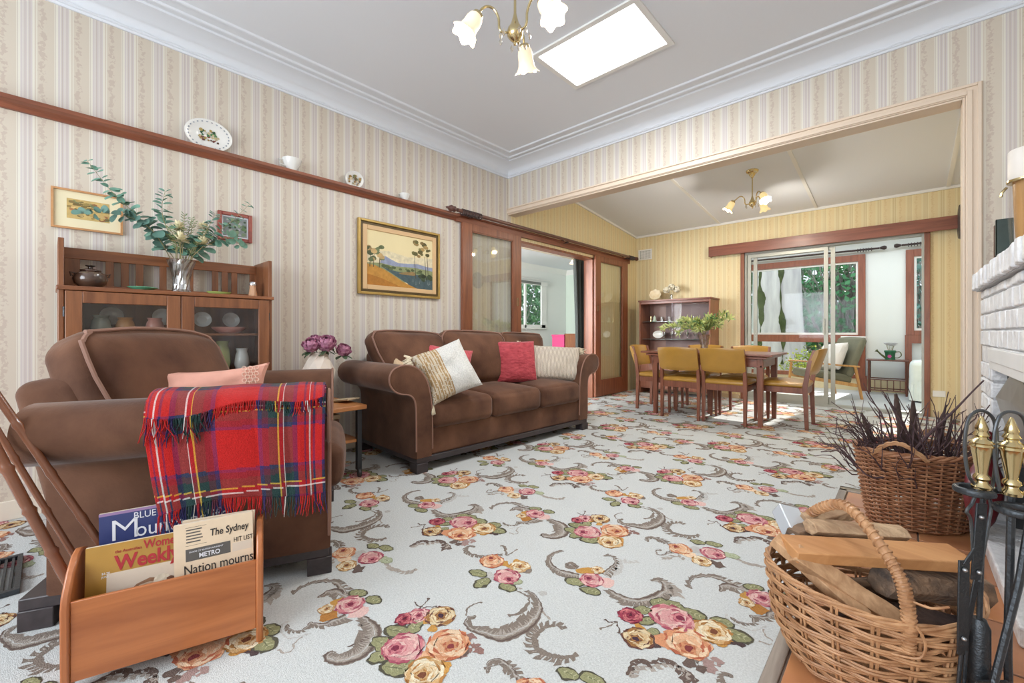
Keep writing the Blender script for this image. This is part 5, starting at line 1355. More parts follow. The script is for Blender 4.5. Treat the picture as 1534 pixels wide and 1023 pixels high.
# ------------------------------------------------------------------ chandeliers
M_shade = pm('frosted_shade', rgb(255,236,206), 0.5, emit=(1,0.80,0.56,1), estr=0.4, var=0.05, scale=30)
M_shade2 = pm('gold_shade', rgb(255,230,170), 0.5, emit=(1,0.76,0.38,1), estr=0.4, var=0.05, scale=30)
M_bulb = pm('bulb', rgb(255,240,220), 0.3, emit=(1,0.92,0.78,1), estr=14)
M_cr2 = glassy('crystal_drop', tint=(0.95,0.92,0.86,1), refl=0.25)
def chandelier(label, x, y, zc, zceil, rad, ss, angs, mshade, tilt, slope=0.0):
    t = thing('chandelier', label, 'chandelier', (x, y, zc), world=True)
    b = NB(); tube(b, [(x, y, zc+0.045), (x, y, zceil-0.02)], 0.006, 10); obj('rod', b, M_brass, t)
    b = NB(); lathe(b, [(0.001,-0.085),(0.012,-0.08),(0.016,-0.07),(0.03,-0.05),(0.034,-0.03),(0.052,-0.022),(0.062,-0.012),(0.064,0.0),(0.001,0.0)], 24, T(x, y, zceil) @ Matrix.Rotation(slope, 4, 'X')); obj('ceiling_rose', b, M_brass, t)
    b = NB(); lathe(b, [(0.001,-0.058),(0.006,-0.056),(0.008,-0.048),(0.006,-0.042),(0.02,-0.034),(0.034,-0.016),(0.036,0.0),(0.032,0.016),(0.024,0.028),(0.016,0.045),(0.009,0.07),(0.006,0.085),(0.001,0.086)], 28, T(x, y, zc)); obj('body', b, M_brass, t)
    for a in angs:
        d = Vector((math.cos(a), math.sin(a), 0)); U = Vector((0,0,1)); o = Vector((x, y, zc))
        arm_pts = [o+d*0.03-U*0.005, o+d*0.06-U*0.008, o+d*0.072+U*0.01, o+d*0.075+U*0.05, o+d*0.095+U*0.085, o+d*0.125+U*0.092, o+d*0.15+U*0.075, o+d*rad+U*0.045]
        b = NB(); tube(b, smooth_line(arm_pts, 5), 0.0055, 9); ar = obj('arm', b, M_brass, t)
        dn = (d*math.sin(tilt)-U*math.cos(tilt)).normalized(); p = o+d*rad+U*0.05
        Ms = axis_M(p, dn)
        b = NB(); lathe(b, [(0.001,-0.01),(0.016,-0.008),(0.024,0.0),(0.026,0.018),(0.022,0.022),(0.001,0.02)], 18, Ms); obj('holder', b, M_brass, ar)
        b = NB(); rings = []
        for k, (r, z) in enumerate([(0.022,0.008),(0.032,0.02),(0.036,0.04),(0.036,0.065),(0.039,0.085),(0.046,0.10),(0.058,0.112),(0.056,0.113),(0.043,0.10),(0.034,0.08),(0.032,0.04),(0.02,0.015)]):
            ring = []
            for q in range(36):
                an = 2*PI*q/36; f = 0.0 if z < 0.09 else (z-0.085)/0.03
                rr = r*ss*(1+0.10*f*math.cos(6*an)); ring.append(Ms @ Vector((rr*math.cos(an), rr*math.sin(an), z*ss+0.006*f*math.cos(6*an))))
            rings.append(ring)
        loft(b, rings, caps=False); obj('glass_shade', b, mshade, ar)
        b = NB(); lathe(b, [(0.001,0.02),(0.012,0.025),(0.022,0.05),(0.025,0.07),(0.020,0.088),(0.001,0.097)], 16, Ms); obj('bulb', b, M_bulb, ar)
        for q in range(3):
            b = NB(); an = a+(q-1)*0.5; px = o+Vector((math.cos(an), math.sin(an), 0))*0.066-U*(0.02+0.006*abs(q-1))
            lathe(b, [(0.001,-0.022),(0.006,-0.014),(0.008,-0.004),(0.004,0.006),(0.001,0.012)], 6, T(*px)); obj('crystal_drop', b, M_cr2, ar, smooth=False)
        point('lamp_light', tuple(p+dn*0.115*ss), 5.0 if mshade is M_shade else 18.0, r=0.02)
    return t
CH = (-1.272, 1.403)
cam_dir = math.radians(42.6)
# arms as they hang: one to the left, one up right (towards the ceiling window side), one to the near right
chandelier('brass chandelier with three white flared glass shades in the living room', CH[0], CH[1], 2.30, HC, 0.165, 1.0, [math.radians(d) for d in (116.6, 236.6, 356.6)], M_shade, 0.55)
chandelier('brass chandelier with gold glass shades hanging over the dining table', -1.259, 5.35, 2.42, ceil_d(5.35), 0.19, 1.0, [math.radians(d) for d in (192.6, 72.6, 312.6)], M_shade2, 0.55, slope=-0.108)
# ------------------------------------------------------------------ side table with flowers
M_pine = wood('pine_top', rgb(178,112,62), rgb(206,142,86), 0.4, 'y')
M_steel = pm('dark_steel', rgb(62,64,68), 0.4, 0.6)
st = thing('side_table', 'small pine two-tier trolley table on castors between armchair and sofa', 'table', (-2.95, 1.26, 0), world=True)
b = NB(); box(b, -3.23, -2.67, 1.05, 1.46, 0.455, 0.485); obj('tabletop', b, M_pine, st, bevel=0.005)
b = NB(); box(b, -3.20, -2.71, 1.08, 1.43, 0.235, 0.255); obj('shelf', b, M_pine, st, bevel=0.004)
for x in (-3.19, -2.71):
    for y in (1.09, 1.42):
        b = NB(); box(b, x-0.016, x+0.016, y-0.016, y+0.016, 0.05, 0.456); lg = obj('leg', b, M_steel, st, bevel=0.003)
        b = NB(); lathe(b, [(0.001,-0.013),(0.024,-0.012),(0.027,-0.006),(0.027,0.006),(0.024,0.012),(0.001,0.013)], 18, axis_M((x+0.012, y, 0.0285), (0.3,1,0))); tube(b, [(x, y, 0.055), (x+0.008, y, 0.045), (x+0.012, y, 0.03)], 0.007, 6); obj('castor', b, M_steel, lg)
M_book = [pm('paper_%s' % n, c, 0.8) for n, c in (('kraft', rgb(150,116,86)), ('grey', rgb(128,112,96)), ('tan', rgb(170,138,104)), ('brown', rgb(120,90,70)), ('cream', rgb(196,178,146)))]
for k in range(5):
    b = NB(); z = 0.255+0.032*k; Mb = T(-2.95+R.uniform(-.01,.01), 1.24, z) @ rotz(R.uniform(-.08,.08)); box(b, -0.13, 0.13, -0.15, 0.10, 0, 0.030, Mb)
    tag(obj('book', b, M_book[k], bevel=0.003), 'book in the pile on the pine table shelf, %s' % ['lowest', 'second from the bottom', 'middle', 'second from the top', 'topmost'][k], 'book', 'books on the trolley shelf')
b = NB(); lathe(b, [(0.001,0),(0.034,0),(0.036,0.10),(0.040,0.15),(0.036,0.15),(0.001,0.02)], 20, T(-2.80, 1.20, 0.485)); tag(obj('drinking_cup', b, pm('maroon_glaze', rgb(92,42,52), 0.3)), 'dark maroon beaker on the pine table beside the flower vase', 'cup')
b = NB(); box(b, 0, 0.16, 0, 0.11, 0, 0.012, T(-2.94, 1.335, 0.486) @ rotz(0.3) @ Matrix.Rotation(-0.12, 4, 'Y')); tag(obj('folded_paper', b, M_book[4], bevel=0.002), 'folded cream papers lying on the back of the pine table', 'paper')
vx, vy, vz = -3.02, 1.285, 0.485
fv = thing('flower_vase', 'faceted white ceramic vase holding purple roses', 'vase', (vx, vy, vz), world=True)
b = NB(); rings = []
for i, (r, z) in enumerate([(0.045,0),(0.075,0.07),(0.105,0.17),(0.108,0.22),(0.08,0.29),(0.052,0.345),(0.046,0.345),(0.07,0.29),(0.09,0.2)]):
    rings.append([Vector((vx+r*math.cos(2*PI*(k+0.5*(i % 2))/8), vy+r*math.sin(2*PI*(k+0.5*(i % 2))/8), vz+z)) for k in range(8)])
loft(b, rings); obj('ceramic_body', b, pm('matte_ceramic', rgb(222,208,194), 0.6), fv, smooth=False)
M_rosep = pm('plum_petal', rgb(132,52,94), 0.7, scale=45, col2=rgb(212,156,178)); M_dgl = pm('rose_leaf', rgb(74,92,66), 0.6)
for i, (dx, dy, dz, s, lab) in enumerate(((0.02,-0.06,0.40,0.055,'leftmost'),(0.05,0.03,0.41,0.062,'largest, in the middle'),(-0.02,0.075,0.425,0.05,'highest'),(0.03,0.165,0.36,0.052,'lowest, at the right'),(-0.05,-0.005,0.43,0.045,'at the back'))):
    t = thing('purple_rose', 'purple rose in the faceted vase, %s' % lab, 'flower', (vx+dx, vy+dy, vz+dz), world=True, group='purple roses beside the sofa')
    b = NB(); c0 = Vector((vx+dx, vy+dy, vz+dz)); s *= 1.05
    ax = Vector((0.35+dx*2, -0.25+dy*2.5, 0.85)).normalized(); Mq = ax.to_track_quat('Z', 'Y').to_matrix()
    for ring, (th, nn, rad) in enumerate(((0.25, 3, 0.50), (0.62, 5, 0.62), (1.0, 6, 0.76), (1.4, 7, 0.86), (1.85, 7, 0.92))):
        for q in range(nn):
            ph = 2*PI*q/nn+ring*0.8+R.uniform(-.2,.2); g = []
            for iu in range(7):
                row = []
                for iv in range(6):
                    u, v = -1+iu/3, iv/5
                    thh = th+0.55-(0.95)*v*(1-0.16*u*u)+R.uniform(-.02,.02)
                    phh = ph+u*(0.62 if ring else 0.9)*(0.65+0.35*math.sin(PI*min(1, v+0.2)))/max(0.5, math.sin(max(0.35, min(2.4, thh)))) 
                    rr = s*rad*(1+0.20*max(0, v-0.65)/0.35*(0.4+0.2*ring)-0.10*u*u+0.03*math.sin(5*u+q))
                    p = Vector((math.sin(thh)*math.cos(phh), math.sin(thh)*math.sin(phh), math.cos(thh)))*rr
                    row.append(b.verts.new(c0+Mq @ p))
                g.append(row)
            for iu in range(6):
                for iv in range(5): b.faces.new((g[iu][iv], g[iu+1][iv], g[iu+1][iv+1], g[iu][iv+1]))
    obj('petals', b, M_rosep, t, normals=False)
    b = NB(); tube(b, [(vx, vy, vz+0.1), (vx+dx*0.4, vy+dy*0.4, vz+0.34), tuple(c0-Vector((0,0,s*0.5)))], 0.003, 5); obj('stem', b, M_dgl, t)
    b = NB()
    for q in range(4): leaf_face(b, c0-Vector((0,0,s*0.7)), Vector((R.uniform(-1,1), R.uniform(-1,1), -0.4)), Vector((0,0,1)), 0.07, 0.035)
    obj('leaves', b, M_dgl, t)

# ------------------------------------------------------------------ magazine rack in front of the armchair
RD = Vector((0.30, 0.954, 0)).normalized(); RB = Vector((-0.954, 0.30, 0)).normalized(); RQ = Vector((-1.486, 0.451, 0)); RL = 0.447
def rp(l, w, z): return RQ-RD*(RL-l)+RB*w+Vector((0,0,z))     # l along the front from left, w to the back
M_rack = wood('rack_teak', rgb(156,88,48), rgb(190,118,70), 0.35, 'z', scale=0.7)
M_rackl = wood('rack_teak_long', rgb(150,84,44), rgb(190,116,66), 0.33, 'x', scale=0.7)
mr = thing('magazine_rack', 'orange-brown timber magazine rack on the carpet before the armchair', 'magazine rack', tuple(rp(RL/2, 0.1, 0)), math.atan2(RD.y, RD.x), world=True)
side = [(0.0,0.0),(-0.004,0.24),(0.004,0.275),(0.04,0.325),(0.075,0.355),(0.105,0.362),(0.14,0.350),(0.18,0.315),(0.202,0.27),(0.206,0.24),(0.200,0.0),(0.165,0.0),(0.150,0.045),(0.05,0.045),(0.035,0.0)]
for l0, l1 in ((-0.004, 0.015), (RL-0.011, RL+0.008)):
    b = NB(); prism(b, side, l0, l1, lambda a, c, t: rp(t, a, c)); obj('side_panel', b, M_rack, mr, bevel=0.005)
for w0, w1, tilt, z1, nm in ((0.004, 0.014, 0.0, 0.258, 'front_panel'), (0.188, 0.198, 0.0, 0.258, 'back_panel')):
    b = NB()
    vs = [b.verts.new(rp(l, w, z)) for l in (0.015, RL-0.011) for w in (w0, w1) for z in (0.045, z1)]
    for f in ((0,1,3,2),(4,6,7,5),(0,4,5,1),(2,3,7,6),(0,2,6,4),(1,5,7,3)): b.faces.new([vs[i] for i in f])
    obj(nm, b, M_rackl, mr, bevel=0.002)
b = NB(); vs = [b.verts.new(rp(l, w, z)) for l in (0.015, RL-0.011) for w in (0.014, 0.188) for z in (0.045, 0.055)]
for f in ((0,1,3,2),(4,6,7,5),(0,4,5,1),(2,3,7,6),(0,2,6,4),(1,5,7,3)): b.faces.new([vs[i] for i in f])
obj('floor_panel', b, M_rackl, mr)
def sheetbook(name, label, cat, l0, l1, w, z0, z1, th, lean, rl, mcov, group=None, pages=None):
    """upright magazine: plane from bottom-left; lean = backward shift of the top; rl = roll angle"""
    t = thing(name, label, cat, tuple(rp((l0+l1)/2, w, z0)), world=True, group=group)
    X = (RD*math.cos(rl)+Vector((0,0,1))*math.sin(rl)); Y = (Vector((0,0,1))*math.cos(rl)-RD*math.sin(rl)+RB*lean).normalized(); Z = X.cross(Y).normalized()
    o = rp(l0, w, z0); M = Matrix((( X.x,Y.x,Z.x,o.x),(X.y,Y.y,Z.y,o.y),(X.z,Y.z,Z.z,o.z),(0,0,0,1)))
    W_, H_ = l1-l0, z1-z0
    b = NB(); box(b, 0, W_, 0, H_, -th, 0, M); obj('cover', b, mcov, t, smooth=False)
    b = NB(); box(b, 0.001, W_-0.002, 0.002, H_+0.0012, -th+0.001, -0.001, M); obj('pages', b, pages or M_pages, t, smooth=False)
    return t, M, W_, H_
M_pages = pm('paper_pages', rgb(220,206,184), 0.9)
def onM(M, x, y, z=0.0006): return M @ T(x, y, z)
def flat(parent, name, M, x0, x1, y0, y1, m, z=0.0004):
    b = NB(); box(b, x0, x1, y0, y1, 0.0, z, M); return obj(name, b, m, parent, smooth=False)
M_navy = pm('navy_cover', rgb(52,62,112), 0.4); M_gold = pm('gold_cover', rgb(176,134,62), 0.35, var=0.12, scale=8); M_news = pm('newsprint', rgb(226,204,176), 0.9, var=0.04, scale=20)
M_wt = pm('white_ink', rgb(226,226,232), 0.5); M_rd = pm('red_ink', rgb(172,44,52), 0.5); M_bk = pm('black_ink', rgb(48,44,44), 0.7); M_gy = pm('grey_ink', rgb(92,88,84), 0.7); M_yl = pm('yellow_ink', rgb(214,186,60), 0.5); M_skyb = pm('sky_ink', rgb(150,176,204), 0.5); M_pk = pm('pale_ink', rgb(214,198,180), 0.6)
# back: blue magazine
t, M, W_, H_ = sheetbook('magazine', 'navy blue magazine standing at the back of the rack', 'magazine', 0.042, 0.375, 0.128, 0.080, 0.432, 0.006, 0.06, 0.02, M_navy)
lettering('title_lettering', 'M', 0.088, onM(M, 0.022, 0.268), M_wt, t, width=0.058, bold=-0.0008)
lettering('title_lettering', 'ountainslife', 0.062, onM(M, 0.082, 0.268), M_wt, t, width=0.235)
lettering('title_lettering', 'BLUE', 0.028, onM(M, 0.078, 0.322), M_wt, t, width=0.052)
flat(t, 'cover_photo', M, 0.004, W_-0.004, 0.01, 0.245, M_skyb); flat(t, 'cover_patch', M, 0.006, 0.05, 0.21, 0.243, M_yl, z=0.0007); flat(t, 'mauve_band', M, 0.0, W_, H_-0.008, H_, pm('mauve_edge', rgb(150,120,160), 0.5))
# left: gold weekly
t, M, W_, H_ = sheetbook('magazine', 'gold and red weekly magazine at the left front of the rack', 'magazine', 0.028, 0.252, 0.050, 0.062, 0.368, 0.006, 0.06, 0.0, M_gold)
lettering('title_lettering', 'Women', 0.034, onM(M, 0.125, 0.277), M_rd, t, width=0.085, bold=0.0006)
lettering('title_lettering', 'Weekly', 0.056, onM(M, 0.062, 0.232), M_rd, t, width=0.150, bold=0.0016)
lettering('small_lettering', 'the Australian', 0.012, onM(M, 0.062, 0.279), M_rd, t, width=0.058)
lettering('small_lettering', '$3.20', 0.008, onM(M, 0.034, 0.226), M_wt, t); lettering('small_lettering', 'JUNE', 0.007, onM(M, 0.034, 0.217), M_wt, t)
flat(t, 'cover_photo', M, 0.045, W_-0.008, 0.01, 0.226, M_pk, z=0.0004)
it = [(0, B_(.55,.55,.30,12,1.2,.1), rgb(150,112,86)), (0, B_(.55,.56,.25,12,1.2,.1), rgb(206,182,158)), (0, B_(.60,.66,.13,10,1.0,.3), rgb(190,160,130)), (0, B_(.72,.78,.10,8,1.3,.2), rgb(226,212,190)), (0, B_(.85,.72,.10,8,.8,.5), rgb(120,84,66)), (0, B_(.90,.6,.09,8,.9,.5), rgb(146,110,90)), (0, B_(.2,.72,.06,8,1.2,.4), rgb(210,196,180))]
verts, faces, cols = [], [], []; Mi = t.matrix_basis.inverted()
for k, (_, pts, c) in enumerate(it):
    i = len(verts); verts += [tuple(Mi @ (M @ Vector((0.05+(W_-0.06)*min(1,max(0,u)), 0.012+0.21*min(1,max(0,v)), 0.0006+k*0.0001)))) for u, v in pts]; faces.append(tuple(range(i, i+len(pts)))); cols.append(c)
me = bpy.data.meshes.new('cover_picture'); me.from_pydata(verts, [], faces); o = bpy.data.objects.new('cover_picture', me); C.objects.link(o); o.parent = t; me.materials.append(M_oil); set_face_colors(o, cols)
# right: newspapers, a folded pair
t2, M2_, _, _ = sheetbook('newspaper', 'newspaper folded behind the front-page one in the rack', 'newspaper', 0.235, 0.425, 0.064, 0.062, 0.392, 0.010, 0.05, -0.02, M_news)
t, M, W_, H_ = sheetbook('newspaper', 'folded newspaper with a mournful front page at the right of the rack', 'newspaper', 0.232, 0.432, 0.030, 0.062, 0.395, 0.012, 0.03, 0.02, M_news)
lettering('masthead_lettering', 'The Sydney', 0.030, onM(M, 0.088, 0.285), M_bk, t, width=0.100, bold=0.0004, shear=0.1)
for k in range(5): flat(t, 'rule_line', M, 0.030, 0.030+R.uniform(.03,.045), 0.313-0.009*k, 0.3165-0.009*k, M_gy)
flat(t, 'rule_line', M, 0.028, 0.080, 0.3215, 0.3222, M_bk); flat(t, 'rule_line', M, 0.028, 0.080, 0.268, 0.2687, M_bk)
flat(t, 'banner', M, 0.028, 0.140, 0.222, 0.258, M_gy); lettering('banner_lettering', 'METRO', 0.019, onM(M, 0.060, 0.228, 0.001), M_wt, t, width=0.052, bold=0.0003)
lettering('banner_lettering', 'GUIDE OF ENTERTAINMENT', 0.006, onM(M, 0.036, 0.247, 0.001), M_wt, t, width=0.085)
flat(t, 'banner_right', M, 0.145, W_-0.004, 0.222, 0.248, M_pk); lettering('banner_lettering', 'HIT LIST', 0.020, onM(M, 0.148, 0.251), M_bk, t, width=0.05)
lettering('headline_lettering', 'Nation mourns', 0.040, onM(M, 0.022, 0.184), M_bk, t, width=0.175)
flat(t, 'column_text', M, 0.03, W_-0.006, 0.02, 0.17, pm('column_grey', rgb(186,170,150), 0.9))

# bamboo walking canes standing in the rack
M_bam = pm('bamboo', rgb(92,54,38), 0.25, scale=6, col2=rgb(136,84,56), coat=0.5, stretch=(1,1,0.3))
def cane(label, foot, top, r, kn):
    t = thing('bamboo_cane', label, 'walking cane', foot, world=True)
    A, B2 = Vector(foot), Vector(top); n = 90; pts, rr = [], []
    for i in range(n+1):
        f = i/n; p = A.lerp(B2, f); p += Vector((math.sin(f*9)*0.004, 0, math.cos(f*7)*0.003)); pts.append(p)
        k = (f*kn) % 1; bump = math.exp(-((k-0.5)/0.045)**2); rr.append(r*(1+0.28*bump-0.12*math.exp(-((k-0.56)/0.03)**2)))
    b = NB(); tube(b, pts, rr, 10); obj('shaft', b, M_bam, t)
    return t
cane('bamboo cane in the magazine rack, darkest and farthest right of the three', tuple(rp(0.17, 0.155, 0.06)), (-1.97, -0.19, 0.99), 0.0105, 6.5)
cane('bamboo cane in the magazine rack, thickest and nearest of the three', tuple(rp(0.06, 0.10, 0.06)), (-1.885, -0.20, 0.955), 0.0125, 7.5)
cane('bamboo cane in the magazine rack, thin one between the other two', tuple(rp(0.09, 0.15, 0.06)), (-1.945, -0.19, 0.93), 0.008, 5.5)
# ------------------------------------------------------------------ painted brick fireplace
M_brickw = pm('white_painted_brick', rgb(240,240,240), 0.75, scale=14, col2=rgb(214,214,216), bump=0.9, bscale=42, detail=6)
M_mortar = pm('painted_mortar', rgb(190,190,192), 0.9, bump=0.4, bscale=80)
M_plw = pm('white_plaster', rgb(226,226,224), 0.6, var=0.03, scale=6)
M_soot = pm('sooty_firebox', rgb(62,64,66), 0.9, var=0.25, scale=9, bump=0.3, bscale=40)
fp = thing('fireplace', 'white painted brick fireplace with a projecting brick mantel on the right', 'fireplace', (0.55, 2.5, 0), world=True)
FX = 0.30
def brick(b, x0, x1, y0, y1, z0, z1, j=0.003):
    x0 += R.uniform(-j, j*0.5)
    vs = box(b, x0, x1, y0+0.004, y1-0.004, z0+0.004, z1-0.004)
    for v in vs: v.co += Vector((R.uniform(-1,1), R.uniform(-1,1), R.uniform(-1,1)))*0.002
def pier(y0, y1, z0, z1, name, short=0):
    b = NB(); box(b, FX+0.008, XR, y0+0.006, y1-0.006, z0, z1); pr = obj(name, b, M_mortar, fp, smooth=False)
    b = NB(); z = z0; row = short; c = 0.082
    while z < z1-0.03:
        y = y0-(0.06 if row % 2 else 0)
        while y < y1:
            a, d = max(y, y0), min(y+0.120, y1)
            if d-a > 0.03: brick(b, FX, FX+0.20, a, d, z, min(z+c, z1))
            y += 0.120
        z += c; row += 1
    obj('brickwork', b, M_brickw, pr, bevel=0.006)
pier(3.02, 3.40, 0.0, 0.82, 'far_pier'); pier(1.62, 2.0, 0.0, 0.82, 'near_pier', 1)
b = NB(); box(b, FX-0.006, FX+0.10, 2.0, 3.02, 0.80, 0.885); box(b, FX-0.010, FX+0.10, 2.0, 3.03, 0.835, 0.895); obj('lintel', b, M_plw, fp, smooth=False, bevel=0.003)
pier(1.62, 3.40, 0.90, 1.19, 'chimney_front')
b = NB(); box(b, FX+0.006, XR, 1.62, 3.40, 0.82, 0.90); obj('filler', b, M_brickw, fp, smooth=False)
b = NB(); box(b, FX-0.014, XR, 1.57, 3.425, 1.19, 1.27); mt = obj('mantel', b, M_mortar, fp, smooth=False)
b = NB(); y = 1.56
while y < 3.40:
    w = min(0.066, 3.436-y); brick(b, FX-0.030, XR-0.3, y, y+w, 1.19, 1.282, 0.006); y += 0.066
obj('mantel_bricks', b, M_brickw, mt, bevel=0.007)
b = NB(); box(b, 0.78, 0.81, 2.0, 3.02, 0.0, 0.82); box(b, FX+0.05, 0.80, 2.995, 3.019, 0, 0.82); box(b, FX+0.05, 0.80, 2.001, 2.02, 0, 0.82); box(b, FX+0.02, 0.80, 2.0, 3.02, 0.0, 0.03); box(b, FX+0.05, 0.80, 2.0, 3.02, 0.80, 0.83); obj('firebox', b, M_soot, fp, smooth=False)
M_sheet = pm('brushed_sheet', rgb(176,178,180), 0.35, 0.85, var=0.12, scale=5)
b = NB()
A_ = [(FX+0.012, 3.0, 0.668), (FX+0.012, 2.62, 0.80), (FX+0.012, 2.40, 0.80), (FX+0.012, 2.02, 0.668), (FX+0.012, 2.33, 0.56), (FX+0.012, 2.69, 0.56)]
cpt = b.verts.new((FX-0.0, 2.51, 0.70)); vs = [b.verts.new(p) for p in A_]
for i in range(6): b.faces.new((cpt, vs[i], vs[(i+1) % 6]))
vs2 = [b.verts.new((p[0]+0.3, 2.51+(p[1]-2.51)*0.6, p[2]+0.1)) for p in A_]
for i in range(6): b.faces.new((vs[i], vs2[i], vs2[(i+1) % 6], vs[(i+1) % 6]))
obj('smoke_hood', b, M_sheet, fp, smooth=False)
b = NB(); box(b, FX-0.045, FX+0.10, 2.0, 3.02, 0.011, 0.075); obj('hearth_kerb', b, M_brickw, fp, smooth=False, bevel=0.008)
gt = thing('fire_grate', 'black iron fire grate inside the fireplace opening', 'grate', (0.55, 2.5, 0.03), world=True)
for k in range(7):
    b = NB(); y = 2.25+k*0.08; tube(b, [(0.48, y, 0.26), (0.47, y, 0.14), (0.50, y, 0.10), (0.70, y, 0.10)], 0.008, 6); obj('bar', b, M_iron, gt)
b = NB()
for y in (2.24, 2.76): tube(b, [(0.52, y, 0.03), (0.52, y, 0.10)], 0.01, 6); tube(b, [(0.68, y, 0.03), (0.68, y, 0.10)], 0.01, 6)
tube(b, [(0.47, 2.22, 0.2), (0.47, 2.78, 0.2)], 0.008, 6); tube(b, [(0.60, 2.22, 0.10), (0.60, 2.78, 0.10)], 0.008, 6); tube(b, [(0.52, 2.24, 0.10), (0.68, 2.24, 0.10)], 0.008, 6); tube(b, [(0.52, 2.76, 0.10), (0.68, 2.76, 0.10)], 0.008, 6)
obj('frame', b, M_iron, gt)
# mantel pieces
ln = thing('candle_lantern', 'glass sided wooden candle lantern with a wide white candle on the mantel', 'lantern', (0.42, 3.13, 1.282), world=True)
lx, ly = 0.435, 3.13
b = NB(); lathe(b, [(0.001,0),(0.05,0),(0.052,0.012),(0.035,0.02),(0.05,0.2),(0.056,0.40),(0.001,0.40)], 28, T(lx, ly, 1.282)); obj('wooden_core', b, wood('lantern_wood', rgb(160,116,66), rgb(196,152,96), 0.4, 'z'), ln)
b = NB(); lathe(b, [(0.058,0.0),(0.070,0.2),(0.074,0.405),(0.071,0.405),(0.067,0.2),(0.055,0.0)], 28, T(lx, ly, 1.284)); obj('glass_sleeve', b, M_pane, ln)
b = NB(); lathe(b, [(0.072,0.40),(0.076,0.404),(0.076,0.412),(0.001,0.412)], 28, T(lx, ly, 1.282)); tube(b, [(lx-0.07, ly+0.03, 1.675), (lx-0.085, ly+0.045, 1.655), (lx-0.088, ly+0.045, 1.635)], 0.006, 6); obj('brass_rim', b, M_brass, ln)
b = NB(); lathe(b, [(0.001,0),(0.070,0),(0.071,0.004),(0.071,0.135),(0.066,0.142),(0.001,0.138)], 32, T(lx, ly, 1.695)); cd = tag(obj('pillar_candle', b, pm('wax', rgb(232,226,218), 0.5)), 'wide white pillar candle on top of the mantel lantern', 'candle')
b = NB(); tube(b, [(lx, ly, 1.83), (lx+0.002, ly, 1.85)], 0.002, 5); obj('wick', b, M_blackrod, None).name = 'wick_tmp'
wk = bpy.data.objects['wick_tmp']; wk.parent = cd; wk.location = Vector(wk.location)-Vector(cd.location); wk.name = 'wick'
for i, (yy, c, lab) in enumerate(((3.30, rgb(56,70,66), 'dark green'), (3.345, rgb(96,58,48), 'brown'))):
    t = thing('book', '%s book standing on the far end of the mantel' % lab, 'book', (0.33, yy, 1.282), world=True)
    mm = pm('book_%s' % lab.replace(' ', '_'), c, 0.6, var=0.15, scale=20)
    b = NB(); x0, x1 = 0.345, 0.405; z0, z1 = 1.283, 1.55-0.02*i
    box(b, x0, x1, yy, yy+0.003, z0, z1); box(b, x0, x1, yy+0.034, yy+0.037, z0, z1); box(b, x0, x0+0.003, yy, yy+0.037, z0, z1); obj('cover', b, mm, t, smooth=False)
    b = NB(); box(b, x0+0.004, x1-0.004, yy+0.004, yy+0.033, z0+0.003, z1-0.004); obj('pages', b, M_pages, t, smooth=False)

# ------------------------------------------------------------------ wicker baskets
def wicker_mat(name, c1, c2):
    return pm(name, c1, 0.5, scale=22, col2=c2, bump=0.2, bscale=120, coat=0.15)
M_wk1 = wicker_mat('wicker_pale', rgb(156,110,74), rgb(202,156,114)); M_wk2 = wicker_mat('wicker_brown', rgb(134,86,58), rgb(180,130,94))
def basket(t, cx, cy, ang, rings, nrib, rows, th, m, z0=0.012, rimr=0.012, paired=True, jitter=0.0, tilt=None):
    """rings: list of (a, b, z) from base to rim; woven rods over upright stakes"""
    ca, sa = math.cos(ang), math.sin(ang)
    zs = [r[2] for r in rings]
    def rad(z):
        for i in range(1, len(rings)):
            if z <= rings[i][2] or i == len(rings)-1:
                f = min(1, max(0, (z-rings[i-1][2])/(rings[i][2]-rings[i-1][2]))); return rings[i-1][0]*(1-f)+rings[i][0]*f, rings[i-1][1]*(1-f)+rings[i][1]*f
    def P(phi, z, off=0):
        a, b_ = rad(z); a += off; b_ += off
        x, y = a*math.cos(phi), b_*math.sin(phi)
        return Vector((cx+x*ca-y*sa, cy+x*sa+y*ca, z+(tilt(phi)*((z-zs[0])/(zs[-1]-zs[0])) if tilt else 0)))
    H0, H1 = zs[0], zs[-1]
    b = NB()
    for k in range(nrib):
        phi = 2*PI*k/nrib
        for d in ((-0.012, 0.012) if paired else (0,)):
            tube(b, [P(phi+d*2, H0+(H1-H0)*q/6) for q in range(7)], th*0.95, 5)
    obj('stakes', b, m, t)
    b = NB(); nseg = nrib*6
    for r in range(rows):
        z = H0+(H1-H0)*(r+0.5)/rows; par = r % 2
        for strand in range(2 if paired else 1):
            pts = []
            zz = z+(strand-0.5)*th*1.9 if paired else z
            jt = R.uniform(-jitter, jitter)
            for s in range(nseg):
                phi = 2*PI*s/nseg; w = math.cos(phi*nrib/2+PI*par) if True else 0
                pts.append(P(phi, zz+jt+jitter*1.5*math.sin(phi*3+r), th*1.7*w+R.uniform(-1,1)*jitter*0.3))
            tube(b, pts, th, 5, loop=True)
    obj('weave', b, m, t)
    b = NB()
    for k in range(3):
        pts = [P(2*PI*s/nseg, H1+0.002, 0)+Vector((0,0,rimr*0.5))+Vector((math.cos(2*PI*s/nseg+ang), math.sin(2*PI*s/nseg+ang), 0))*rimr*0.55*math.cos(s*0.45+k*2*PI/3)+Vector((0,0,1))*rimr*0.55*math.sin(s*0.45+k*2*PI/3) for s in range(nseg)]
        tube(b, pts, rimr*0.55, 6, loop=True)
    obj('rim', b, m, t)
    b = NB(); lathe(b, [(0.001, H0-0.004),(0.98, H0-0.004),(0.98, H0+0.006),(0.001, H0+0.006)], 30, T(cx, cy, 0) @ rotz(ang) @ Matrix.Diagonal((rings[0][0], rings[0][1], 1, 1))); obj('base', b, m, t)
    return P
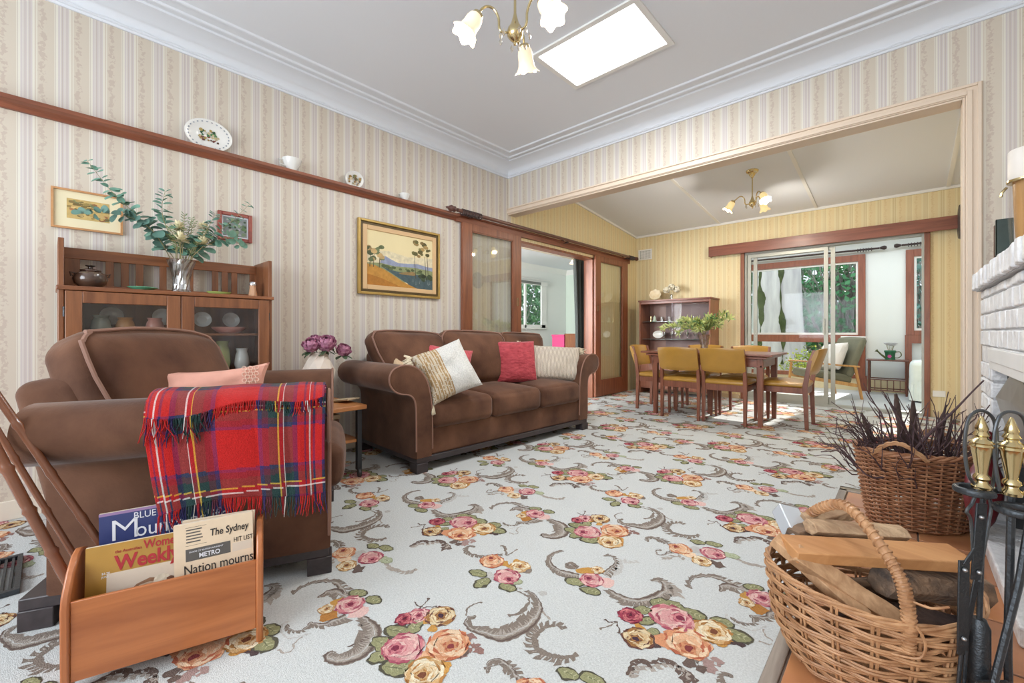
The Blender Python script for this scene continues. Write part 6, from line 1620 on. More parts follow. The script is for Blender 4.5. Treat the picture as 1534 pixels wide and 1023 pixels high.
AN = math.radians(42.6)
b2c = (0.045, 2.985)
t = thing('wicker_basket', 'tall brown wicker basket of twigs standing on the far end of the hearth', 'basket', (b2c[0], b2c[1], 0.012), world=True)
P2 = basket(t, b2c[0], b2c[1], AN, [(0.215, 0.15, 0.018), (0.235, 0.165, 0.12), (0.272, 0.195, 0.375)], 28, 35, 0.0048, M_wk2, rimr=0.013, paired=False)
for s in (-1,):
    b = NB(); mid = -2.45
    pts = []
    for k in range(15):
        f = k/14; phi = mid+(-0.42+0.84*f); p = P2(phi, 0.372, 0.012); p.z += 0.07*math.sin(PI*f); pts.append(p)
    for q in range(3):
        tube(b, [p+Vector((0.006*math.cos(i*0.9+q*2.1), 0, 0.006*math.sin(i*0.9+q*2.1))) for i, p in enumerate(pts)], 0.006, 6)
    obj('handle', b, M_wk1, t)
    b = NB()
    pts = []
    for k in range(15):
        f = k/14; phi = mid+PI+(-0.42+0.84*f); p = P2(phi, 0.372, 0.012); p.z += 0.07*math.sin(PI*f); pts.append(p)
    for q in range(3):
        tube(b, [p+Vector((0.006*math.cos(i*0.9+q*2.1), 0, 0.006*math.sin(i*0.9+q*2.1))) for i, p in enumerate(pts)], 0.006, 6)
    obj('handle', b, M_wk1, t)
# twigs
M_twig = pm('twig_bark', rgb(60,44,50), 0.7, scale=16, col2=rgb(98,74,74), bump=0.4, bscale=90)
M_bark = pm('bark_slab', rgb(54,44,46), 0.8, scale=10, col2=rgb(106,84,72), bump=0.7, bscale=50)
RV = Vector((0.7361, 0.6769, 0)); FV = Vector((-0.6769, 0.7361, 0)); BC = Vector((b2c[0], b2c[1], 0))
def twig(label, a, c, la, lz, lf, ln, r, group='kindling twigs in the tall basket', forks=1, bend=0.05, z0=0.20, name='twig'):
    """a,c: foot offset right/forward in the basket; la,lf,lz direction"""
    p0 = BC+RV*a+FV*c+Vector((0,0,z0)); d = (RV*la+FV*lf+Vector((0,0,lz))).normalized()
    t = tag(None or bpy.data.objects.new(name, None), label, 'twig', group) if False else None
    b = NB(); s1 = d.cross(Vector((0.3,0.2,0.9))).normalized(); n = 9
    pts = [p0+d*ln*i/n+s1*bend*math.sin(i*0.7+a*30)*0.5+Vector((0,0,bend*0.5*math.sin(i*1.1+c*20))) for i in range(n+1)]
    tube(b, pts, [r*(1-0.65*i/n)*(1+0.15*math.sin(i*2.3)) for i in range(n+1)], 6)
    for k in range(forks):
        i = R.randint(3, n-2); q = pts[i]; dd = (d+Vector((R.uniform(-1,1), R.uniform(-1,1), R.uniform(-.3,.8)))*0.7).normalized()
        tube(b, [q, q+dd*ln*0.12, q+dd*ln*0.25+Vector((0,0,0.01))], [r*0.5, r*0.4, r*0.2], 5)
    o = obj(name, b, M_twig); tag(o, label, 'twig', group); return o
for k in range(78):
    a = R.uniform(-0.17, 0.19); c = R.uniform(-0.10, 0.10)
    la = a*2.2+R.uniform(-0.8, 0.6); lf = c*2+R.uniform(-.5,.5)
    ln = R.uniform(0.30, 0.48)*(1.15 if abs(a) < 0.08 else 0.9)
    if a+la*0.3 > 0.24: la = 0.1
    twig('thin dark twig in the tangle filling the tall basket', a, c, la, R.uniform(0.35, 1.1), lf, ln, R.uniform(0.0035, 0.007), forks=2)
for k in range(14):
    twig('thin dark twig in the tangle filling the tall basket', R.uniform(-.2,-.05), R.uniform(-.08,.08), R.uniform(-1.2,-.6), R.uniform(0.3,0.9), R.uniform(-.3,.2), R.uniform(.22,.34), 0.0035, forks=2, z0=0.375)
twig('longest dark branch, slanting out of the tall basket to the upper right', -0.157, -0.07, 0.355, 0.42, -0.047, 0.56, 0.0085, group=None, forks=1, bend=0.012, z0=0.31, name='long_branch')
for i, (a, c, la, lz, ln, w, lab) in enumerate(((-0.06,0.0,-0.10,1,0.50,0.034,'tallest, left of the middle'),(-0.01,0.03,0.06,1,0.46,0.038,'broad one in the middle'),(-0.09,0.05,-0.35,1,0.42,0.028,'leaning left'),(0.13,0.04,0.14,1,0.44,0.026,'upright at the right'),(0.175,0.02,0.04,1,0.40,0.02,'farthest right'),(0.03,-0.06,0.3,0.7,0.26,0.026,'short one at the front'))):
    p0 = BC+RV*a+FV*c+Vector((0,0,0.16)); d = (RV*la+Vector((0,0,lz))).normalized(); b = NB(); rings = []
    sd = RV-d*RV.dot(d); sd.normalize(); nn = d.cross(sd)
    for q in range(9):
        f = q/8; ww = w*0.8*(1-0.72*f**2)*(1+0.22*math.sin(q*1.9+i)); off = sd*0.012*math.sin(f*3+i)
        rings.append([p0+d*ln*f+off+sd*ww*math.cos(u)*(1+0.1*math.sin(3*u+q))+nn*ww*0.35*math.sin(u) for u in [2*PI*m/10 for m in range(10)]])
    loft(b, rings); o = tag(obj('bark_strip', b, M_bark), 'dark bark strip standing in the twig basket, %s' % lab, 'bark')

# log basket
b1c = (-0.085, 1.61)
t = thing('wicker_basket', 'low pale wicker log basket with an arched handle nearest the camera', 'basket', (b1c[0], b1c[1], 0.012), world=True)
dip = lambda phi: 0.012*math.cos(2*phi)
P1_ = basket(t, b1c[0], b1c[1], AN, [(0.19, 0.15, 0.018), (0.235, 0.195, 0.11), (0.255, 0.215, 0.262)], 18, 15, 0.0040, M_wk1, rimr=0.009, paired=True, jitter=0.002, tilt=dip)
b = NB(); A0 = P1_(-PI/2-0.25, 0.20, 0.0); A1 = P1_(PI/2+0.15, 0.20, 0.0)
hp = smooth_line([A0, A0+Vector((0,0,0.10)), A0.lerp(A1, 0.10)+Vector((0,0,0.185)), A0.lerp(A1, 0.5)+Vector((0,0,0.27)), A0.lerp(A1, 0.90)+Vector((0,0,0.185)), A1+Vector((0,0,0.10)), A1], 12)
tube(b, hp, 0.0125, 10); hd = obj('handle', b, M_wk1, t)
b = NB(); sp = []
n_ = len(hp)
for k in range(n_*7):
    f = k/7; i = min(n_-2, int(f)); p = hp[i].lerp(hp[i+1], f-i); d = (hp[i+1]-hp[i]).normalized(); s1 = d.cross(Vector((0.7,-0.7,0.1))).normalized(); s2 = d.cross(s1)
    a = k*2*PI/7*1.0; 
    if i < n_-1: sp.append(p+(s1*math.cos(a*0.9)+s2*math.sin(a*0.9))*0.0135)
tube(b, sp, 0.0034, 5)
tube(b, smooth_line([A0+Vector((0.01,-0.012,0.13)), A0+Vector((0.04,-0.02,0.132)), A0+Vector((0.07,0.0,0.138))], 4), 0.003, 5)
tube(b, smooth_line([A0+Vector((0.014,-0.012,0.075)), A0+Vector((0.03,-0.01,0.04)), A0+Vector((0.02,-0.012,0.0)), A0+Vector((-0.03,-0.02,-0.01))], 5), 0.003, 5)
obj('binding', b, M_wk1, hd)
# logs
def log(name, label, A, B3, w, h, m, roll=0.0, nside=7, irr=0.25, seed=1, cut=None, mend=None):
    rr = random.Random(seed); A, B3 = Vector(A), Vector(B3); d = (B3-A).normalized(); s = d.cross(Vector((0,0,1))).normalized(); u = s.cross(d)
    s, u = s*math.cos(roll)+u*math.sin(roll), u*math.cos(roll)-s*math.sin(roll)
    base = [(math.cos(2*PI*k/nside)*(1+rr.uniform(-irr,irr)), math.sin(2*PI*k/nside)*(1+rr.uniform(-irr,irr))) for k in range(nside)]
    rings = []
    for q in range(12):
        f = q/11; rings.append([A.lerp(B3, f)+s*(a*w/2*(1+0.05*math.sin(q+k)))+u*(c*h/2*(1+0.06*math.sin(q*1.3+k*2))) for k, (a, c) in enumerate(base)])
    b = NB(); loft(b, rings); t = tag(obj(name, b, m, bevel=0.002), label, 'firewood'); return t
M_lpale = wood('split_pale', rgb(170,128,90), rgb(212,172,132), 0.7, 'z', scale=1.4, coat=0, bump=0.3); M_lplank = wood('sawn_plank', rgb(176,120,72), rgb(206,152,100), 0.6, 'x', scale=0.8, coat=0, bump=0.1)
M_lbark = pm('grey_bark', rgb(74,64,58), 0.85, scale=9, col2=rgb(156,126,100), bump=0.9, bscale=30, stretch=(0.6,2.5,2.5), detail=7)
M_lgrey = pm('weathered_split', rgb(150,116,88), 0.85, scale=10, col2=rgb(216,186,150), bump=0.8, bscale=26, stretch=(0.7,2.5,2.5), detail=7)
LC = Vector((b1c[0], b1c[1], 0))
def L3(a, f, z): return LC+RV*a+FV*f+Vector((0,0,z))
log('split_log', 'pale split log slanting down inside the left of the log basket', L3(-0.215, -0.01, 0.335), L3(0.0, -0.11, 0.20), 0.085, 0.06, M_lpale, nside=4, irr=0.12, seed=3)
log('split_log', 'narrow pale wedge of firewood at the extreme left of the log basket', L3(-0.235, 0.05, 0.345), L3(-0.10, -0.12, 0.215), 0.045, 0.05, M_lpale, nside=4, irr=0.2, seed=9, roll=0.5)
b = NB(); Mp = Matrix.Translation(L3(0.01, -0.015, 0.335)) @ rotz(AN-0.06) @ Matrix.Rotation(0.03, 4, 'Y') @ Matrix.Rotation(0.10, 4, 'X'); box(b, -0.235, 0.245, -0.045, 0.05, -0.016, 0.016, Mp)
tag(obj('sawn_board', b, M_lplank, bevel=0.003), 'flat orange sawn board lying across the top of the log basket', 'firewood')
log('split_log', 'dark bark-covered log sticking out of the log basket to the right', L3(0.0, -0.05, 0.275), L3(0.30, -0.035, 0.235), 0.085, 0.085, M_lbark, nside=7, irr=0.14, seed=5)
log('split_log', 'weathered pale log at the back of the log basket under the handle', L3(-0.10, 0.09, 0.365), L3(0.19, 0.09, 0.345), 0.065, 0.045, M_lgrey, nside=6, irr=0.2, seed=6)
log('split_log', 'short broken log end behind the handle, against the twig basket', L3(-0.06, 0.17, 0.34), L3(0.11, 0.19, 0.375), 0.07, 0.06, M_lgrey, nside=5, irr=0.25, seed=8, roll=0.4)
log('split_log', 'brown log end lying low at the back left of the log basket', L3(-0.13, 0.12, 0.31), L3(0.02, 0.17, 0.33), 0.07, 0.07, M_lbark, nside=6, irr=0.2, seed=11)
log('split_log', 'charred dark log lying deep in the middle of the log basket', L3(-0.10, -0.03, 0.20), L3(0.18, -0.10, 0.17), 0.09, 0.08, M_bark, nside=7, irr=0.2, seed=12)
log('split_log', 'grey log hidden lowest in the log basket at the right', L3(-0.02, 0.04, 0.19), L3(0.20, 0.05, 0.19), 0.09, 0.08, M_lbark, nside=7, irr=0.2, seed=14)
b = NB(); Mq = Matrix.Translation(L3(-0.10, 0.15, 0.315)) @ rotz(AN) @ Matrix.Rotation(0.25, 4, 'Y') @ Matrix.Rotation(0.55, 4, 'X'); box(b, -0.035, 0.035, -0.09, 0.09, -0.025, 0.025, Mq)
tag(obj('painted_offcut', b, pm('white_gloss', rgb(214,220,226), 0.2, 0.3, coat=0.5), bevel=0.004), 'shiny pale grey painted offcut at the back left of the log basket', 'firewood')
# bellows
bl = thing('bellows', 'dark red fireplace bellows standing behind the twig basket', 'bellows', (0.222, 2.80, 0.012), world=True)
Mb = T(0.235, 2.76, 0.012) @ rotz(0.5) @ Matrix.Rotation(0.08, 4, 'Y')
b = NB(); prof = [(0.014,0.0),(0.018,0.08),(0.05,0.14),(0.072,0.24),(0.07,0.32),(0.045,0.38),(0.018,0.41),(0.016,0.52),(0.001,0.53)]
rings = [[Mb @ Vector((r*math.cos(a), 0.4*r*math.sin(a), z)) for a in [2*PI*k/16 for k in range(16)]] for r, z in prof]
loft(b, rings); obj('board', b, pm('oxblood', rgb(104,32,38), 0.35, coat=0.4), bl)
b = NB(); tube(b, [Mb @ Vector((0,0,0.002)), Mb @ Vector((0,0,0.09))], 0.009, 8); obj('nozzle', b, M_brass, bl)

# ------------------------------------------------------------------ fireside tools
TSX, TSY = 0.235, 1.60
cs = thing('fire_tool_stand', 'black iron fireside tool stand at the right edge', 'tool stand', (TSX, TSY, 0.012), world=True)
b = NB(); tube(b, [(TSX, TSY, 0.03), (TSX, TSY, 0.70)], 0.010, 10); obj('post', b, M_iron, cs)
b = NB(); lathe(b, [(0.001,0),(0.10,0),(0.10,0.012),(0.02,0.028),(0.001,0.03)], 28, T(TSX, TSY, 0.012)); obj('foot_plate', b, M_iron, cs)
def hook(px, py, z, rr, open_a):
    """horizontal C-shaped strap joined to the post"""
    b = NB(); c0 = Vector((px, py, z)); d = Vector((TSX-px, TSY-py, 0)); a0 = math.atan2(d.y, d.x)
    pts = [c0+Vector((rr*math.cos(a0+s), rr*math.sin(a0+s), 0)) for s in [0.0+i*5.1/16 for i in range(17)]]
    pts = [Vector((TSX, TSY, z-0.004)), c0+d*0.6]+pts
    tube(b, pts, 0.0065, 8, flat=1.3); obj('hook', b, M_iron, cs)
    return
def brass_handle(parent, x, y, z0, s=1.0):
    b = NB(); pr = [(0.001,0),(0.019,0.0),(0.020,0.006),(0.013,0.014),(0.012,0.019),(0.017,0.025),(0.016,0.030),(0.011,0.036),(0.012,0.045),(0.019,0.088),(0.0205,0.097),(0.0235,0.101),(0.0205,0.106),(0.024,0.110),(0.0205,0.115),(0.014,0.119),(0.012,0.123),(0.0165,0.127),(0.0135,0.133),(0.0115,0.136),(0.0135,0.142),(0.008,0.158),(0.0035,0.170),(0.001,0.172)]
    lathe(b, [(r*s*0.92, z*s) for r, z in pr], 28, T(x, y, z0)); obj('brass_handle', b, M_brass, parent)
H1_ = (0.134, 1.500); H2_ = (0.183, 1.520); H3_ = (0.214, 1.53)
hook(H1_[0]-0.012, H1_[1]-0.01, 0.595, 0.032, 0); hook(H2_[0]+0.004, H2_[1]-0.045, 0.570, 0.034, 0); hook(0.30, 1.60, 0.59, 0.03, 0)
def rod(b, pts, r=0.005, n=8): tube(b, pts, r, n)
tg = thing('fire_tongs', 'black riveted fire tongs with a brass handle, leftmost of the tools', 'tongs', (H1_[0], H1_[1], 0.02), world=True)
brass_handle(tg, H1_[0], H1_[1], 0.600)
def at_(u, v, t):
    x, y = (lambda s: ((-0.6769+s*0.7361), (0.7361+s*0.6769)))((u-767)/640.0); return Vector((x*t, y*t, 0.97-(v-498)/640.0*t))
def flatbar(b, p, q, w, th): beam(b, p, q, w, th, up=(-0.68,0.73,0.2))
b = NB(); flatbar(b, (0.134,1.498,0.565), (0.124,1.487,0.385), 0.026, 0.004); obj('upper_strap', b, M_iron, tg, bevel=0.001)
b = NB(); rod(b, smooth_line([(0.130,1.50,0.60),(0.112,1.484,0.63),(0.105,1.478,0.70),(0.112,1.484,0.765),(0.134,1.50,0.785),(0.156,1.518,0.76),(0.160,1.522,0.69),(0.152,1.515,0.60),(0.140,1.505,0.575)], 6), 0.0038); obj('wire_loop', b, pm('dark_wire', rgb(96,100,104), 0.3, 0.85), tg)
b = NB(); rod(b, smooth_line([(0.128,1.497,0.60),(0.118,1.488,0.565),(0.108,1.478,0.545),(0.116,1.486,0.52),(0.120,1.490,0.42)], 5), 0.0035); rod(b, smooth_line([(0.142,1.504,0.60),(0.150,1.512,0.56),(0.146,1.508,0.52),(0.136,1.50,0.44),(0.130,1.494,0.38)], 5), 0.0035); obj('scissor_wire', b, MATS['dark_wire'], tg)
b = NB(); flatbar(b, (0.103,1.470,0.43), (0.100,1.462,0.21), 0.026, 0.004); flatbar(b, (0.124,1.487,0.46), (0.104,1.47,0.42), 0.012, 0.004); obj('lower_strap', b, M_iron, tg, bevel=0.001)
b = NB(); flatbar(b, (0.128,1.50,0.40), (0.106,1.476,0.25), 0.014, 0.004); obj('cross_strap', b, M_iron, tg, bevel=0.001)
b = NB(); rod(b, [(0.098,1.462,0.215), (0.088,1.452,0.06)], 0.004); rod(b, [(0.106,1.468,0.22), (0.100,1.462,0.06)], 0.004); obj('jaws', b, M_iron, tg)
for p in ((0.131,1.491,0.535), (0.127,1.487,0.405), (0.1025,1.466,0.41), (0.1005,1.460,0.25)):
    b = NB(); lathe(b, [(0.001,-0.004),(0.005,-0.003),(0.005,0.0),(0.003,0.003),(0.001,0.004)], 12, axis_M(Vector(p)+Vector((0.6769,-0.7361,0))*0.004, (0.6769,-0.7361,0))); obj('rivet', b, M_sheet, tg)
pk = thing('poker', 'black fire poker with a fat brass handle, second tool from the left', 'poker', (H2_[0], H2_[1], 0.02), world=True)
brass_handle(pk, H2_[0], H2_[1], 0.592, 1.05)
b = NB(); rod(b, [(H2_[0], H2_[1], 0.595), (H2_[0]-0.006, H2_[1], 0.22), (H2_[0]-0.002, H2_[1], 0.03)], 0.0075); obj('shaft', b, M_iron, pk)
b = NB(); rod(b, smooth_line([(H2_[0]-0.02,H2_[1]-0.015,0.60),(H2_[0]-0.03,H2_[1]-0.022,0.70),(H2_[0]-0.022,H2_[1]-0.018,0.77),(H2_[0],H2_[1],0.785),(H2_[0]+0.022,H2_[1]+0.018,0.765),(H2_[0]+0.03,H2_[1]+0.022,0.68),(H2_[0]+0.024,H2_[1]+0.018,0.60)], 6), 0.0038); obj('wire_loop', b, MATS['dark_wire'], pk)
sv = thing('ash_shovel', 'black ash shovel with a brass handle cut by the right frame edge', 'shovel', (H3_[0], H3_[1], 0.02), world=True)
brass_handle(sv, H3_[0]+0.004, H3_[1]+0.004, 0.592)
b = NB(); rod(b, [(H3_[0]+0.004, H3_[1]+0.004, 0.592), (H3_[0]-0.022, H3_[1]-0.03, 0.40), (H3_[0]-0.065, H3_[1]-0.07, 0.17)], 0.0075); obj('shaft', b, M_iron, sv)
b = NB(); vs = []
pts = [(-0.035,0.0,0.0),(0.035,0.0,0.0),(0.052,0.0,-0.05),(0.052,0.0,-0.13),(-0.052,0.0,-0.13),(-0.052,0.0,-0.05)]
Ms = T(H3_[0]-0.066, H3_[1]-0.072, 0.175) @ rotz(AN) @ Matrix.Rotation(0.15, 4, 'X')
f1 = [b.verts.new(Ms @ Vector(p)) for p in pts]; f2 = [b.verts.new(Ms @ (Vector(p)+Vector((0,0.004,0)))) for p in pts]
b.faces.new(f1); b.faces.new(f2[::-1])
for i in range(6): b.faces.new((f1[i], f2[i], f2[(i+1)%6], f1[(i+1)%6]))
obj('blade', b, M_iron, sv, smooth=False)
br = thing('hearth_brush', 'black rod with a thick round sleeve hanging beside the tongs', 'brush', (0.135, 1.53, 0.02), world=True)
b = NB(); rod(b, [(0.139,1.528,0.58), (0.1315,1.512,0.28)], 0.0055); obj('shaft', b, M_iron, br)
b = NB(); lathe(b, [(0.001,0.0),(0.020,0.0),(0.020,0.19),(0.016,0.20),(0.012,0.21),(0.001,0.21)], 20, T(0.131, 1.512, 0.075)); obj('sleeve', b, M_iron, br)
# ------------------------------------------------------------------ side room seen through the sliding doors
b = NB()
WY0, WY1, WZa, WZb = 7.0, 8.52, 1.08, 2.22
box(b, SX0-0.12, SX0, 0.5, WY0, 0, 2.75); box(b, SX0-0.12, SX0, WY1, SY1, 0, 2.75); box(b, SX0-0.12, SX0, WY0, WY1, 0, WZa); box(b, SX0-0.12, SX0, WY0, WY1, WZb, 2.75)
struct('wall_side_room_west', b, M_sidewhite)
b = NB(); box(b, SX0, XA-0.12, SY1, SY1+0.1, 0, 2.75); struct('wall_side_room_north', b, M_sidewall)
b = NB(); box(b, SX0, XA-0.12, 0.4, 0.5, 0, 2.75); struct('wall_side_room_south', b, M_sidewhite)
b = NB(); box(b, XA-0.12, XA, YF+0.1, SY1, 0, 2.75); struct('wall_side_room_east', b, M_sunwall)
b = NB(); box(b, SX0-0.1, XA-0.12, 0.4, SY1+0.1, 2.62, 2.72); struct('ceiling_side_room', b, M_ceil)
b = NB(); 
loft(b, [[Vector((x, y, z)) for x, y, z in ((SX0, yy, 2.50), (SX0+0.10, yy, 2.62), (SX0, yy, 2.62))] for yy in (0.5, SY1)])
loft(b, [[Vector((xx, y, z)) for y, z in ((SY1, 2.50), (SY1-0.10, 2.62), (SY1, 2.62))] for xx in (SX0, XA-0.12)])
struct('trim_10', b, M_white)
b = NB()
frx = (SX0-0.02, SX0+0.02)
for (ya, yb, za, zb) in ((WY0-0.04, WY0+0.05, WZa, WZb), (WY1-0.16, WY1+0.04, WZa, WZb), (WY0, WY1, WZa, WZa+0.08), (WY0, WY1, WZb-0.08, WZb), (WY0+0.72, WY0+0.78, WZa, WZb)): box(b, frx[0], frx[1], ya, yb, za, zb)
box(b, SX0-0.02, SX0+0.07, WY0-0.06, WY1+0.06, WZa-0.03, WZa)
wn = struct('window_2', b, M_white, bevel=0.004)
b = NB(); box(b, SX0-0.012, SX0-0.008, WY0, WY1, WZa, WZb); obj('pane', b, M_pane, wn, smooth=False)
b = NB(); tube(b, [(SX0+0.08, WY0-0.2, WZb+0.05), (SX0+0.08, WY1+0.1, WZb+0.05)], 0.012, 8); tag(obj('curtain_rod', b, M_white), 'white thin curtain rod above the side room window', 'curtain rod')
b = NB(); box(b, SX0+0.03, SX0+0.07, WY0, WY1+0.02, WZb-0.09, WZb+0.0); bd = thing('roller_blind', 'rolled up grey and white blind at the top of the side room window', 'blind', (SX0+0.05, 7.8, WZb-0.09), world=True)
obj('headrail', b, M_white, bd, bevel=0.003)
b = NB()
for (ya, yb) in ((WY0+0.1, WY1-0.25),): box(b, SX0+0.07, SX0+0.075, ya, yb, WZb-0.075, WZb-0.015)
obj('rolled_fabric', b, pm('blind_grey', rgb(120,124,120), 0.8), bd, smooth=False)
# dark curtain
M_curt = pm('charcoal_curtain', rgb(66,70,68), 0.9, var=0.12, scale=3)
cu = thing('curtain', 'long charcoal curtain drawn to the right side of the sliding doorway', 'curtain', (XA-0.22, 5.25, 0.05), world=True)
b = NB(); g = []
for i in range(25):
    z = 0.05+2.03*i/24; row = []
    for j in range(61):
        f = j/60; wd = 0.27+0.05*max(0, (z-0.9)/1.2)**1.3; y = 5.62-wd*(1-f); x = XA-0.21+0.028*math.sin(f*38)+0.012*math.sin(f*17+z)
        row.append(b.verts.new((x, y, z)))
    g.append(row)
for i in range(24):
    for j in range(60): b.faces.new((g[i][j], g[i][j+1], g[i+1][j+1], g[i+1][j]))
o = obj('drape', b, M_curt, cu); sm_ = o.modifiers.new('S', 'SOLIDIFY'); sm_.thickness = 0.004
b = NB(); tube(b, [(XA-0.21, 3.9, 2.06), (XA-0.21, 5.46, 2.06)], 0.01, 8); obj('track', b, M_white, cu)
# furniture in that room
bb = thing('bookcase', 'plain teak cabinet back standing beside the dark curtain in the side room', 'cabinet', (-5.2, 7.9, 0), world=True)
M_dres = wood('dresser_teak', rgb(128,76,46), rgb(160,104,66), 0.45, 'z')
b = NB(); box(b, -5.60, -4.76, 7.85, 8.25, 0.05, 0.92); obj('carcass', b, M_dres, bb, bevel=0.004)
b = NB(); box(b, -5.61, -4.74, 7.83, 8.27, 0.92, 0.945); obj('top', b, M_dres, bb, bevel=0.004)
for x in (-5.56, -4.80):
    for y in (7.9, 8.2):
        b = NB(); box(b, x-0.02, x+0.02, y-0.02, y+0.02, 0, 0.05); obj('foot', b, M_dres, bb)
pkm = pm('hot_pink', rgb(220,78,134), 0.6)
pbx = thing('storage_box', 'bright pink box stacked on a white one in the side room', 'box', (-5.62, 8.0, 0.0), world=True)
b = NB(); box(b, -5.97, -5.63, 7.85, 8.2, 0.62, 0.90); obj('body', b, pkm, pbx, bevel=0.01)
b = NB(); box(b, -5.98, -5.625, 7.84, 8.21, 0.88, 0.92); obj('lid', b, pkm, pbx, bevel=0.006)
b = NB(); box(b, -5.99, -5.62, 7.83, 8.22, 0.0, 0.618); tag(obj('storage_chest', b, M_white, bevel=0.01), 'white chest carrying the pink box in the side room', 'chest')
bed = thing('bed', 'low bed with pale patterned cover behind the sofa in the side room', 'bed', (-5.0, 6.2, 0), world=True)
b = NB(); rbox(b, 1.4, 1.9, 0.28, 0.08, T(-5.4, 6.3, 0.42), puff=0.05); obj('mattress', b, pm('bedcover', rgb(214,210,204), 0.9, var=0.08, scale=6), bed)
b = NB(); box(b, -6.08, -4.72, 5.37, 7.23, 0.0, 0.28); obj('base', b, M_dres, bed, bevel=0.01)
# ceiling lamp of the side room
pd = thing('pendant_lamp', 'small warm pendant lamp seen beside the dark curtain in the side room', 'lamp', (-4.6, 6.2, 2.3), world=True)
b = NB(); tube(b, [(-4.62, 6.75, 2.36), (-4.62, 6.75, 2.62)], 0.004, 6); obj('cord', b, M_white, pd)
b = NB(); lathe(b, [(0.02,0.10),(0.06,0.03),(0.08,0.0),(0.076,0.0),(0.03,0.07)], 18, T(-4.62, 6.75, 2.27)); obj('shade', b, pm('warm_shade', rgb(250,210,150), 0.5, emit=(1,0.7,0.4,1), estr=2.0), pd)

# ------------------------------------------------------------------ sunroom
SYB = 9.2
b = NB()
w1 = (-3.0, -0.50, 0.22, 2.22)      # big window: upper light above a transom, lower light under it
w2 = (0.03, 1.10, 0.95, 2.22)
def wall_holes(b, y, t, x0, x1, z1, holes):
    xs = sorted({x0, x1, *[h_[0] for h_ in holes], *[h_[1] for h_ in holes]})
    for a, c in zip(xs, xs[1:]):
        hs = [h_ for h_ in holes if h_[0] <= a+1e-6 and h_[1] >= c-1e-6]
        if not hs: box(b, a, c, y, y+t, 0, z1)
        for h_ in hs:
            if h_[2] > 0: box(b, a, c, y, y+t, 0, h_[2])
            box(b, a, c, y, y+t, h_[3], z1)
wall_holes(b, SYB, 0.1, XA, 1.5, 2.7, [w1, w2]); struct('wall_sunroom', b, M_sunwall)
b = NB(); box(b, 1.4, 1.5, YF+0.12, SYB, 0, 2.7); struct('wall_sunroom_right', b, M_sunwall)
b = NB(); box(b, XA, 1.5, YF+0.12, SYB+0.1, 2.60, 2.70); struct('ceiling_sunroom', b, M_ceil)
M_redtim = wood('window_timber', rgb(118,64,44), rgb(150,86,62), 0.45, 'z')
def timber_window(name, w, mids, transom=None, rx=None):
    x0, x1, z0, z1 = w; b = NB(); y0_, y1_ = SYB-0.05, SYB+0.06; f = 0.075
    box(b, x0-0.02, x0+f, y0_, y1_, z0-0.02, z1+0.05); box(b, x1-f, x1+0.02, y0_, y1_, z0-0.02, z1+0.05); box(b, x0+f, x1-f, y0_, y1_, z1-0.06, z1+0.05); box(b, x0+f, x1-f, y0_, y1_, z0-0.02, z0+0.05)
    e_ = 0.002
    for m_ in mids: box(b, m_-0.03, m_+0.03, y0_+e_, y1_-e_, z0+0.05, z1-0.06)
    if transom: box(b, x0+f, x1-f, y0_-0.006, y1_, transom[0], transom[1])
    d = struct(name, b, M_redtim, bevel=0.003)
    g = NB(); box(g, x0+f, x1-f, SYB+0.02, SYB+0.024, z0+0.05, z1-0.06); obj('pane', g, M_pane, d, smooth=False)
    e = NB()
    zb = transom[1] if transom else z0+0.05
    xs = [x0+f]+[q for m_ in mids for q in (m_-0.03, m_+0.03)]+[x1-f]
    for i in range(0, len(xs), 2):
        a, c = xs[i], xs[i+1]
        for (p0, p1, q0, q1) in ((a, a+0.03, zb, z1-0.06), (c-0.03, c, zb, z1-0.06), (a+0.03, c-0.03, zb, zb+0.035), (a+0.03, c-0.03, z1-0.09, z1-0.06)): box(e, p0, p1, SYB-0.02, SYB+0.02, q0, q1)
    obj('sash', e, M_white, d, smooth=False)
    return d
timber_window('window_3', w1, [], transom=(0.80, 0.93))
timber_window('window_5', w2, [], transom=None)
b = NB(); box(b, 0.08, 1.12, SYB-0.045, SYB, 0.80, 0.93); box(b, 0.0, 0.08, SYB-0.045, SYB, 0.0, 0.93); struct('trim_11', b, M_redtim)
b = NB(); box(b, -0.57, -0.46, SYB-0.045, SYB, 0.0, 0.25); struct('trim_12', b, M_redtim)
b = NB(); box(b, XA, 1.4, SYB-0.02, SYB, 0.0, 0.20); struct('baseboard_sunroom', b, pm('sunroom_base', rgb(226,212,176), 0.6))
for (xa, xb, za, lab) in ((-2.9, -0.30, 2.335, 'dark timber curtain rod with round knobs over the big sunroom window'), (-0.04, 1.15, 2.345, 'short dark curtain rod over the narrow right sunroom window')):
    rt = thing('curtain_rod', lab, 'curtain rod', ((xa+xb)/2, SYB-0.08, za), world=True)
    b = NB(); tube(b, [(xa, SYB-0.09, za), (xb, SYB-0.09, za)], 0.016, 10); obj('pole', b, M_blackrod, rt)
    for x, s in ((xa, -1), (xb, 1)):
        b = NB(); lathe(b, [(0.001,0),(0.018,0.005),(0.022,0.02),(0.03,0.04),(0.034,0.06),(0.022,0.085),(0.001,0.09)], 14, axis_M((x, SYB-0.09, za), (s,0,0))); obj('finial', b, M_blackrod, rt)
    for k in range(6):
        b = NB(); x = (xb-0.10-0.035*k) if xa < -1 else (xa+0.08+0.035*k)
        tube(b, [(x, SYB-0.09+0.028*math.cos(a), za-0.006+0.028*math.sin(a)) for a in [2*PI*q/12 for q in range(12)]], 0.005, 5, loop=True); obj('curtain_ring', b, M_ring, rt)
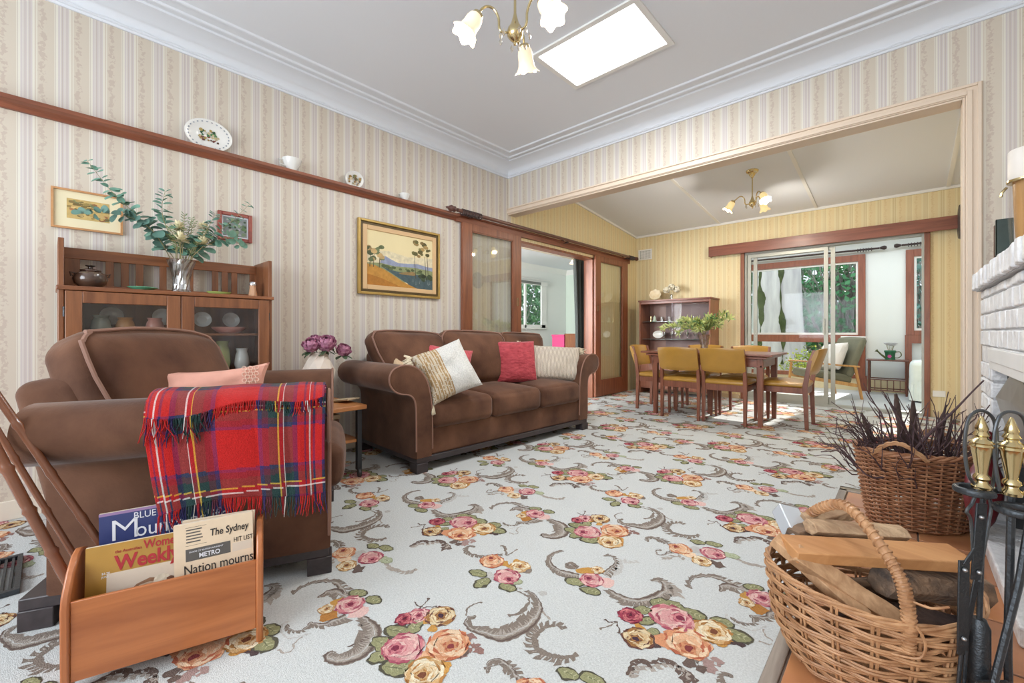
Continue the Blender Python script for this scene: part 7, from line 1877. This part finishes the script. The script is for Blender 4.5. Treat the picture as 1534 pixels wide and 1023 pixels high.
# sunroom armchair: pale timber frame, grey shell, white fur cushion
sa_ = thing('lounge_chair', 'mid-century armchair with honey timber arms in the sunroom', 'chair', (-0.93, 8.02, 0), math.radians(215))
M_honey = wood('honey_timber', rgb(178,124,66), rgb(214,164,100), 0.4, 'z'); M_greyup = pm('olive_grey_upholstery', rgb(116,116,98), 0.9, var=0.06, scale=12); M_fur = pm('white_fur', rgb(232,230,228), 1.0, sheen=0.5, bump=1.0, bscale=70)
for s in (-1, 1):
    b = NB(); loft(b, [[Vector((x+dx, s*0.31+dy, z)) for dx, dy in ((-0.016,-0.014),(0.016,-0.014),(0.016,0.014),(-0.016,0.014))] for x, z in ((0.34,0.0),(0.29,0.50))]); obj('front_leg', b, M_honey, sa_, bevel=0.004)
    b = NB(); loft(b, [[Vector((x+dx, s*0.31+dy, z)) for dx, dy in ((-0.016,-0.014),(0.016,-0.014),(0.016,0.014),(-0.016,0.014))] for x, z in ((-0.36,0.0),(-0.27,0.48))]); obj('rear_leg', b, M_honey, sa_, bevel=0.004)
    b = NB(); loft(b, [[Vector((x, s*0.31+dy, z+dz)) for dy, dz in ((-0.03,-0.012),(0.03,-0.012),(0.03,0.012),(-0.03,0.012))] for x, z in ((-0.32,0.475),(-0.1,0.49),(0.15,0.515),(0.33,0.52))]); obj('armrest', b, M_honey, sa_, bevel=0.004)
    b = NB(); beam(b, (-0.30, s*0.31, 0.20), (0.32, s*0.31, 0.30), 0.025, 0.05); obj('side_rail', b, M_honey, sa_, bevel=0.003)
b = NB(); rbox(b, 0.56, 0.56, 0.12, 0.04, T(0.02, 0, 0.32) @ Matrix.Rotation(math.radians(-9), 4, 'Y'), puff=0.02); obj('seat', b, M_greyup, sa_)
b = NB(); rbox(b, 0.09, 0.58, 0.60, 0.04, T(-0.32, 0, 0.60) @ Matrix.Rotation(math.radians(-20), 4, 'Y'), puff=0.02); obj('backrest', b, M_greyup, sa_)
b = NB(); tube(b, [(-0.43, -0.28, 0.90), (-0.435, 0.28, 0.90)], 0.012, 8); obj('top_piping', b, M_white, sa_)
Mf = T(-0.93, 8.02, 0) @ rotz(math.radians(215)) @ T(-0.13, 0.0, 0.60) @ rotz(0.1) @ Matrix.Rotation(math.radians(-24), 4, 'Y') @ BASIS @ Matrix.Rotation(0.12, 4, 'Z')
pillow('fur_cushion', 'fluffy white fur cushion on the sunroom armchair', 'cushion', Mf, 0.46, 0.44, 0.18, M_fur, seed=20)
# magazine table with watering can
M_ratt = wood('dark_rattan', rgb(88,48,38), rgb(118,68,52), 0.4, 'z')
mt_ = thing('magazine_table', 'spindly dark timber side table with a lower spindle rack in the sunroom', 'table', (-0.18, 8.85, 0), world=True)
tx0, tx1, ty0, ty1 = -0.42, 0.02, 8.78, 9.10
b = NB(); box(b, tx0-0.03, tx1+0.03, ty0-0.02, ty1+0.02, 0.525, 0.545); obj('tabletop', b, M_ratt, mt_, bevel=0.004)
for x in (tx0, tx1):
    for y in (ty0, ty1):
        b = NB(); tube(b, [(x, y, 0), (x, y, 0.53)], 0.013, 8); obj('leg', b, M_ratt, mt_)
for z in (0.07, 0.235):
    b = NB(); tube(b, [(tx0, ty0, z), (tx1, ty0, z)], 0.009, 6); tube(b, [(tx0, ty1, z), (tx1, ty1, z)], 0.009, 6); tube(b, [(tx0, ty0, z), (tx0, ty1, z)], 0.009, 6); tube(b, [(tx1, ty0, z), (tx1, ty1, z)], 0.009, 6); obj('rail', b, M_ratt, mt_)
for k in range(1, 6):
    b = NB(); x = tx0+(tx1-tx0)*k/6; tube(b, [(x, ty0, 0.07), (x, ty0, 0.235)], 0.006, 6); obj('spindle', b, M_ratt, mt_)
wc = thing('watering_can', 'green painted watering can with a pink flower on the spindly table', 'watering can', (-0.17, 8.92, 0.545), world=True)
wx_, wy_ = -0.17, 8.92
M_grn = pm('can_green', rgb(40,104,70), 0.4); 
b = NB(); lathe(b, [(0.001,0),(0.062,0),(0.058,0.05),(0.062,0.10),(0.075,0.13),(0.068,0.145),(0.06,0.13),(0.05,0.02),(0.001,0.01)], 24, T(wx_, wy_, 0.545)); obj('body', b, M_grn, wc)
b = NB(); tube(b, [(wx_-0.055, wy_-0.02, 0.575), (wx_-0.11, wy_-0.04, 0.63), (wx_-0.15, wy_-0.05, 0.68)], [0.016,0.012,0.010], 10); lathe(b, [(0.001,0),(0.012,0),(0.026,0.02),(0.001,0.024)], 14, axis_M((wx_-0.15, wy_-0.05, 0.675), (-0.7,-0.2,0.6))); obj('spout', b, pm('can_olive', rgb(96,104,64), 0.45), wc)
b = NB(); tube(b, smooth_line([(wx_+0.05, wy_, 0.66), (wx_+0.11, wy_+0.01, 0.67), (wx_+0.13, wy_+0.01, 0.62), (wx_+0.10, wy_, 0.58), (wx_+0.055, wy_, 0.575)], 5), 0.007, 6); obj('handle', b, MATS['can_olive'], wc)
b = NB(); 
for q in range(6): leaf_face(b, Vector((wx_-0.005, wy_-0.064, 0.60)), Vector((math.cos(q), -0.15, math.sin(q))), Vector((0,-1,0)), 0.028, 0.02, k=3)
obj('painted_flower', b, pm('magenta_paint', rgb(200,80,150), 0.6), wc)
wf = thing('white_cyclamen', 'white flowering plant growing in the green watering can', 'plant', (wx_, wy_, 0.64), world=True)
b = NB(); b2 = NB()
for k in range(9):
    q = Vector((wx_+R.uniform(-.06,.06), wy_+R.uniform(-.03,.03), 0.77+R.uniform(-.02,.02))); tube(b2, [(wx_, wy_, 0.60), tuple(q)], 0.002, 4)
    for j in range(5): leaf_face(b, q, Vector((math.cos(j*1.26), math.sin(j*1.26), 0.5)), Vector((0,0,1)), 0.055, 0.036, k=3)
obj('petals', b, pm('white_petal', rgb(242,242,244), 0.8), wf); obj('stems', b2, M_stem, wf)
# white covered chair at the right of the sunroom
cv = thing('covered_chair', 'white skirted armchair at the right side of the sunroom doorway', 'chair', (0.33, 8.45, 0), world=True)
M_linen = pm('white_linen', rgb(222,232,230), 0.9, var=0.05, scale=8)
b = NB(); rbox(b, 0.55, 0.60, 0.36, 0.06, T(0.33, 8.45, 0.38), puff=0.03); obj('seat', b, M_linen, cv)
b = NB(); rbox(b, 0.20, 0.62, 0.62, 0.08, T(0.47, 8.45, 0.74) @ Matrix.Rotation(0.18, 4, 'Y'), puff=0.03); obj('backrest', b, M_linen, cv)
b = NB(); g = []
for i in range(2):
    ring = []
    for k in range(96):
        a = 2*PI*k/96; ex, ey = 0.285*sgnpow(math.cos(a), 0.3), 0.31*sgnpow(math.sin(a), 0.3); w = 1+0.03*math.sin(k*1.3)*(1 if i == 0 else 0.3)
        ring.append(b.verts.new((0.33+ex*w, 8.45+ey*w, 0.02 if i == 0 else 0.30)))
    g.append(ring)
for k in range(96): b.faces.new((g[0][k], g[0][(k+1) % 96], g[1][(k+1) % 96], g[1][k]))
obj('skirt', b, M_linen, cv)

# ------------------------------------------------------------------ garden outside
M_grass = pm('garden_ground', rgb(96,110,74), 1.0, scale=2, col2=rgb(140,150,84))
b = NB(); box(b, -16, 12, SYB+0.1, 30, -0.5, -0.45); box(b, -16, SX0-0.15, -4, SYB+0.1, -0.5, -0.45); struct('ground_garden', b, M_grass)
M_trunk = pm('pale_bark', rgb(186,182,184), 0.9, scale=2.2, col2=rgb(226,224,220), bump=0.8, bscale=14, stretch=(3,3,0.5), detail=7)
M_moss = pm('moss', rgb(72,84,46), 1.0, var=0.3, scale=12)
tk = thing('large_tree', 'huge pale tree trunk with moss streaks outside the sunroom window', 'tree', (-2.43, 12.6, -0.45), world=True)
b = NB(); rings = []
tcx, tcy = -2.43, 12.6
for i in range(16):
    z = -0.45+5.2*i/15; r = 0.50+0.25*math.exp(-(z+0.45)*1.2)
    rings.append([Vector((tcx+r*(1+0.10*math.cos(3*a+0.3*z)+0.05*math.cos(7*a+z))*math.cos(a), tcy+r*(1+0.10*math.cos(3*a+0.3*z)+0.05*math.cos(7*a+z))*math.sin(a), z)) for a in [2*PI*k/36 for k in range(36)]])
loft(b, rings); obj('trunk', b, M_trunk, tk)
for (an, w_) in ((-1.98, 0.17), (-1.12, 0.14)):
    b = NB(); g = []
    for k in range(41):
        z = 0.2+2.7*k/40; row = []
        for q in range(7):
            a = an+0.05*math.sin(z*3+an)+w_*(0.55+0.45*math.sin(z*4.3+an*3)+0.25*math.sin(z*11))*(q-3)/3
            r = 0.50*(1+0.10*math.cos(3*a+0.3*z)+0.05*math.cos(7*a+z))+0.25*math.exp(-(z+0.45)*1.2)+(0.012 if 0 < q < 6 else -0.004)+0.006*math.sin(q*7+k*3)
            row.append(b.verts.new((tcx+r*math.cos(a), tcy+r*math.sin(a), z)))
        g.append(row)
    for k in range(40):
        for q in range(6): b.faces.new((g[k][q], g[k][q+1], g[k+1][q+1], g[k+1][q]))
    obj('moss_streak', b, M_moss, tk)
M_fol = [pm('foliage_deep', rgb(44,104,66), 0.6, scale=3, col2=rgb(96,164,106)), pm('foliage_blue', rgb(66,108,98), 0.6, scale=3, col2=rgb(120,160,150)), pm('foliage_bright', rgb(120,160,60), 0.6, scale=3, col2=rgb(206,206,70))]
M_bran = pm('grey_branch', rgb(150,146,140), 0.9)
def shrub(label, cx, cy, z0, rx, ry, rz, n, m, nb=30, lsz=0.10, cat='shrub', name='garden_shrub'):
    t = thing(name, label, cat, (cx, cy, z0), world=True)
    b = NB(); b2 = NB(); rr = random.Random(int(cx*100+n))
    for k in range(n):
        d = Vector((rr.gauss(0,1), rr.gauss(0,1), rr.gauss(0,1))).normalized(); q = rr.uniform(0.6, 1.05)*(1+0.25*noise.noise(d*2.5+Vector((cx,0,0))))
        p = Vector((cx+d.x*rx*q, cy+d.y*ry*q, z0+rz+d.z*rz*q))
        if p.z < z0: continue
        dd = Vector((rr.uniform(-1,1), rr.uniform(-1,1), rr.uniform(-1,0.6))).normalized(); nn = (d+Vector((rr.uniform(-.5,.5),)*3)).normalized(); s = lsz*rr.uniform(0.6,1.3)
        sd = dd.cross(nn)
        if sd.length < 1e-3: continue
        sd.normalize()
        vs = [b.verts.new(p+v) for v in (Vector((0,0,0)), dd*s*0.5+sd*s*0.28, dd*s, dd*s*0.5-sd*s*0.28)]; b.faces.new(vs)
    for k in range(nb):
        a = rr.uniform(0, 2*PI); e = rr.uniform(0.2, 1.3); d = Vector((math.cos(a)*math.cos(e), math.sin(a)*math.cos(e), math.sin(e))); L_ = rr.uniform(0.8, 1.15)
        p0 = Vector((cx+rr.uniform(-.3,.3)*rx, cy, z0)); p3 = Vector((cx+d.x*rx*L_, cy+d.y*ry*L_, z0+rz+d.z*rz*L_)); pm_ = (p0+p3)/2+Vector((rr.uniform(-.3,.3), rr.uniform(-.3,.3), rr.uniform(0,.4)))
        tube(b2, smooth_line([p0, pm_, p3], 5), [0.03*(1-0.8*i/10) for i in range(11)], 4)
    obj('foliage', b, m, t, smooth=False, normals=False); obj('branches', b2, M_bran, t)
    return t
shrub('dense green shrub right of the big tree trunk', -1.15, 14.2, -0.45, 1.0, 0.8, 1.9, 1800, M_fol[0], 120, lsz=0.15)
shrub('tangled grey-blue shrub behind the right part of the sunroom window', 0.75, 13.4, -0.45, 1.15, 0.8, 1.9, 2200, M_fol[1], 120, lsz=0.14)
shrub('blue-green tangled bush outside the narrow right window', 3.3, 13.4, -0.45, 1.2, 0.8, 1.9, 2200, M_fol[1], 100, lsz=0.14)
shrub('green bush at the left of the big trunk', -4.6, 14.6, -0.45, 1.3, 0.8, 1.8, 3200, M_fol[0], 20, lsz=0.17)
shrub('low yellow-green flowering shrub below the window transom', -1.40, 10.6, -0.45, 0.55, 0.4, 0.55, 1500, M_fol[2], 8, lsz=0.07)
shrub('low dark green groundcover in front of the trunk', -2.75, 10.9, -0.45, 0.6, 0.5, 0.55, 1700, M_fol[0], 8, lsz=0.08)
shrub('tall dark tree crown rising behind the garden shrubs', -2.4, 17.5, 0.2, 3.0, 1.0, 2.2, 2600, M_fol[0], 90, lsz=0.28, cat='tree', name='background_tree')
shrub('tall bluish tree crown at the right end of the garden', 3.7, 17.5, 0.2, 2.9, 1.0, 2.2, 2800, M_fol[1], 110, lsz=0.26, cat='tree', name='background_tree')
shrub('thick green hedge filling the side room window', -9.6, 10.0, -0.45, 1.0, 3.6, 2.4, 9000, M_fol[0], 30, lsz=0.2, name='garden_hedge')

fr_ = thing('floor_register', 'black slatted floor vent at the left edge behind the armchair', 'vent', (-2.62, -0.17, 0.0), world=True)
b = NB()
for (xa, xb, ya, yb) in ((-2.80,-2.78,-0.27,-0.07),(-2.44,-2.42,-0.27,-0.07),(-2.78,-2.44,-0.27,-0.255),(-2.78,-2.44,-0.085,-0.07)): box(b, xa, xb, ya, yb, 0.003, 0.02)
obj('frame', b, M_iron, fr_)
for k in range(8):
    b = NB(); y = -0.24+0.02*k; box(b, -2.78, -2.44, y, y+0.008, 0.006, 0.017); obj('slat', b, M_iron, fr_)
# ------------------------------------------------------------------ light
area('skylight_daylight', ((SKX0+SKX1)/2, (SKY0+SKY1)/2, HC-0.02), (0, 0, 0), 0.68, 0.44, 26, (0.92,0.96,1.0))
area('rear_fill_light', (-1.3, Y0-0.2, 1.52), (PI/2, 0, 0), 3.3, 1.5, 125, (0.86,0.93,1.0))  # unseen fill lamp added behind the camera, outside the added rear window
area('sunroom_fill_light', (-0.9, 8.1, 2.585), (0, 0, 0), 3.2, 1.2, 34, (0.88,0.95,1.0))  # unseen fill lamp added under the solid sunroom ceiling
area('side_room_fill_light', (-5.0, 0.7, 1.7), (PI/2, 0, 0), 2.4, 1.6, 280, (0.96,0.98,1.0))  # unseen fill lamp added in front of the windowless south wall
sun = bpy.data.lights.new('sun', 'SUN'); sun.energy = 7.0; sun.angle = math.radians(0.8); sun.color = (1,0.96,0.9)
so = bpy.data.objects.new('sun', sun); C.objects.link(so)
az = math.radians(6); el = math.radians(27)
d = Vector((-math.sin(az)*math.cos(el), -math.cos(az)*math.cos(el), -math.sin(el)))
so.rotation_euler = d.to_track_quat('-Z', 'Y').to_euler(); so.location = (0, 12, 8)
w = bpy.data.worlds.new('world'); sc.world = w; w.use_nodes = True
bg = w.node_tree.nodes['Background']; bg.inputs[0].default_value = (0.80,0.90,1.0,1); bg.inputs[1].default_value = 1.1

vs = sc.view_settings; vs.view_transform = 'Standard'; vs.look = 'None'; vs.gamma = 1.0; vs.use_curve_mapping = False; vs.exposure = 0.40
sc.cycles.max_bounces = 8; sc.cycles.diffuse_bounces = 4; sc.cycles.glossy_bounces = 4; sc.cycles.transparent_max_bounces = 16
sc.cycles.use_adaptive_sampling = True; sc.cycles.adaptive_threshold = 0.02
sc.cycles.sample_clamp_indirect = 6.0; sc.cycles.caustics_reflective = False; sc.cycles.caustics_refractive = False
